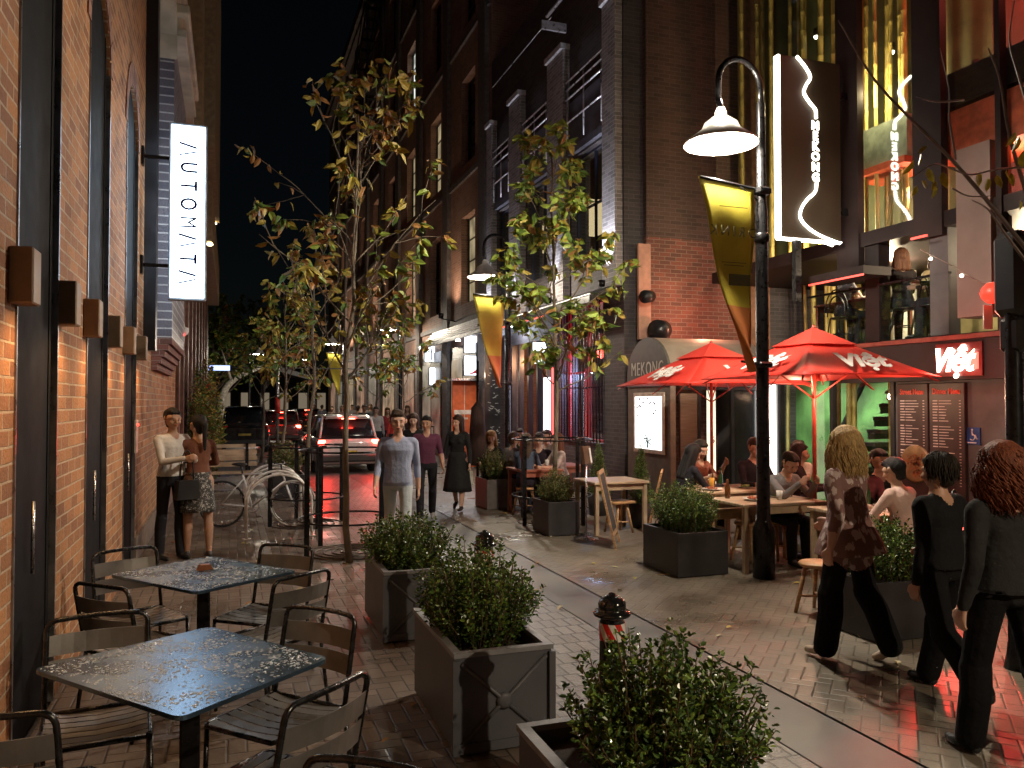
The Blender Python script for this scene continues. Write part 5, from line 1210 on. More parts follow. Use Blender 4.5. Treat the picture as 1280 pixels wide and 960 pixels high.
# tableware
def bottle(loc, label, h=.2, m=None, name='bottle', cat='bottle'):
    b = MB(); b.lathe([(0, 0), (.03, 0), (.032, .01), (.032, h*.55), (.012, h*.75), (.012, h), (0, h)], (0, 0, 0), 12)
    o = tag(b.build(name, m), label, cat); o.location = loc; return o
BROWNG = M('bottle_brown', (.12, .04, .01), .1, var=.1, coat=1); GREENG = M('bottle_green', (.03, .12, .03), .1, coat=1)
BEER = M('beer_glass', (.6, .3, .05), .1, coat=1); PLATE = M('plate_white', (.65, .63, .6), .3, coat=.3); FOODG = M('food_green', (.15, .25, .05), .6, var=.6, scale=40)
bottle((T1.x-.1, T1.y+.1, .742), 'brown sauce bottle beside the beer glass under the farther umbrella', .2, BROWNG)
bottle((T1.x+.08, T1.y+.2, .742), 'green bottle at the back of the reddish table', .24, GREENG)
def glass_(loc, label, m=BEER, h=.14):
    b = MB(); b.lathe([(0, 0), (.028, 0), (.036, h), (.033, h), (.026, .008), (0, .008)], (0, 0, 0), 14); o = tag(b.build('drinking_glass', m), label, 'glass'); o.location = loc
glass_((T1.x-.22, T1.y-.05, .742), 'amber drinking glass on the reddish table', BEER)
glass_((T2.x+.1, T2.y-.1, .752), 'pale tumbler on the table behind the lamp post', PLATE, .1)
def plate(loc, label, m=FOODG, r=.13):
    t = thing('plate', label, 'plate', loc); b = MB(); b.lathe([(0, .004), (r*.6, .004), (r, .022), (r, .018), (r*.6, 0), (0, 0)], (0, 0, 0), 20); b.build('dish', PLATE, t)
    b = MB(); q = random.Random(int(loc[0]*100)); 
    for i in range(26): a = q.uniform(0, 6.28); rr = q.uniform(0, r*.6); b.sph((rr*math.cos(a), rr*math.sin(a), .015+q.uniform(0, .02)), q.uniform(.008, .02), 6, sc=(1.4, 1, .7))
    b.build('food', m, t)
FOODR = M('food_red', (.35, .10, .04), .5, var=.6, scale=40)
plate((T1.x-.3, T1.y-.18, .742), 'white plate nearest the edge of the reddish table', FOODR)
plate((T2.x-.2, T2.y-.05, .752), 'plate of food in front of the eating man', FOODR); plate((T2.x+.25, T2.y+.1, .752), 'second plate at the right of the table behind the lamp post', FOODG)
plate((T3.x-.3, T3.y, .752), 'large plate of green salad on the crowded dining table', FOODG, .18); plate((T3.x+.15, T3.y+.1, .752), 'plate of red noodles on the crowded dining table', FOODR, .15); plate((T3.x-.05, T3.y-.22, .752), 'small white dish on the near side of the crowded dining table', FOODR, .1)
glass_((T3.x+.35, T3.y-.15, .752), 'white cup at the right end of the crowded dining table', PLATE, .1)
# sandwich board
a, c = G(772, 700), G(803, 668)
S = thing('sandwich_board', 'timber framed sandwich board with chalk drawing left of the black planter', 'sandwich board', ((a.x+c.x)/2, (a.y+c.y)/2, 0), R(58))
for s in (-1, 1):
    rot = Euler((s*R(-13), 0, 0)).to_matrix(); o = Vector((0, s*.17, 0))
    b = MB()
    for x in (-.27, .27): b.box(o+rot@Vector((x, 0, .5)), (.045, .025, 1.0), rot=rot)
    for z in (.06+.12, .97): b.box(o+rot@Vector((0, 0, z)), (.5, .024, .05), rot=rot)
    fr = b.build('frame', WOOD, S)
    b = MB(); b.box(o+rot@Vector((0, 0, .57)), (.5, .008, .75), rot=rot); b.build('board', M('chalkboard', (.03, .02, .02), .6), fr)
    b = MB(); q = random.Random(4)
    for i in range(14): b.box(o+rot@Vector((q.uniform(-.16, .16), s*.007, q.uniform(.35, .85))), (q.uniform(.04, .14), .004, .02), rot=rot@Euler((0, q.uniform(-.9, .9), 0)).to_matrix())
    b.build('chalk_drawing', M('chalk_bright', (.6, .5, .45), .9), fr)
# menu stand
q = G(733, 673); S = thing('menu_stand', 'slim steel menu stand with round base before the pale table', 'menu stand', q)
b = MB(); b.lathe([(0, 0), (.17, 0), (.17, .008), (.03, .025), (0, .025)], q, 24); b.build('base', STEEL, S, True)
b = MB(); b.tube([q, q+Vector((0, 0, 1.05))], .012, 8); b.build('post', STEEL, S, True)
b = MB(); b.box(q+Vector((0, 0, 1.13)), (.17, .05, .25), rot=(R(-10), 0, .5), bev=.004); b.build('menu_holder', M('brown_leather', (.10, .05, .03), .5), S, True)
b = MB(); b.box(q+Vector((.05, -.03, 1.13)), (.03, .006, .2), rot=(R(-10), 0, .5)); b.build('menu_card', WHITE, S, True)
# ================================================================== bicycle hoops and bicycle
HOOP = M('hoop_steel', (.75, .73, .70), .35, .35, var=.15, scale=20)
hb = G(308, 674); he = G(378, 668)
for i in range(4):
    o = Vector((hb.x, hb.y+.62*i, 0)); wd = .86; hgt = .86; r = wd/2
    S = thing('bike_hoop', ['nearest steel bicycle hoop', 'second steel bicycle hoop from the near end', 'third steel bicycle hoop from the near end', 'rearmost steel bicycle hoop'][i], 'bicycle stand', (o.x+r, o.y, 0), 0, 'arched steel bicycle hoops')
    b = MB(); b.tube([(-r, 0, 0), (-r, 0, hgt-r*.9)]+[(-r*math.cos(math.pi*j/14), 0, hgt-r*.9+r*.9*math.sin(math.pi*j/14)) for j in range(1, 14)]+[(r, 0, hgt-r*.9), (r, 0, 0)], .019, 10); b.build('hoop', HOOP, S)
    for s in (-1, 1): b = MB(); b.lathe([(0, 0), (.06, 0), (.06, .008), (0, .008)], (s*r, 0, 0), 12); b.build('foot_plate', HOOP, S)
S = thing('bicycle', 'white and silver bicycle locked behind the steel hoops', 'bicycle', (DP(322, 620, 11.9).x, DP(322, 620, 11.9).y, 0), R(-16))
FR = M('bike_frame_white', (.75, .75, .75), .3, var=.1); TY = M('tyre', (.02, .02, .02), .8); PT = M('pale_tyre', (.45, .42, .38), .6)
for x, nm in ((-.52, 'rear'), (.52, 'front')):
    b = MB(); b.tube([(x+.33*math.cos(6.2832*j/36), 0, .345+.33*math.sin(6.2832*j/36)) for j in range(36)], .017, 8, closed=True); wl = b.build('wheel', PT if x > 0 else TY, S)
    b = MB(); b.tube([(x+.305*math.cos(6.2832*j/36), 0, .345+.305*math.sin(6.2832*j/36)) for j in range(36)], .010, 6, closed=True); b.build('rim', STEEL, wl)
    b = MB()
    for j in range(18): a = 6.2832*j/18; b.tube([(x, .02*(-1)**j, .345), (x+.3*math.cos(a), 0, .345+.3*math.sin(a))], .0013, 3)
    b.lathe([(.02, -.03), (.02, .03)], (x, 0, .345), 10, axis=(0, 1, 0)); b.build('spokes', STEEL, wl)
b = MB(); bbk, st_, hd_, hd2 = (-.08, 0, .30), (-.22, 0, .78), (.36, 0, .80), (.40, 0, .68)
for (p0, p1) in ((bbk, st_), (st_, hd_), (bbk, hd2), (hd_, hd2)): b.tube([p0, p1], .015, 8)
for s in (-.03, .03): b.tube([(-.52, s, .345), (-.08, s*.6, .30)], .009, 6); b.tube([(-.52, s, .345), (-.2, s*.4, .72)], .008, 6); b.tube([(.52, s, .345), (.42, s*.7, .62)], .010, 6)
b.build('frame', FR, S)
b = MB(); b.tube([(-.22, 0, .78), (-.25, 0, .90)], .012); b.sph((-.27, 0, .93), .06, 10, sc=(2.0, 1.0, .45)); b.build('saddle', BLACK, S)
b = MB(); b.tube([(.36, 0, .80), (.34, 0, .92)], .012); b.tube(catmull([(.30, -.26, .96), (.36, -.15, .94), (.37, 0, .93), (.36, .15, .94), (.30, .26, .96)], 4), .011, 8); b.build('handlebar', BLACK, S)
b = MB(); b.tube([(bbk[0]+.09*math.cos(6.2832*j/20), .04, bbk[2]+.09*math.sin(6.2832*j/20)) for j in range(20)], .006, 5, closed=True); b.tube([(-.08, .06, .30), (-.02, .06, .15)], .008); b.box((-.0, .09, .145), (.08, .06, .02)); b.tube([(-.08, -.06, .30), (-.14, -.06, .45)], .008); b.box((-.15, -.09, .455), (.08, .06, .02)); b.build('crank', STEEL, S)
# benches and planters beyond the hoops
for i, (x, y) in enumerate(((-.25, 17.0), (-.2, 19.6))):
    S = thing('park_bench', ['slatted timber bench beyond the bicycle', 'second slatted bench farther along the left footpath'][i], 'bench', (x, y, 0), R(4), 'slatted benches on the left footpath')
    b = MB()
    for k in range(4): b.bb(-.8, .8, -.2+k*.11, -.11+k*.11, .43, .46)
    b.build('seat', WOODH, S); b = MB()
    for k in range(3): b.bb(-.8, .8, .24+.02*k, .27+.02*k, .55+k*.12, .63+k*.12)
    b.build('backrest', WOODH, S)
    for s in (-1, 1): b = MB(); b.bb(s*.6-.03, s*.6+.03, -.2, .22, 0, .429); b.bb(s*.6-.03, s*.6+.03, .221, .24, 0, .9); b.build('leg', BLACKM, S)
q = DP(357, 570, 16.5); bplanter((q.x, q.y), .6, 2.2, .45, 'long low planter of grasses beyond the bicycle', 'clump of yellow green grasses beyond the bicycle', 15, .55, mats=GRS, nst=300, leaf=.045)
S = thing('shrub', 'leafy climbing shrub against the far left posts', 'shrub', (-.55, 20.5, 0)); bush(S, (-.55, 20.5, 0), .8, 1.6, 2.6, 120, 16, .07, mats=LVA[:1]+LVA[1:3])
S = thing('road_sign', 'small red and white sign on a post at the left beyond the couple', 'road sign', (DP(263, 500, 20).x, DP(263, 500, 20).y, 0)); p = DP(263, 490, 20)
b = MB(); b.tube([(p.x, p.y, 0), (p.x, p.y, p.z+.2)], .03, 8); b.build('post', STEEL, S, True); b = MB(); b.bb(p.x-.09, p.x+.09, p.y-.04, p.y-.02, p.z-.15, p.z+.2); b.build('plate', M('sign_red', (.5, .04, .03), .4), S, True)
S = thing('flag_pole', 'thin pole with a red band between the far cars', 'pole', (DP(347, 500, 30).x, DP(347, 500, 30).y, 0)); p = DP(347, 500, 30)
b = MB(); b.tube([(p.x, p.y, 0), (p.x, p.y, 4)], .06, 8); b.build('post', STEEL, S, True); b = MB(); b.tube([(p.x, p.y, p.z-.5), (p.x, p.y, p.z+.1)], .1, 8); b.build('band', M('sign_red', (.5, .04, .03), .4), S, True)
# site hoarding frame / shelter at lane end
S = thing('shelter', 'pitched open shelter roof seen at the end of the lane', 'shelter', (2.2, 62, 0))
b = MB(); b.prism([(-1.8, 3.6), (2.2, 4.8), (6.2, 3.6), (6.2, 3.3), (2.2, 4.4), (-1.8, 3.3)], 60, 64, 'y'); b.build('roof', M('shelter_roof', (.2, .2, .2), .5), S, True)
for x in (-1.6, 2.2, 6.0): b = MB(); b.tube([(x, 62, 0), (x, 62, 3.5)], .08); b.build('post', STEEL, S, True)
S = thing('brick_building', 'low dark building closing the end of the lane', 'building', (0, 100, 0)); b = MB(); b.bb(-30, 40, 100, 110, 0, 6); b.build('wall', BRICK_DK, S, True)
b = MB(); 
for i in range(14): b.bb(-12+i*2.2, -11+i*2.2, 99.9, 99.98, 1, 3)
b.build('window', EM('far_windows', (1, .8, .55), .12, sample=False), S, True)
S = thing('fence', 'black railing fence across the far footpath beyond the white car', 'fence', (5.3, 30, 0))
b = MB()
for i in range(30): b.tube([(5.9, 24+i*.55, 0), (5.9, 24+i*.55, 1.1)], .015, 5)
b.tube([(5.9, 24, 1.1), (5.9, 40.5, 1.1)], .02, 6); b.build('railing', BLACKM, S, True)
# ================================================================== cars
def loft(b, secs, mi=0):
    """secs: list of (y, [(x,z)...]) closed half mirrored"""
    n = len(secs[0][1]); vs = [(x, y, z) for y, pr in secs for x, z in pr]
    fs = [(i*n+j, i*n+(j+1) % n, (i+1)*n+(j+1) % n, (i+1)*n+j) for i in range(len(secs)-1) for j in range(n)]
    b.add(vs, fs, mi, True); o = len(b.v)-len(vs)
    b.f.append([o+j for j in range(n)][::-1]); b.m.append(mi); b.sm.append(False); b.f.append([o+(len(secs)-1)*n+j for j in range(n)]); b.m.append(mi); b.sm.append(False)
TAIL = EM('tail_light', (1, .035, .02), 45); TAILD = M('tail_lens', (.3, .01, .01), .15, coat=1)
def car(loc, rz, paint, label, suv=False, lit=1.0, hatch_h=0):
    t = thing('parked_car' if not lit else 'car', label, 'car', loc, rz)
    W, L = .86, 4.1; H = 1.50+(.2 if suv else 0); zb = .22; belt = .92+(.12 if suv else 0)
    def prof(w, z0, z1, k=.09):
        return [(-w*.86, z0), (w*.86, z0), (w*.97, z0+k), (w, z0+(z1-z0)*.45), (w*.985, z1-k*1.2), (w*.93, z1), (-w*.93, z1), (-w*.985, z1-k*1.2), (-w, z0+(z1-z0)*.45), (-w*.97, z0+k)]
    b = MB(); loft(b, [(0, prof(W*.90, zb+.10, belt-.12)), (.06, prof(W*.96, zb+.04, belt-.03)), (.22, prof(W, zb, belt)), (1.2, prof(W*1.01, zb, belt+.02)), (2.6, prof(W, zb, belt)), (3.2, prof(W*.98, zb, belt-.08)), (3.85, prof(W*.93, zb+.02, belt-.2)), (4.1, prof(W*.8, zb+.08, belt-.36))])
    for s in (-1, 1):
        for y in (.75, 3.3): b.tube([(s*(W+.005), y+.37*math.cos(a), .34+.37*math.sin(a)) for a in [math.pi*j/12 for j in range(13)]], .03, 6)
    b.build('body', paint, t)
    def gp(w0, w1, z0, z1): return [(-w0, z0), (w0, z0), (w0*.985, z0+.05), (w1*1.02, z1-.06), (w1*.93, z1), (-w1*.93, z1), (-w1*1.02, z1-.06), (-w0*.985, z0+.05)]
    zt_ = H; b = MB(); loft(b, [(.10, gp(W*.86, W*.80, belt-.04, belt+.06)), (.38, gp(W*.88, W*.70, belt-.02, zt_-.05)), (.7, gp(W*.9, W*.73, belt, zt_)), (1.9, gp(W*.9, W*.74, belt, zt_)), (2.35, gp(W*.9, W*.72, belt, zt_-.07)), (3.05, gp(W*.88, W*.8, belt-.06, belt+.02))]); b.build('window_glass', GLASSD, t)
    b = MB(); loft(b, [(.16, [(x, z) for x, z in gp(W*.66, W*.66, zt_-.08, zt_-.02)]), (.40, gp(W*.73, W*.70, zt_-.07, zt_-.01)), (.7, gp(W*.77, W*.72, zt_-.05, zt_+.012)), (1.9, gp(W*.77, W*.72, zt_-.05, zt_+.012)), (2.3, gp(W*.75, W*.70, zt_-.08, zt_-.035))])
    for s in (-1, 1):
        b.tube([(s*W*.74, .36, zt_-.05), (s*W*.84, .12, belt)], .035, 6); b.tube([(s*W*.76, 1.35, zt_-.04), (s*W*.9, 1.35, belt)], .03, 6); b.tube([(s*W*.74, 2.3, zt_-.07), (s*W*.86, 3.0, belt-.03)], .03, 6)
    b.build('roof', paint, t)
    for s in (-1, 1):
        for y in (.75, 3.3):
            b = MB(); b.lathe([(.19, -.11), (.30, -.11), (.325, -.07), (.325, .07), (.30, .11), (.19, .11)], (s*(W-.11), y, .325), 28, axis=(1, 0, 0)); wl = b.build('wheel', TY, t)
            b = MB(); b.lathe([(0, .06), (.05, .06), (.06, .03), (.16, .05), (.20, .09), (.20, -.05)], (s*(W-.11), y, .325), 20, axis=(s, 0, 0)); b.build('rim', STEEL, wl)
        b = MB(); zz = belt-.10; b.box((s*W*.80, .045, zz), (.26, .10, .15), rot=(R(12), 0, s*R(-24)), bev=.03); b.build('tail_light', TAILD, t)
        if lit:
            b = MB(); b.box((s*W*.80, .0, zz), (.22, .06, .13), rot=(R(12), 0, s*R(-24)), bev=.03); b.build('brake_lamp', TAIL, t)
        b = MB(); b.sph((s*(W+.12), 2.45, belt+.06), .09, 10, sc=(1, .6, .75)); b.build('wing_mirror', paint, t)
    b = MB(); b.bb(-W*.9, W*.9, -.05, .08, zb+.08, zb+.27, bev=.04); b.build('bumper', M('bumper_trim', (.03, .03, .03), .5), t)
    b = MB(); b.box((0, .005, belt-.38), (.44, .012, .12), rot=(R(4), 0, 0)); b.build('number_plate', M('plate_yellow', (.5, .38, .06), .4), t)
    b = MB(); b.box((0, .03, belt-.30), (.6, .03, .03)); b.box((0, .035, belt-.17), (.10, .02, .035)); b.build('trim', STEEL, t)
    if lit:
        b = MB(); b.box((0, .12, zt_-.075), (.34, .04, .03)); b.build('high_brake_light', TAIL, t)
        for s in (-1, 1): light('SPOT', 'brake_glow', (loc[0]+s*.62, loc[1]-.08, belt-.12), 32*lit, (1, .03, .02), .07, t, spot_size=R(150), spot_blend=.8, look=(loc[0]+s*.8, loc[1]-5, -.6))
    return t
PW = M('car_white', (.62, .6, .6), .25, var=.05, coat=.8); PK = M('car_black', (.012, .012, .014), .15, var=.1, coat=1)
cw = DP(436, 560, 20.8)
car((cw.x, cw.y, 0), R(1), PW, 'white hatchback with red tail lights braking in the lane')
cs2 = DP(306, 540, 29); car((cs2.x, cs2.y, 0), 0, PK, 'dark parked four wheel drive beyond the bicycle', suv=True, lit=0)
ct = DP(352, 530, 34); car((ct.x, ct.y, 0), 0, M('car_dark_red', (.10, .02, .02), .2, coat=1), 'dark car with both tail lights glowing farther down the lane', lit=.8)
c4 = DP(385, 520, 44); car((c4.x, c4.y, 0), 0, PK, 'small dark car far ahead beyond the white hatchback', lit=.5)
# ================================================================== pub furniture
TB_ = M('dark_table', (.05, .03, .025), .35, var=.3)
for i, (px, dp) in enumerate(((668, 13.4), (640, 14.8), (700, 14.2))):
    q = DP(px, 560, dp); wtable((q.x, q.y), .75, .75, .75, ['pub table with red glow left of the leafy trunk', 'pub table behind the taupe planter', 'pub table by the barred window'][i], 0, M('pub_table_top', (.35, .12, .08), .35, var=.2), 'pub_table')
S = thing('patio_umbrella', 'closed dark red patio umbrella standing by the taupe planter', 'umbrella', (DP(597, 560, 14.4).x, DP(597, 560, 14.4).y, 0))
b = MB(); b.tube([(0, 0, 0), (0, 0, 2.6)], .025); b.build('pole', BLACKM, S); b = MB(); b.lathe([(0, 1.9), (.12, 1.75), (.16, 1.2), (.2, .75), (.14, .72), (0, .9)], (0, 0, 0), 12); b.build('canopy', M('folded_cloth', (.04, .018, .014), .8, var=.4, scale=14, stretch=(3, 3, .3)), S)
# terrace furniture, lantern, string lights
q = WX(1078, 386, FX_+.75); S = wtable((q.x, q.y), .8, 1.3, .72, 'long dark table on the upper terrace by the glass', 0, M('terrace_table', (.15, .05, .03), .3), 'terrace_table'); S.location.z = 2.72
def terrace_chair(px, dX, label, rz):
    q = WX(px, 390, FX_+dX); t = thing('bentwood_chair', label, 'chair', (q.x, q.y, 2.72), rz, 'black bentwood chairs on the terrace')
    b = MB(); b.lathe([(0, .44), (.2, .44), (.2, .46), (0, .46)], (0, 0, 0), 18); b.build('seat', BLACK, t)
    b = MB()
    for r_ in (.20, .15): b.tube([(r_*math.cos(a), -.19-.02, .46+.42*(r_/.2)*math.sin(a)) for a in [math.pi*j/12 for j in range(13)]], .012, 6)
    b.build('backrest', BLACK, t)
    for sx in (-1, 1):
        for sy in (-1, 1): b = MB(); b.tube([(sx*.14, sy*.14, .44), (sx*.19, sy*.2, 0)], .013, 6); b.build('leg', BLACK, t)
    b = MB(); b.tube([(.15*math.cos(6.2832*j/20), .15*math.sin(6.2832*j/20), .2) for j in range(20)], .008, 5, closed=True); b.build('stretcher', BLACK, t)
terrace_chair(1136, .30, 'bentwood chair under the terrace guest seen from behind', R(20)); terrace_chair(1165, .35, 'bentwood chair by the right terrace post', R(10)); terrace_chair(1054, .35, 'bentwood chair under the terrace woman in profile', R(-70))
q = DP(1243, 366, 9.2); S = thing('paper_lantern', 'round red paper lantern hanging under the terrace edge', 'lantern', q)
b = MB(); b.lathe([(.03, -.12), (.08, -.11), (.13, -.06), (.15, 0), (.13, .06), (.08, .11), (.03, .12)], (0, 0, 0), 20); b.build('shade', EM('lantern_red', (1, .04, .02), 1.3, base=(.5, .02, .01)), S)
b = MB(); b.tube([(0, 0, .12), (0, 0, .6)], .004, 4); b.build('cord', BLACK, S)
LQ = q.copy()
S = thing('string_lights', 'string of small bulbs crossing below the terrace', 'string lights', DP(1200, 330, 9.5))
pts = catmull([DP(1150, 312, 10.2), DP(1190, 332, 9.8), DP(1225, 352, 9.5), DP(1262, 350, 9.1)], 6); b = MB(); b.tube(pts, .005, 4); b.build('cable', M('cable_pale', (.4, .3, .25), .5), S, True)
for k in (2, 8, 14): b = MB(); b.sph(pts[k]-Vector((0, 0, .05)), .022, 8); b.build('bulb', EM('string_bulb', (1, .9, .7), 9, sample=False), S, True)
b = MB(); b.bb(LQ.x-.05, LQ.x+.09, LQ.y+.1, LQ.y+.11, 2.70, 2.98)
tag(b.build('notice', WHITE), 'white notice sheet beside the red lantern', 'notice')
# downlights upstairs
for i, (px, py, X) in enumerate(((914, 26, FX_+.6), (1020, 46, FX_+.6), (1115, 65, FX_+.6), (1219, 88, FX_+.5), (1222, 197, FX_+.5))):
    q = WX(px, py, X); S = thing('ceiling_spotlight', ['tiny spotlight high in the upper left bamboo', 'tiny spotlight above the neon blade sign', 'tiny spotlight in front of the middle bamboo', 'amber spotlight high behind red glass', 'bright white spotlight under the orange red bulkhead'][i], 'spotlight', q, 0, 'small spotlights in the upper storey')
    b = MB(); b.lathe([(0, .0), (.045, 0), (.05, .03), (.05, .12), (0, .12)], (0, 0, .012), 12); b.build('housing', BLACK, S)
    b = MB(); b.sph((0, 0, -.0), .035 if i < 4 else .06, 10); b.build('lens', EM('spot_lens', (1, .9, .7), 14, sample=False), S)
light('SPOT', 'terrace_spot', tuple(WX(1222, 200, FX_+.5)), 160, (1, .9, .8), .05, spot_size=R(110), spot_blend=.7, look=(FX_+.3, 6.2, 2.6))
# uplights on black building piers
for y in (13.43, 16.05, 18.7, 20.75):
    light('SPOT', 'pier_uplight', (RX-.34, y, 4.17), 420 if y < 14 else 200, (.9, .92, 1), .03, spot_size=R(60), spot_blend=.9, look=(RX-.08, y, 7.0))

for i, (px, dp, dx, dy) in enumerate(((668, 13.4, -.1, .05), (668, 13.4, .18, -.12), (640, 14.8, .05, 0), (700, 14.2, -.12, .1))):
    q = DP(px, 560, dp); glass_((q.x+dx, q.y+dy, .752), ['amber glass on the pub table left of the leafy trunk', 'pale tumbler on the pub table left of the leafy trunk', 'amber glass on the pub table behind the taupe planter', 'pale tumbler on the pub table by the barred window'][i], (BEER, PLATE)[i % 2])
bottle((T2.x-.38, T2.y+.2, .752), 'brown bottle at the left end of the table behind the lamp post', .22, BROWNG)
bottle((T3.x+.05, T3.y+.28, .752), 'green bottle among the dishes on the crowded dining table', .24, GREENG)
bottle((T3.x-.5, T3.y+.22, .752), 'brown bottle at the left end of the crowded dining table', .2, BROWNG)
plate((T1.x+.25, T1.y-.1, .742), 'plate of greens at the right end of the reddish table', FOODG, .11)
plate((T3.x+.42, T3.y+.2, .752), 'small bowl dish at the far right corner of the crowded dining table', FOODG, .09)
# ================================================================== people
PEND = []
def rotx(v, a): c, s = math.cos(a), math.sin(a); return Vector((v.x, v.y*c-v.z*s, v.y*s+v.z*c))
def roty(v, a): c, s = math.cos(a), math.sin(a); return Vector((v.x*c+v.z*s, v.y, -v.x*s+v.z*c))
def rotz(v, a): c, s = math.cos(a), math.sin(a); return Vector((v.x*c-v.y*s, v.x*s+v.y*c, v.z))
def capsule_mesh(b, p0, p1, r0, r1, n=12, flat=1.0, side=None):
    p0, p1 = Vector(p0), Vector(p1); d = p1-p0; L = d.length
    if L < 1e-6: d = Vector((0, 0, 1)); L = 1e-6
    d = d.normalized(); u = Vector(side) if side else d.orthogonal(); u = (u-d*u.dot(d)).normalized(); w = d.cross(u)
    rings = []
    for t in (-90, -60, -30, 0): rings.append((p0+d*(r0*math.sin(R(t))), r0*max(.02, math.cos(R(t)))))
    for t in (0, 30, 60, 90): rings.append((p1+d*(r1*math.sin(R(t))), r1*max(.02, math.cos(R(t)))))
    vs = [c+(u*math.cos(6.2832*j/n)+w*math.sin(6.2832*j/n)*flat)*r for c, r in rings for j in range(n)]
    fs = [(i*n+j, i*n+(j+1) % n, (i+1)*n+(j+1) % n, (i+1)*n+j) for i in range(len(rings)-1) for j in range(n)]
    fs += [tuple(range(n))[::-1], tuple((len(rings)-1)*n+j for j in range(n))]
    b.add(vs, fs, 0, True)
SKINS = {'fair': (.55, .33, .24), 'mid': (.42, .24, .16), 'tan': (.32, .17, .11), 'dark': (.18, .09, .06)}
def cloth(c, name=None, pat=None):
    key = name or 'cloth_%02d%02d%02d' % tuple(int(x*99) for x in c)
    if key in MATS: return MATS[key]
    if pat:
        m = M(key, c, .8, var=.2, scale=14, bump=.3); nt = m.node_tree; bs = nt.nodes['Principled BSDF']
        tc = N(nt, 'ShaderNodeTexCoord'); vo = N(nt, 'ShaderNodeTexVoronoi'); vo.inputs['Scale'].default_value = pat[1]; nz = N(nt, 'ShaderNodeTexNoise'); nz.inputs['Scale'].default_value = pat[1]*1.3
        va = N(nt, 'ShaderNodeVectorMath', operation='MULTIPLY_ADD'); nt.links.new(nz.outputs[1], va.inputs[0]); va.inputs[1].default_value = (.10, .10, .10); nt.links.new(tc.outputs['Object'], va.inputs[2]); nt.links.new(va.outputs[0], vo.inputs['Vector'])
        mr = N(nt, 'ShaderNodeMapRange'); mr.inputs[1].default_value = pat[2]; mr.inputs[2].default_value = pat[2]+.05; mr.inputs[3].default_value = 1; mr.inputs[4].default_value = 0; nt.links.new(vo.outputs['Distance'], mr.inputs[0])
        mx = N(nt, 'ShaderNodeMix', data_type='RGBA'); mx.inputs[6].default_value = (*c, 1); mx.inputs[7].default_value = (*pat[0], 1); nt.links.new(mr.outputs[0], mx.inputs[0]); nt.links.new(mx.outputs[2], bs.inputs['Base Color'])
        return m
    return M(key, c, .85, var=.12, scale=5, bump=.45, bscale=14, bdist=.03, spec=.15 if max(c) < .1 else .4)
def hairm(c): return M('hair_%02d%02d%02d' % tuple(int(x*99) for x in c), c, .6, var=.35, scale=30, bump=.7, spec=.25, bscale=60, stretch=(3, 3, .25), bdist=.01)
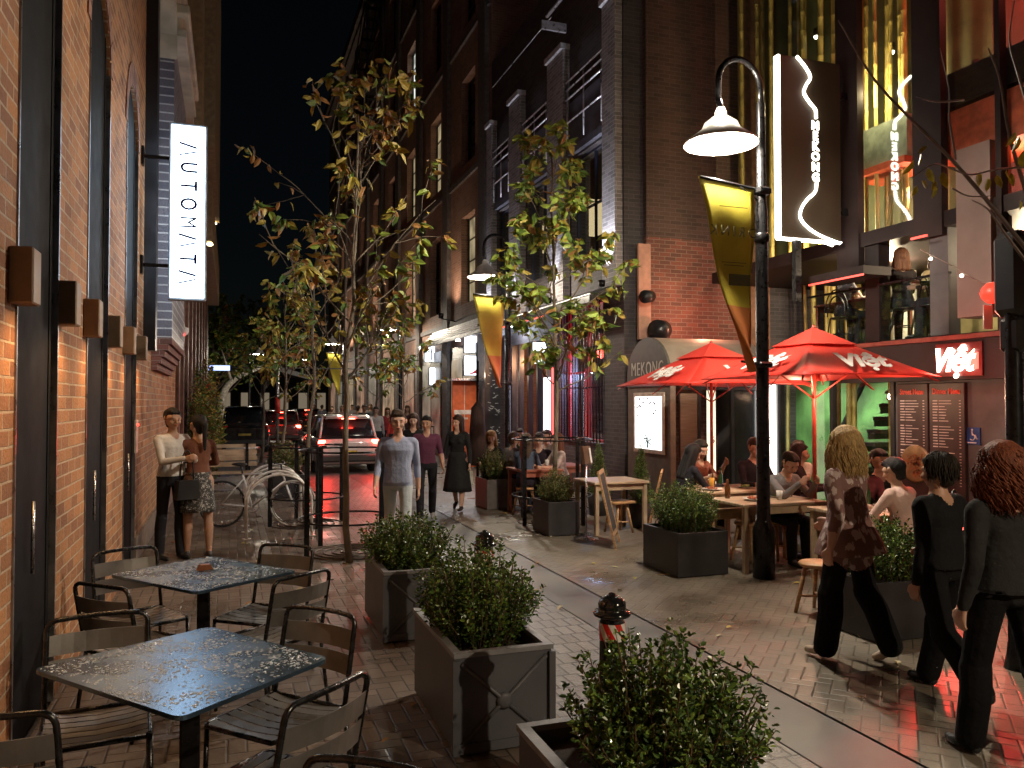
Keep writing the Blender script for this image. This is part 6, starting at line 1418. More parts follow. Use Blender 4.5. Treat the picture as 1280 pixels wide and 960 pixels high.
def person(label, loc, face, H=1.7, top=(.2, .2, .25), bot=(.03, .03, .04), shoe=(.02, .02, .02), skin='mid', hair=(.02, .015, .012), hairs='short', sleeves=1.0,
           female=False, sit=False, seat=.45, lean=6, legs=((20, 10), (-18, 22)), arms=((-15, 8, 15), (20, 8, 20)), headturn=0, headpitch=0, vox=.014, extra=None, legskin=False, shorts=0, toppat=None, botpat=None, topname=None, skirt=None, coat=None, build=1.0, collar=None, group=None, zoff=0, hairlen=0, arm_in=(0, 0), loose=.008, hem=.03, tw=.010, strands=None, curly_=True):
    """face: world angle (radians) the body looks towards (0 = +X). Local frame: forward = +Y."""
    rz = face-math.pi/2; s = H/1.75; k = build
    t = thing('person', label, 'person', (loc[0], loc[1], zoff), rz, group)
    segs = []  # (p0,p1,r0,r1,zone,flat)
    Z = Vector((0, 0, 1)); X = Vector((1, 0, 0))
    pelz = (seat+.10) if sit else .93*s
    pel = Vector((0, 0, pelz)); la = R(lean)
    def tor(x, y, z): v = rotx(Vector((x, y, z))*s, -la); return pel+v
    sw = (.175 if female else .195)*k; hw = (.095 if female else .088)*k
    # torso: lofted trunk plus shoulder line
    wa = 1.0 if not female else .88
    lo = loose
    trunk = [(-.085, .085, .075, 0), (-.05, .140, .105, -.004), (.01, .158+lo*.6, .118+lo*.5, -.008), (.08, (.150 if not female else .150)+lo*.6, .108+lo*.6, -.004), (.19, .132*wa+lo, .098*wa+lo*.8, 0), (.29, .150*wa+lo*.6, .106+lo*.4, .002), (.37, .168*(wa+.04)+lo*.3, .114+lo*.3, .002), (.43, .176*(wa+.04), .106, -.004), (.475, .150*(wa+.04), .084, -.010), (.505, .095, .066, -.014), (.535, .055, .052, -.012)]
    trunkv = []
    for (z, a_, b__, yo) in trunk:
        for j in range(20):
            an_ = 6.2832*j/20; cx, sx_ = math.cos(an_), math.sin(an_)
            trunkv.append(tor(a_*k*math.copysign(abs(cx)**.82, cx), yo+b__*k*math.copysign(abs(sx_)**.82, sx_), z))
    segs += [(tor(-.08, 0, z), tor(.08, 0, z), rr_*k, rr_*k, 'tor', .9) for z, rr_ in ((0, .075), (.08, .07), (.19, .055), (.29, .07), (.37, .085))]
    segs += [(tor(-sw+.03, -.012, .462), tor(sw-.03, -.012, .462), .055*k, .055*k, 'tor', 1)]
    if female: segs += [(tor(-.070, .072, .335), tor(-.070, .078, .335), .058, .050, 'tor', 1), (tor(.070, .072, .335), tor(.070, .078, .335), .058, .050, 'tor', 1)]
    # neck & head
    nb = tor(0, -.005, .50); hp = R(headpitch); ht = R(headturn)
    def hd(x, y, z): return nb+rotz(rotx(Vector((x, y, z-.02))*s*1.07, -hp-la*.3), ht)
    segs += [(tor(0, -.012, .49), hd(0, .0, .09), .060*k, .052, 'skin', 1)]
    segs += [(hd(0, -.014, .218), hd(0, .010, .212), .094*s, .086*s, 'head', .84), (hd(0, .034, .168), hd(0, .050, .118), .060*s, .034*s, 'head', .95), (hd(0, -.02, .165), hd(0, .02, .14), .072*s, .056*s, 'head', .86),
             (hd(0, .090, .198), hd(0, .111, .158), .009, .0145, 'head', 1), (hd(-.012, .090, .132), hd(.012, .090, .132), .0085, .0085, 'lip', 1), (hd(-.036, .074, .216), hd(.036, .074, .216), .018, .018, 'head', 1), (hd(-.042, .062, .165), hd(-.036, .066, .16), .024, .022, 'head', 1), (hd(.042, .062, .165), hd(.036, .066, .16), .024, .022, 'head', 1)]
    for q in (-1, 1): segs.append((hd(q*.082, -.005, .19), hd(q*.086, -.012, .215), .014, .016, 'head', 1))
    eyes = [hd(q*.033, .088, .190) for q in (-1, 1)]; brow = [hd(q*.034, .094, .213) for q in (-1, 1)]
    # legs
    ankles = []
    for i, q in enumerate((-1, 1)):
        th, kn = R(legs[i][0]), R(legs[i][1]); hip = pel+Vector((q*hw, 0, -.01)); sp_ = legs[i][2] if len(legs[i]) > 2 else 0
        d1 = roty(rotx(-Z, th), -q*R(2+sp_)); knee = hip+d1*.44*s; d2 = roty(rotx(-Z, th-kn), -q*R(sp_*.3)); an = knee+d2*.42*s
        z2 = 'bot'; zs_ = 'bot'
        if legskin: z2 = zs_ = 'skin'
        if shorts: zs_ = 'skin'
        thr = (.088 if female else .086)*k
        segs.append((hip, hip+(knee-hip)*.5, thr, .072*k, z2 if not shorts else 'bot', 1)); segs.append((hip+(knee-hip)*.5, knee, .072*k, .056*k+(0 if z2 == 'skin' else tw*.5), z2 if not shorts else ('bot'), 1))
        cal = knee+(an-knee)*.35+rotx(Vector((0, -.015, 0)), th-kn)
        pad = 0 if zs_ == 'skin' else tw
        segs.append((knee, cal, .055*k+pad, .054*k+pad, zs_, 1)); segs.append((cal, an, .054*k+pad, .034+pad*2.2, zs_, 1))
        fp = 0 if abs(math.degrees(th-kn)) < 25 or sit else (th-kn)*.9
        fd = rotx(Vector((0, 1, 0)), fp); fu = rotx(-Z, fp)
        heel = an+fu*.045*s-fd*.03; toe = an+fu*.058*s+fd*.155*s
        segs.append((an+fu*.02, heel, .038, .035, 'shoe', 1)); segs.append((heel+fd*.03, toe, .036, .026, 'shoe', 1)); segs.append((heel+fd*.09+Vector((.012*q, 0, 0)), toe+Vector((.012*q, -.03, 0)), .034, .024, 'shoe', 1)); ankles.append(heel)
    hands = []
    for i, q in enumerate((-1, 1)):
        fw, ab, el = arms[i][:3]; fin = R(arm_in[i]); sh = tor(q*(sw-.012), -.012, .447)
        d1 = roty(rotx(-Z, R(fw)), -q*R(ab)); elb = sh+d1*.285*s
        d2 = rotz(roty(rotx(-Z, R(fw+el)), -q*R(ab*.6)), q*fin); wr = elb+d2*.245*s
        segs.append((sh, sh+(elb-sh)*.5, .053*k, .047*k, 'top' if sleeves > .05 else 'skin', 1))
        segs.append((sh+(elb-sh)*.5, elb, .048*k, .041*k, 'top' if sleeves > .45 else 'skin', 1))
        pm = elb+(wr-elb)*(.45); segs.append((elb, pm, .042*k, .040*k, 'top' if sleeves > .55 else 'skin', 1)); segs.append((pm, wr, .038*k, .027 if sleeves < .9 else .033, 'top' if sleeves > .8 else 'skin', 1))
        # hand: palm, four fingers, thumb
        sd = X*q; sd = (sd-d2*sd.dot(d2)).normalized(); nr = d2.cross(sd)
        fwdv = nr if nr.y > 0 else -nr
        palm = wr+d2*.085*s
        wv = fwdv  # palm width runs front-back when the arm hangs
        for m_ in (-1, 0, 1): segs.append((wr+d2*.015+wv*.008*m_, palm+wv*.022*m_, .016, .014, 'hand', 1))
        inn = -sd
        for fi, (off, fl) in enumerate(((.031, .068), (.011, .078), (-.010, .073), (-.030, .056))):
            a0 = palm+wv*off; a1 = a0+(d2*.95+inn*.25).normalized()*fl*.5*s; a2 = a1+(d2*.6+inn*.75).normalized()*fl*.5*s
            segs.append((a0, a1, .0098, .0092, 'hand', 1)); segs.append((a1, a2, .0092, .008, 'hand', 1))
        t0 = wr+d2*.03+wv*.022; t1 = t0+(wv*.7+d2*.7).normalized()*.035; t2_ = t1+(wv*.25+d2*.9+inn*.3).normalized()*.032
        segs.append((t0, t1, .013, .011, 'hand', 1)); segs.append((t1, t2_, .011, .009, 'hand', 1)); hands.append(palm)
    # ground it
    if not sit:
        dz = min(a.z-.035 for a in ankles)
        lowest = min(min(p0.z-r0, p1.z-r1) for p0, p1, r0, r1, z, f in segs if z == 'shoe')
        sh_ = Vector((0, 0, -lowest))
    else: sh_ = Vector((0, 0, 0))
    segs = [(p0+sh_, p1+sh_, r0, r1, z, f) for p0, p1, r0, r1, z, f in segs]
    b = MB()
    for p0, p1, r0, r1, z, f in segs: capsule_mesh(b, p0, p1, r0, r1, 12 if z not in ('hand',) else 8, f, X if f != 1 and abs((p1-p0).normalized().x if (p1-p0).length > 1e-6 else 0) < .9 else None)
    trunkv = [v+sh_ for v in trunkv]; nr_ = len(trunk)
    b.add(trunkv, [(i*20+j, i*20+(j+1) % 20, (i+1)*20+(j+1) % 20, (i+1)*20+j) for i in range(nr_-1) for j in range(20)]+[tuple(range(20))[::-1], tuple((nr_-1)*20+j for j in range(20))], 0, True)
    if coat:  # long jacket skirt blended into the body
        z1_, flare = coat
        cv_ = []
        for j_, (z, a_, b__) in enumerate(((.36, .14, .10), (.24, .145, .11), (.12, .165, .125), (.02, .185*flare**.5, .14*flare**.5), ((z1_+.02)/2, .195*flare**.8, .15*flare**.8), (z1_, .20*flare, .155*flare), (z1_+.02, .16*flare, .11*flare))):
            for j in range(24): an_ = 6.2832*j/24; w_ = 1+(.035*math.sin(an_*5+1)+.03*math.sin(an_*9))*(j_/5); cv_.append(tor(a_*k*w_*math.cos(an_), -.006+b__*k*w_*math.sin(an_), z)+sh_)
        b.add(cv_, [(i*24+j, i*24+(j+1) % 24, (i+1)*24+(j+1) % 24, (i+1)*24+j) for i in range(6) for j in range(24)]+[tuple(range(24))[::-1], tuple(6*24+j for j in range(24))], 0, True)
        segs.append((tor(0, 0, .12)+sh_, tor(0, 0, z1_+.13)+sh_, .15*k, .165*k*flare, 'top', 1))
    body = b.build('body', [], t, uv=False)
    mats = [M('skin_'+skin, SKINS[skin], .5, var=.1, scale=12, bump=.1, sss=.08), cloth(top, topname, toppat), cloth(bot, None, botpat), M('shoe_%02d' % int(shoe[0]*99), shoe, .35), M('lip_'+skin, tuple(c*f for c, f in zip(SKINS[skin], (.9, .5, .5))), .5), M('eye_dark', (.03, .02, .02), .3), M('brow_dark', (.05, .035, .03), .7)]
    hm = hairm(hair)
    PEND.append((body, vox, segs, mats, [e+sh_ for e in eyes], [e+sh_ for e in brow], (tor(0, 0, hem)+sh_, (tor(0, 0, 1)-tor(0, 0, 0)).normalized()), skirt))
    # hair
    def hdS(x, y, z): return hd(x, y, z)+sh_
    hb_ = MB(); rr = s
    if hairs != 'none':
        capsule_mesh(hb_, hdS(0, -.040, .236), hdS(0, -.014, .252), .098*rr, .090*rr, 16, .90)
        capsule_mesh(hb_, hdS(0, -.052, .20), hdS(0, -.058, .145), .074*rr, .058*rr, 12)
        for q in (-1, 0, 1): capsule_mesh(hb_, hdS(q*.030, .030, .288), hdS(q*.036, .066, .272), .028, .020, 10)
        for q in (-1, 1): capsule_mesh(hb_, hdS(q*.076, .0, .24), hdS(q*.078, .008, .19), .016, .010, 8)
        if hairs in ('long', 'bob', 'volume', 'curly'):
            Lh = {'long': .38, 'bob': .20, 'volume': .25, 'curly': .22}[hairs] if not hairlen else hairlen; g = {'long': 1, 'bob': 1.15, 'volume': 1.35, 'curly': 1.5}[hairs]
            for q in (-1, 1):
                capsule_mesh(hb_, hdS(q*.066, -.012, .22), hdS(q*.08*g, -.01, .23-Lh*.75), .036*g, .030*g, 10)
            for q in (-1, 0, 1): capsule_mesh(hb_, hdS(q*.04, -.055, .20), hdS(q*.055*g, -.075, .24-Lh), .055*g, .042*g, 10)
            capsule_mesh(hb_, hdS(0, -.02, .245), hdS(0, -.04, .22), .098*g**.5, .098*g**.5, 14)
        if hairs == 'curly':
            rgc = random.Random(5)
            for _ in range(150):
                a = rgc.uniform(0, 6.28); zz = rgc.uniform(.02, .33); rad = .115+.03*math.sin(zz*9)
                if math.sin(a) > .55 and zz < .25: continue
                p = hdS(rad*math.cos(a), rad*math.sin(a)*1.0-.03, zz); capsule_mesh(hb_, p, p+Vector((0, 0, .015)), rgc.uniform(.012, .028), .012, 7)
        if strands:
            ns_, Ls, curl, wdt = strands; rs_ = random.Random(11); sb = MB()
            for _ in range(ns_):
                az = rs_.uniform(0, 6.2832); ph = math.acos(rs_.uniform(.05, 1)); fr_ = math.sin(az)
                if fr_ > .5 and abs(math.cos(az)) < .86 and ph > .75: continue
                off_ = .10 if fr_ > .45 else 0; L_ = Ls*rs_.uniform(.6, 1.08)*(1-.35*max(0, fr_)); pts = []; a0 = rs_.uniform(0, 6.28); tw_ = rs_.uniform(-.35, .35)
                R_ = .098+rs_.uniform(-.004, .012); tot = L_; stp = 11
                for i_ in range(stp):
                    sd_ = tot*i_/(stp-1); arc_ = sd_/R_; p_ = ph+arc_
                    if p_ < 1.62: x_, z_ = R_*math.sin(p_), R_*math.cos(p_)
                    else:
                        ex = sd_-(1.62-ph)*R_; ex = max(ex, 0); x_ = R_+wdt*math.sin(min(1.0, ex/.16)*1.9)*.9; z_ = -ex*.93
                    azz = az+off_*0+tw_*sd_*2; cw_ = curl*min(1, sd_/.06)
                    v_ = Vector((x_*math.cos(azz), x_*math.sin(azz)*1.02-.022, .232+z_))+Vector((math.cos(a0+sd_*42), math.sin(a0+sd_*42), math.sin(a0*2+sd_*35)*.6))*cw_
                    if v_.y > .075 and v_.z < .235: v_.y = .075-.4*(v_.y-.075)
                    pts.append(hdS(*v_))
                r_ = rs_.uniform(.0022, .0042); sb.tube(pts, [r_]*(stp-2)+[r_*.7, r_*.2], 4, cap=False)
            sb.build('hair_strands', [hm, M('hair_light_streak', tuple(min(1, c_*1.6) for c_ in hair), .35, var=.2, bump=0) if not curly_ else hm][0], t, uv=False)
        if hairs == 'bun': capsule_mesh(hb_, hdS(0, -.10, .27), hdS(0, -.11, .28), .045, .04, 10)
        if hairs == 'pony':
            capsule_mesh(hb_, hdS(0, -.10, .24), hdS(0, -.15, .20), .03, .035, 10); capsule_mesh(hb_, hdS(0, -.15, .20), hdS(0, -.15, -.08), .035, .02, 10)
        ho = hb_.build('hair', [hm], t, uv=False); PEND.append((ho, max(.010, vox*.85), None, None, None, None, hdS if False else None, None))
    if skirt:
        (z_top, z_bot, r_t, r_b, mt) = skirt; b = MB(); n = 40; V = []
        for j in range(9):
            v = j/8; z = z_top+(z_bot-z_top)*v; r = r_t+(r_b-r_t)*v**.8
            for i in range(n):
                a = 6.2832*i/n; w_ = 1+.05*v*math.sin(a*7+1)+.02*v*math.sin(a*13); V.append((pel.x+r*w_*math.cos(a), pel.y+r*w_*.82*math.sin(a), z))
        b.add(V, [(j*n+i, j*n+(i+1) % n, (j+1)*n+(i+1) % n, (j+1)*n+i) for j in range(8) for i in range(n)], 0, True)
        o = b.build('skirt', mt, t); m_ = o.modifiers.new('s', 'SOLIDIFY'); m_.thickness = .006
    t['_h'] = [tuple(h+sh_) for h in hands]; 
    PINFO[t.name] = ([h+sh_ for h in hands], hdS, lambda x, y, z: tor(x, y, z)+sh_)
    return t
PINFO = {}
def bake_people():
    for rec in PEND:
        o, vox = rec[0], rec[1]
        m = o.modifiers.new('r', 'REMESH'); m.mode = 'VOXEL'; m.voxel_size = vox; m.use_smooth_shade = True
        m2 = o.modifiers.new('sm', 'SMOOTH'); m2.factor = .5; m2.iterations = 3
    dg = bpy.context.evaluated_depsgraph_get(); dg.update()
    for (o, vox, segs, mats, eyes, brow, hemp, _) in PEND:
        me = bpy.data.meshes.new_from_object(o.evaluated_get(dg), depsgraph=dg)
        o.modifiers.clear(); old = o.data; o.data = me; me.name = old.name+'_mesh'; 
        if segs:
            me.materials.clear()
            for mm in mats: me.materials.append(mm)
            n = len(me.polygons); C_ = np.empty(n*3); me.polygons.foreach_get('center', C_); C_ = C_.reshape(-1, 3); best = np.full(n, 1e9); idx = np.zeros(n, int)
            zi = {'skin': 0, 'head': 0, 'hand': 0, 'top': 1, 'bot': 2, 'shoe': 3, 'lip': 4, 'tor': 9}
            for (p0, p1, r0, r1, z, f) in segs:
                a = np.array(p0); d = np.array(p1)-a; L2 = max(1e-9, d.dot(d)); t_ = np.clip(((C_-a) @ d)/L2, 0, 1); dist = np.linalg.norm(C_-a-t_[:, None]*d, axis=1)-(r0+(r1-r0)*t_)
                if z == 'lip': dist += .004
                u = dist < best; best[u] = dist[u]; idx[u] = zi[z]
            hh = (C_-np.array(hemp[0])) @ np.array(hemp[1])
            t9 = idx == 9; idx[t9] = np.where(hh[t9] > 0, 1, 2); tb = (idx == 2) & (hh > 0) & (hemp[0][2] > .75); idx[tb] = 1
            for e in eyes: idx[np.linalg.norm((C_-np.array(e))*np.array([.8, 1, 1.3]), axis=1) < .0115] = 5
            for e in brow: idx[np.linalg.norm((C_-np.array(e))*np.array([.5, .6, 2.2]), axis=1) < .009] = 6
            me.polygons.foreach_set('material_index', idx.astype(np.int32))
        me.polygons.foreach_set('use_smooth', np.ones(len(me.polygons), bool)); me.update()
def ang(dx, dy): return math.atan2(dy, dx)
CR = Vector((math.cos(-YAW), math.sin(-YAW)))      # image right on the ground
CF = Vector((math.sin(YAW), math.cos(YAW)))        # away from the viewer
def dirw(r, f): v = CR*r+CF*f; return ang(v.x, v.y)
def head_at(px, py, zh, H=None):
    p = G(px, py, zh); return (p.x, p.y)
def handbag(name, label, loc, mt, w_=.26, h=.2, d=.1, strap=.28, rz=0):
    t = thing(name, label, 'bag', loc, rz); b = MB(); b.prism([(-w_/2, 0), (w_/2, 0), (w_/2*.82, h), (-w_/2*.82, h)], -d/2, d/2, 'y'); b.build('bag_body', mt, t)
    b = MB(); b.tube([(-w_*.3, 0, h)]+[(-w_*.3*math.cos(a), 0, h+strap*math.sin(a)) for a in [math.pi*j/10 for j in range(1, 10)]]+[(w_*.3, 0, h)], .009, 6); b.build('strap', mt, t); return t
# --- couple by the brick wall
g = G(213, 699); person('man in white shirt and dark trousers standing by the orange brick wall', g, dirw(.75, -.5), 1.76, top=(.62, .60, .58), bot=(.02, .02, .025), skin='mid', hair=(.012, .01, .01), sleeves=1, lean=3, legs=((4, 2), (-3, 2)), arms=((25, 8, 75), (30, 8, 70)), headturn=-10, vox=.010, arm_in=(35, 35))
g2 = G(247, 697); wq = person('woman in brown leather jacket and patterned skirt embracing the man by the wall', g2, dirw(-.55, .75), 1.68, top=(.16, .06, .035), bot=(.4, .4, .4), skin='mid', hair=(.012, .01, .01), hairs='pony', female=True, sleeves=1, lean=5, legs=((5, 3), (-4, 3)), arms=((40, 14, 55), (25, 22, 60)), headturn=15, legskin=True, vox=.010, topname='leather_brown', shoe=(.03, .02, .02), arm_in=(30, 30),
    skirt=(1.02, .55, .135, .20, cloth((.05, .05, .05), 'skirt_print', ((.55, .55, .52), 26, .30))))
MATS['leather_brown'].node_tree.nodes['Principled BSDF'].inputs['Roughness'].default_value = .35
handbag('handbag', 'dark handbag at the hip of the woman in brown leather', (g2.x-.12, g2.y-.17, .72), BLACK, .28, .22, .12, .35, .5)
# --- walkers in the lane
g = G(497, 706); mg = person('man in light grey sweater and pale jeans walking down the lane', g, dirw(.05, -1), 1.76, top=(.28, .32, .45), bot=(.42, .47, .50), shoe=(.3, .3, .3), skin='fair', hair=(.04, .025, .015), sleeves=.7, lean=1, legs=((16, 6), (-16, 22)), arms=((-16, 6, 16), (14, 7, 24)), headturn=8, vox=.009, hem=-.03, loose=.018)
g = G(533, 652); person('man in dark purple shirt walking beside the woman in black', g, dirw(.15, -1), 1.62, top=(.10, .025, .055), bot=(.02, .018, .022), skin='mid', hair=(.012, .01, .01), sleeves=.5, lean=1, legs=((-14, 14), (15, 5)), arms=((8, 12, 30), (22, 10, 60)), headturn=-18, vox=.010, shoe=(.25, .25, .25))
g = G(517, 632); person('woman with long hair half hidden behind the man in purple', g, dirw(0, -1), 1.62, top=(.02, .02, .02), bot=(.02, .02, .02), skin='fair', hair=(.05, .025, .015), hairs='long', female=True, legs=((12, 6), (-12, 16)), vox=.014)
g = G(572, 638); wb = person('woman in long black coat walking with a white handbag', g, dirw(-.25, -1), 1.60, top=(.018, .016, .018), bot=(.018, .016, .018), shoe=(.03, .02, .02), skin='fair', hair=(.04, .018, .01), hairs='long', female=True, sleeves=1, lean=1, legs=((12, 4), (-12, 14)), arms=((5, 14, 12), (10, 12, 20)), headturn=-25, legskin=True, vox=.010, skirt=(1.0, .33, .14, .24, cloth((.018, .016, .018))))
hs = wb.matrix_basis @ Vector((0, 0, 0))
handbag('handbag', 'white handbag carried by the woman in the black coat', G(583, 606, .42)+Vector((0, 0, 0)), M('bag_white', (.6, .57, .5), .5), .26, .24, .1, .12, R(-20))
# --- people near the white car / far crowd
crowd = [(470, 600, 25, 1.7, (.5, .45, .42), dirw(0, -1)), (484, 560, 27, 1.65, (.35, .04, .04), dirw(.3, -1)), (455, 560, 29, 1.75, (.05, .05, .06), dirw(.1, -1)), (493, 560, 24, 1.6, (.45, .04, .03), dirw(0, 1)), (447, 560, 33, 1.7, (.15, .1, .1), dirw(0, 1)), (428, 560, 36, 1.7, (.3, .2, .18), dirw(0, -1)), (415, 560, 38, 1.65, (.08, .06, .05), dirw(0, -1)), (463, 560, 38, 1.75, (.2, .2, .2), dirw(0, -1)), (402, 560, 42, 1.7, (.1, .1, .12), dirw(0, 1)), (509, 560, 28, 1.72, (.08, .04, .04), dirw(0, -1)), (440, 560, 45, 1.7, (.3, .3, .3), dirw(0, -1)), (392, 560, 50, 1.7, (.05, .05, .06), dirw(0, -1))]
cl = ['standing in the crowd in a pale top just beyond the white car', 'in a red top left of the grey sweater man', 'in dark clothes behind the roof of the white car', 'facing away in a bright red top beside the grey sweater man', 'facing away in the far crowd in a brown top', 'in a faded reddish top farther off in the crowd', 'in dark brown far down the right footpath', 'in mid grey among the far crowd', 'facing away in dark blue grey near the lane end', 'in dark maroon behind the woman with long hair', 'in light grey at the back of the crowd', 'in near black farthest down the lane']
for i, (px, py, dp, H_, c, f) in enumerate(crowd):
    q = DP(px, 560, dp); person('person '+cl[i], (q.x, q.y), f, H_, top=c, bot=(.03, .03, .04), skin='mid', hair=((.02, .015, .01), (.1, .05, .02))[i % 2], hairs=('short', 'long')[i % 2], female=i % 2 == 1, vox=.022, legs=((14, 8), (-12, 14)))
# --- pub guests
def seated(label, px, py, dp, f, **kw):
    q = DP(px, py, dp); kw.setdefault('arms', ((35, 10, 60), (35, 10, 60))); kw.setdefault('legs', ((84, 84, 4), (82, 82, 4))); kw.setdefault('vox', .013); kw.setdefault('lean', 12)
    return person(label, (q.x, q.y), f, kw.pop('H', 1.68), sit=True, **kw)
seated('blond woman in black seated facing the lane at the pub tables', 614, 545, 14.6, dirw(0, -1), top=(.02, .02, .02), skin='fair', hair=(.35, .2, .08), hairs='bob', female=True)
seated('guest in denim blue seated with back to the lane at the pub', 656, 548, 13.2, dirw(.3, 1), top=(.07, .10, .16), skin='mid', hair=(.08, .05, .03), hairs='long', female=True)
seated('guest in grey seated left at the pub table under red light', 637, 548, 14.2, dirw(.6, .6), top=(.12, .10, .10), skin='mid', hair=(.05, .03, .02))
seated('guest in black waistcoat seated facing the trunk at the pub', 676, 560, 14.0, dirw(-.3, -1), top=(.03, .02, .03), skin='fair', hair=(.03, .02, .02), sleeves=.4)
seated('guest in pale top with long red lit hair at the pub window table', 703, 570, 13.6, dirw(-.9, -.4), top=(.5, .4, .38), skin='fair', hair=(.12, .04, .02), hairs='long', female=True, sleeves=.5)
seated('guest in dark green seated deep under the awning beside the red door', 650, 548, 16.2, dirw(0, -1), top=(.04, .06, .04), skin='mid', hair=(.03, .02, .02))
seated('guest in white shirt seated at the back by the timber panels', 688, 550, 15.4, dirw(-.6, -.6), top=(.45, .43, .4), skin='fair', hair=(.06, .03, .02), sleeves=.5)
# --- restaurant guests
seated('guest in black jacket with long dark hair seated left of the reddish table', 848, 590, 10.5, dirw(.8, .35), top=(.02, .02, .024), skin='mid', hair=(.012, .01, .01), hairs='long', female=True, lean=22, headpitch=14, vox=.011)
seated('guest in rust top leaning on one hand at the reddish table', 868, 582, 11.2, dirw(.45, -.85), top=(.22, .07, .04), skin='mid', hair=(.02, .012, .01), hairs='long', female=True, sleeves=.6, arms=((50, 0, 95), (40, 8, 70)), headpitch=10, vox=.011)
seated('man in black jacket over pink shirt seated left of the lamp post', 940, 575, 10.8, dirw(.25, -.95), H=1.78, top=(.03, .03, .035), skin='fair', hair=(.05, .03, .02), lean=4, headpitch=16, vox=.011)
seated('man in grey eating with both hands right beside the lamp post', 968, 600, 9.5, dirw(.35, -.9), top=(.14, .13, .13), skin='mid', hair=(.015, .012, .01), lean=24, headpitch=22, arms=((55, 2, 75), (55, 2, 75)), vox=.011, arm_in=(20, 20))
seated('guest in dark hooded coat seated behind the eating man', 988, 590, 10.4, dirw(.5, -.2), top=(.04, .03, .035), skin='mid', hair=(.03, .02, .02), hairs='long', female=True, lean=14, vox=.012)
seated('woman in white top with hair bun seated before the green wall', 1002, 570, 11.0, dirw(-.7, -.6), top=(.55, .5, .45), skin='fair', hair=(.03, .02, .015), hairs='bun', female=True, sleeves=.4, vox=.011)
seated('guest in pale pink shirt and dark cap hair seated with back to the walkers', 1138, 605, 7.6, dirw(-.5, .8), top=(.62, .42, .36), skin='mid', hair=(.015, .01, .01), lean=16, headpitch=10, vox=.010)
seated('guest in black seated behind the bowl picture table', 1092, 590, 9.0, dirw(.2, -1), top=(.02, .02, .02), skin='mid', hair=(.015, .01, .01), vox=.012)
seated('pink faced guest seated just beyond the blond woman', 1075, 575, 8.9, dirw(-.3, -.9), top=(.2, .05, .06), skin='fair', hair=(.06, .03, .02), vox=.012)
# stools/chairs under guests
for i, (px, dp) in enumerate(((848, 10.5), (868, 11.2), (940, 10.8), (968, 9.5), (988, 10.4), (1002, 11.0), (1138, 7.6), (1092, 9.0), (1075, 8.9), (614, 14.6), (656, 13.2), (637, 14.2), (676, 14.0), (703, 13.6))):
    q = DP(px, 590, dp); stool(q, ['stool under the guest in the black jacket', 'stool under the guest in the rust top', 'stool under the man in pink shirt', 'stool under the eating man in grey', 'stool under the hooded guest', 'stool under the woman in the white top', 'stool under the guest in pale pink', 'stool under the guest in black by the bowl picture', 'stool under the pink faced guest', 'stool under the blond pub guest', 'stool under the denim pub guest', 'stool under the grey pub guest', 'stool under the waistcoat pub guest', 'stool under the pale top pub guest'][i], .3, .45, .15)
# --- terrace guests
q = WX(1054, 380, FX_+.45); person('woman in patterned dark dress in profile at the terrace table', (q.x, q.y), dirw(1, .25), 1.62, top=(.05, .05, .06), skin='fair', hair=(.012, .01, .01), hairs='bun', female=True, sit=True, sleeves=.4, lean=8, zoff=2.72, arms=((35, 8, 70), (35, 8, 70)), legs=((84, 84), (84, 84)), vox=.012, toppat=((.3, .3, .28), 14, .25), topname='dress_print')
q = WX(1128, 380, FX_+.4); person('terrace guest with brown hair in black seen from behind', (q.x, q.y), dirw(.1, 1), 1.7, top=(.025, .02, .02), skin='mid', hair=(.12, .05, .025), hairs='bob', female=True, sit=True, zoff=2.72, legs=((84, 84), (84, 84)), arms=((30, 10, 60), (30, 10, 60)), vox=.012)
q = WX(1172, 380, FX_+.9); person('terrace guest in light patterned top facing the glass', (q.x, q.y), dirw(-.4, -.8), 1.65, top=(.35, .28, .15), skin='mid', hair=(.06, .03, .02), hairs='bob', female=True, sit=True, zoff=2.72, legs=((84, 84), (84, 84)), arms=((30, 10, 60), (30, 10, 60)), vox=.012)
q = WX(1192, 380, FX_+.6); person('terrace guest in dark clothes behind the right terrace post', (q.x, q.y), dirw(-.8, .3), 1.7, top=(.03, .03, .03), skin='mid', hair=(.02, .015, .01), sit=True, zoff=2.72, legs=((84, 84), (84, 84)), arms=((30, 10, 60), (30, 10, 60)), vox=.012)
q = WX(1098, 380, FX_+1.0); person('terrace guest in grey seated across the long terrace table', (q.x, q.y), dirw(-1, -.1), 1.68, top=(.15, .14, .14), skin='mid', hair=(.02, .015, .01), sit=True, zoff=2.72, legs=((84, 84), (84, 84)), arms=((30, 10, 60), (30, 10, 60)), vox=.012)
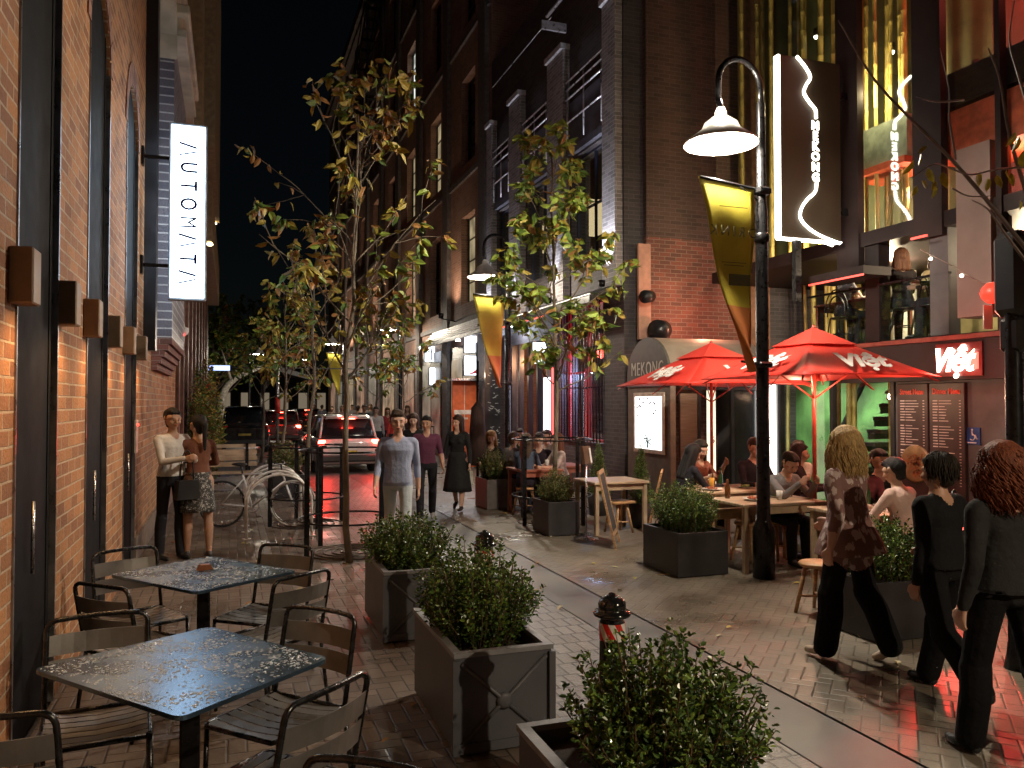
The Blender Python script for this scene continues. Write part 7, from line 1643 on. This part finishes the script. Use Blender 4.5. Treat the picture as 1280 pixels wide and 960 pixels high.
# --- walkers on the right
f0, f1 = G(1030, 820), G(1092, 832); wd = (f0-f1); fc = (f0+f1)/2
bw_ = person('blond woman in floral blouse and black trousers walking past the red umbrellas', (fc.x+.03, fc.y+.02), dirw(-.62, .78), 1.62, top=(.19, .10, .085), bot=(.006, .006, .007), shoe=(.45, .36, .28), skin='fair', hair=(.46, .31, .13), hairs='volume', hairlen=.20, strands=(1500, .30, .010, .035), female=True, sleeves=.75, lean=3, legs=((10, 4), (-8, 19)), arms=((-18, 20, 25), (24, 16, 30)), headturn=-38, vox=.0085, toppat=((.48, .38, .36), 13, .40), topname='floral_blouse', coat=(-.14, 1.3), build=1.2, tw=.024)
g = (G(1160, 856)+G(1200, 888))/2; person('person in black leather jacket walking away at the right', (g.x, g.y), dirw(-.35, .85), 1.53, top=(.008, .008, .009), bot=(.005, .005, .006), skin='mid', hair=(.015, .012, .01), hairs='short', strands=(700, .13, .004, .0), sleeves=1, female=True, lean=3, legs=((-16, 26), (20, 8)), arms=((-14, 14, 20), (18, 12, 45)), headturn=10, vox=.0095, topname='leather_black', coat=(.0, 1.12), build=1.1, tw=.018)
g = G(1258, 948); person('person with reddish curly hair in dark jacket at the right edge', (g.x, g.y), dirw(-.25, .9), 1.60, top=(.014, .012, .012), bot=(.005, .005, .005), shoe=(.02, .02, .02), skin='fair', hair=(.15, .042, .018), hairs='volume', hairlen=.20, strands=(1500, .30, .020, .045), female=True, sleeves=1, lean=2, legs=((10, 4), (-12, 20)), arms=((-10, 14, 20), (20, 12, 50)), vox=.0095, coat=(.0, 1.15), build=1.12, tw=.018)
g = G(1196, 800); handbag('handbag', 'black handbag with silver clasp between the two right hand walkers', (g.x-.12, g.y-.1, .66), BLACK, .32, .22, .12, .3, .4)
bake_people()
# ================================================================== world and render settings
world = bpy.data.worlds.new('World'); sc.world = world; world.use_nodes = True
nt = world.node_tree; bg = nt.nodes['Background']; sky = nt.nodes.new('ShaderNodeTexSky'); sky.sky_type = 'NISHITA'; sky.sun_disc = False
sky.sun_elevation = R(12); sky.sun_rotation = R(200)
nt.links.new(sky.outputs[0], bg.inputs['Color']); bg.inputs['Strength'].default_value = .0004
moon = light('SUN', 'moon', (0, 0, 30), .004, (.8, .85, 1)); moon.data.angle = R(.5); moon.rotation_euler = (R(60), 0, R(20))
vs_ = sc.view_settings; vs_.view_transform = 'Standard'; vs_.look = 'None'; vs_.gamma = 1; vs_.use_curve_mapping = False; vs_.exposure = .5
sc.render.engine = 'CYCLES'; sc.cycles.use_denoising = True
sc.cycles.max_bounces = 6; sc.cycles.diffuse_bounces = 3; sc.cycles.glossy_bounces = 3; sc.cycles.transparent_max_bounces = 12; sc.cycles.transmission_bounces = 3
sc.cycles.sample_clamp_indirect = 3; sc.cycles.caustics_reflective = False; sc.cycles.caustics_refractive = False

# lettering becomes plain meshes
_dg = bpy.context.evaluated_depsgraph_get(); _dg.update()
for o in [o for o in sc.objects if o.type == 'FONT']:
    me = bpy.data.meshes.new_from_object(o.evaluated_get(_dg), depsgraph=_dg); nm = o.name
    q = bpy.data.objects.new('lettering', me); COL.objects.link(q); q.parent = o.parent; q.matrix_local = o.matrix_local.copy()
    bpy.data.objects.remove(o)
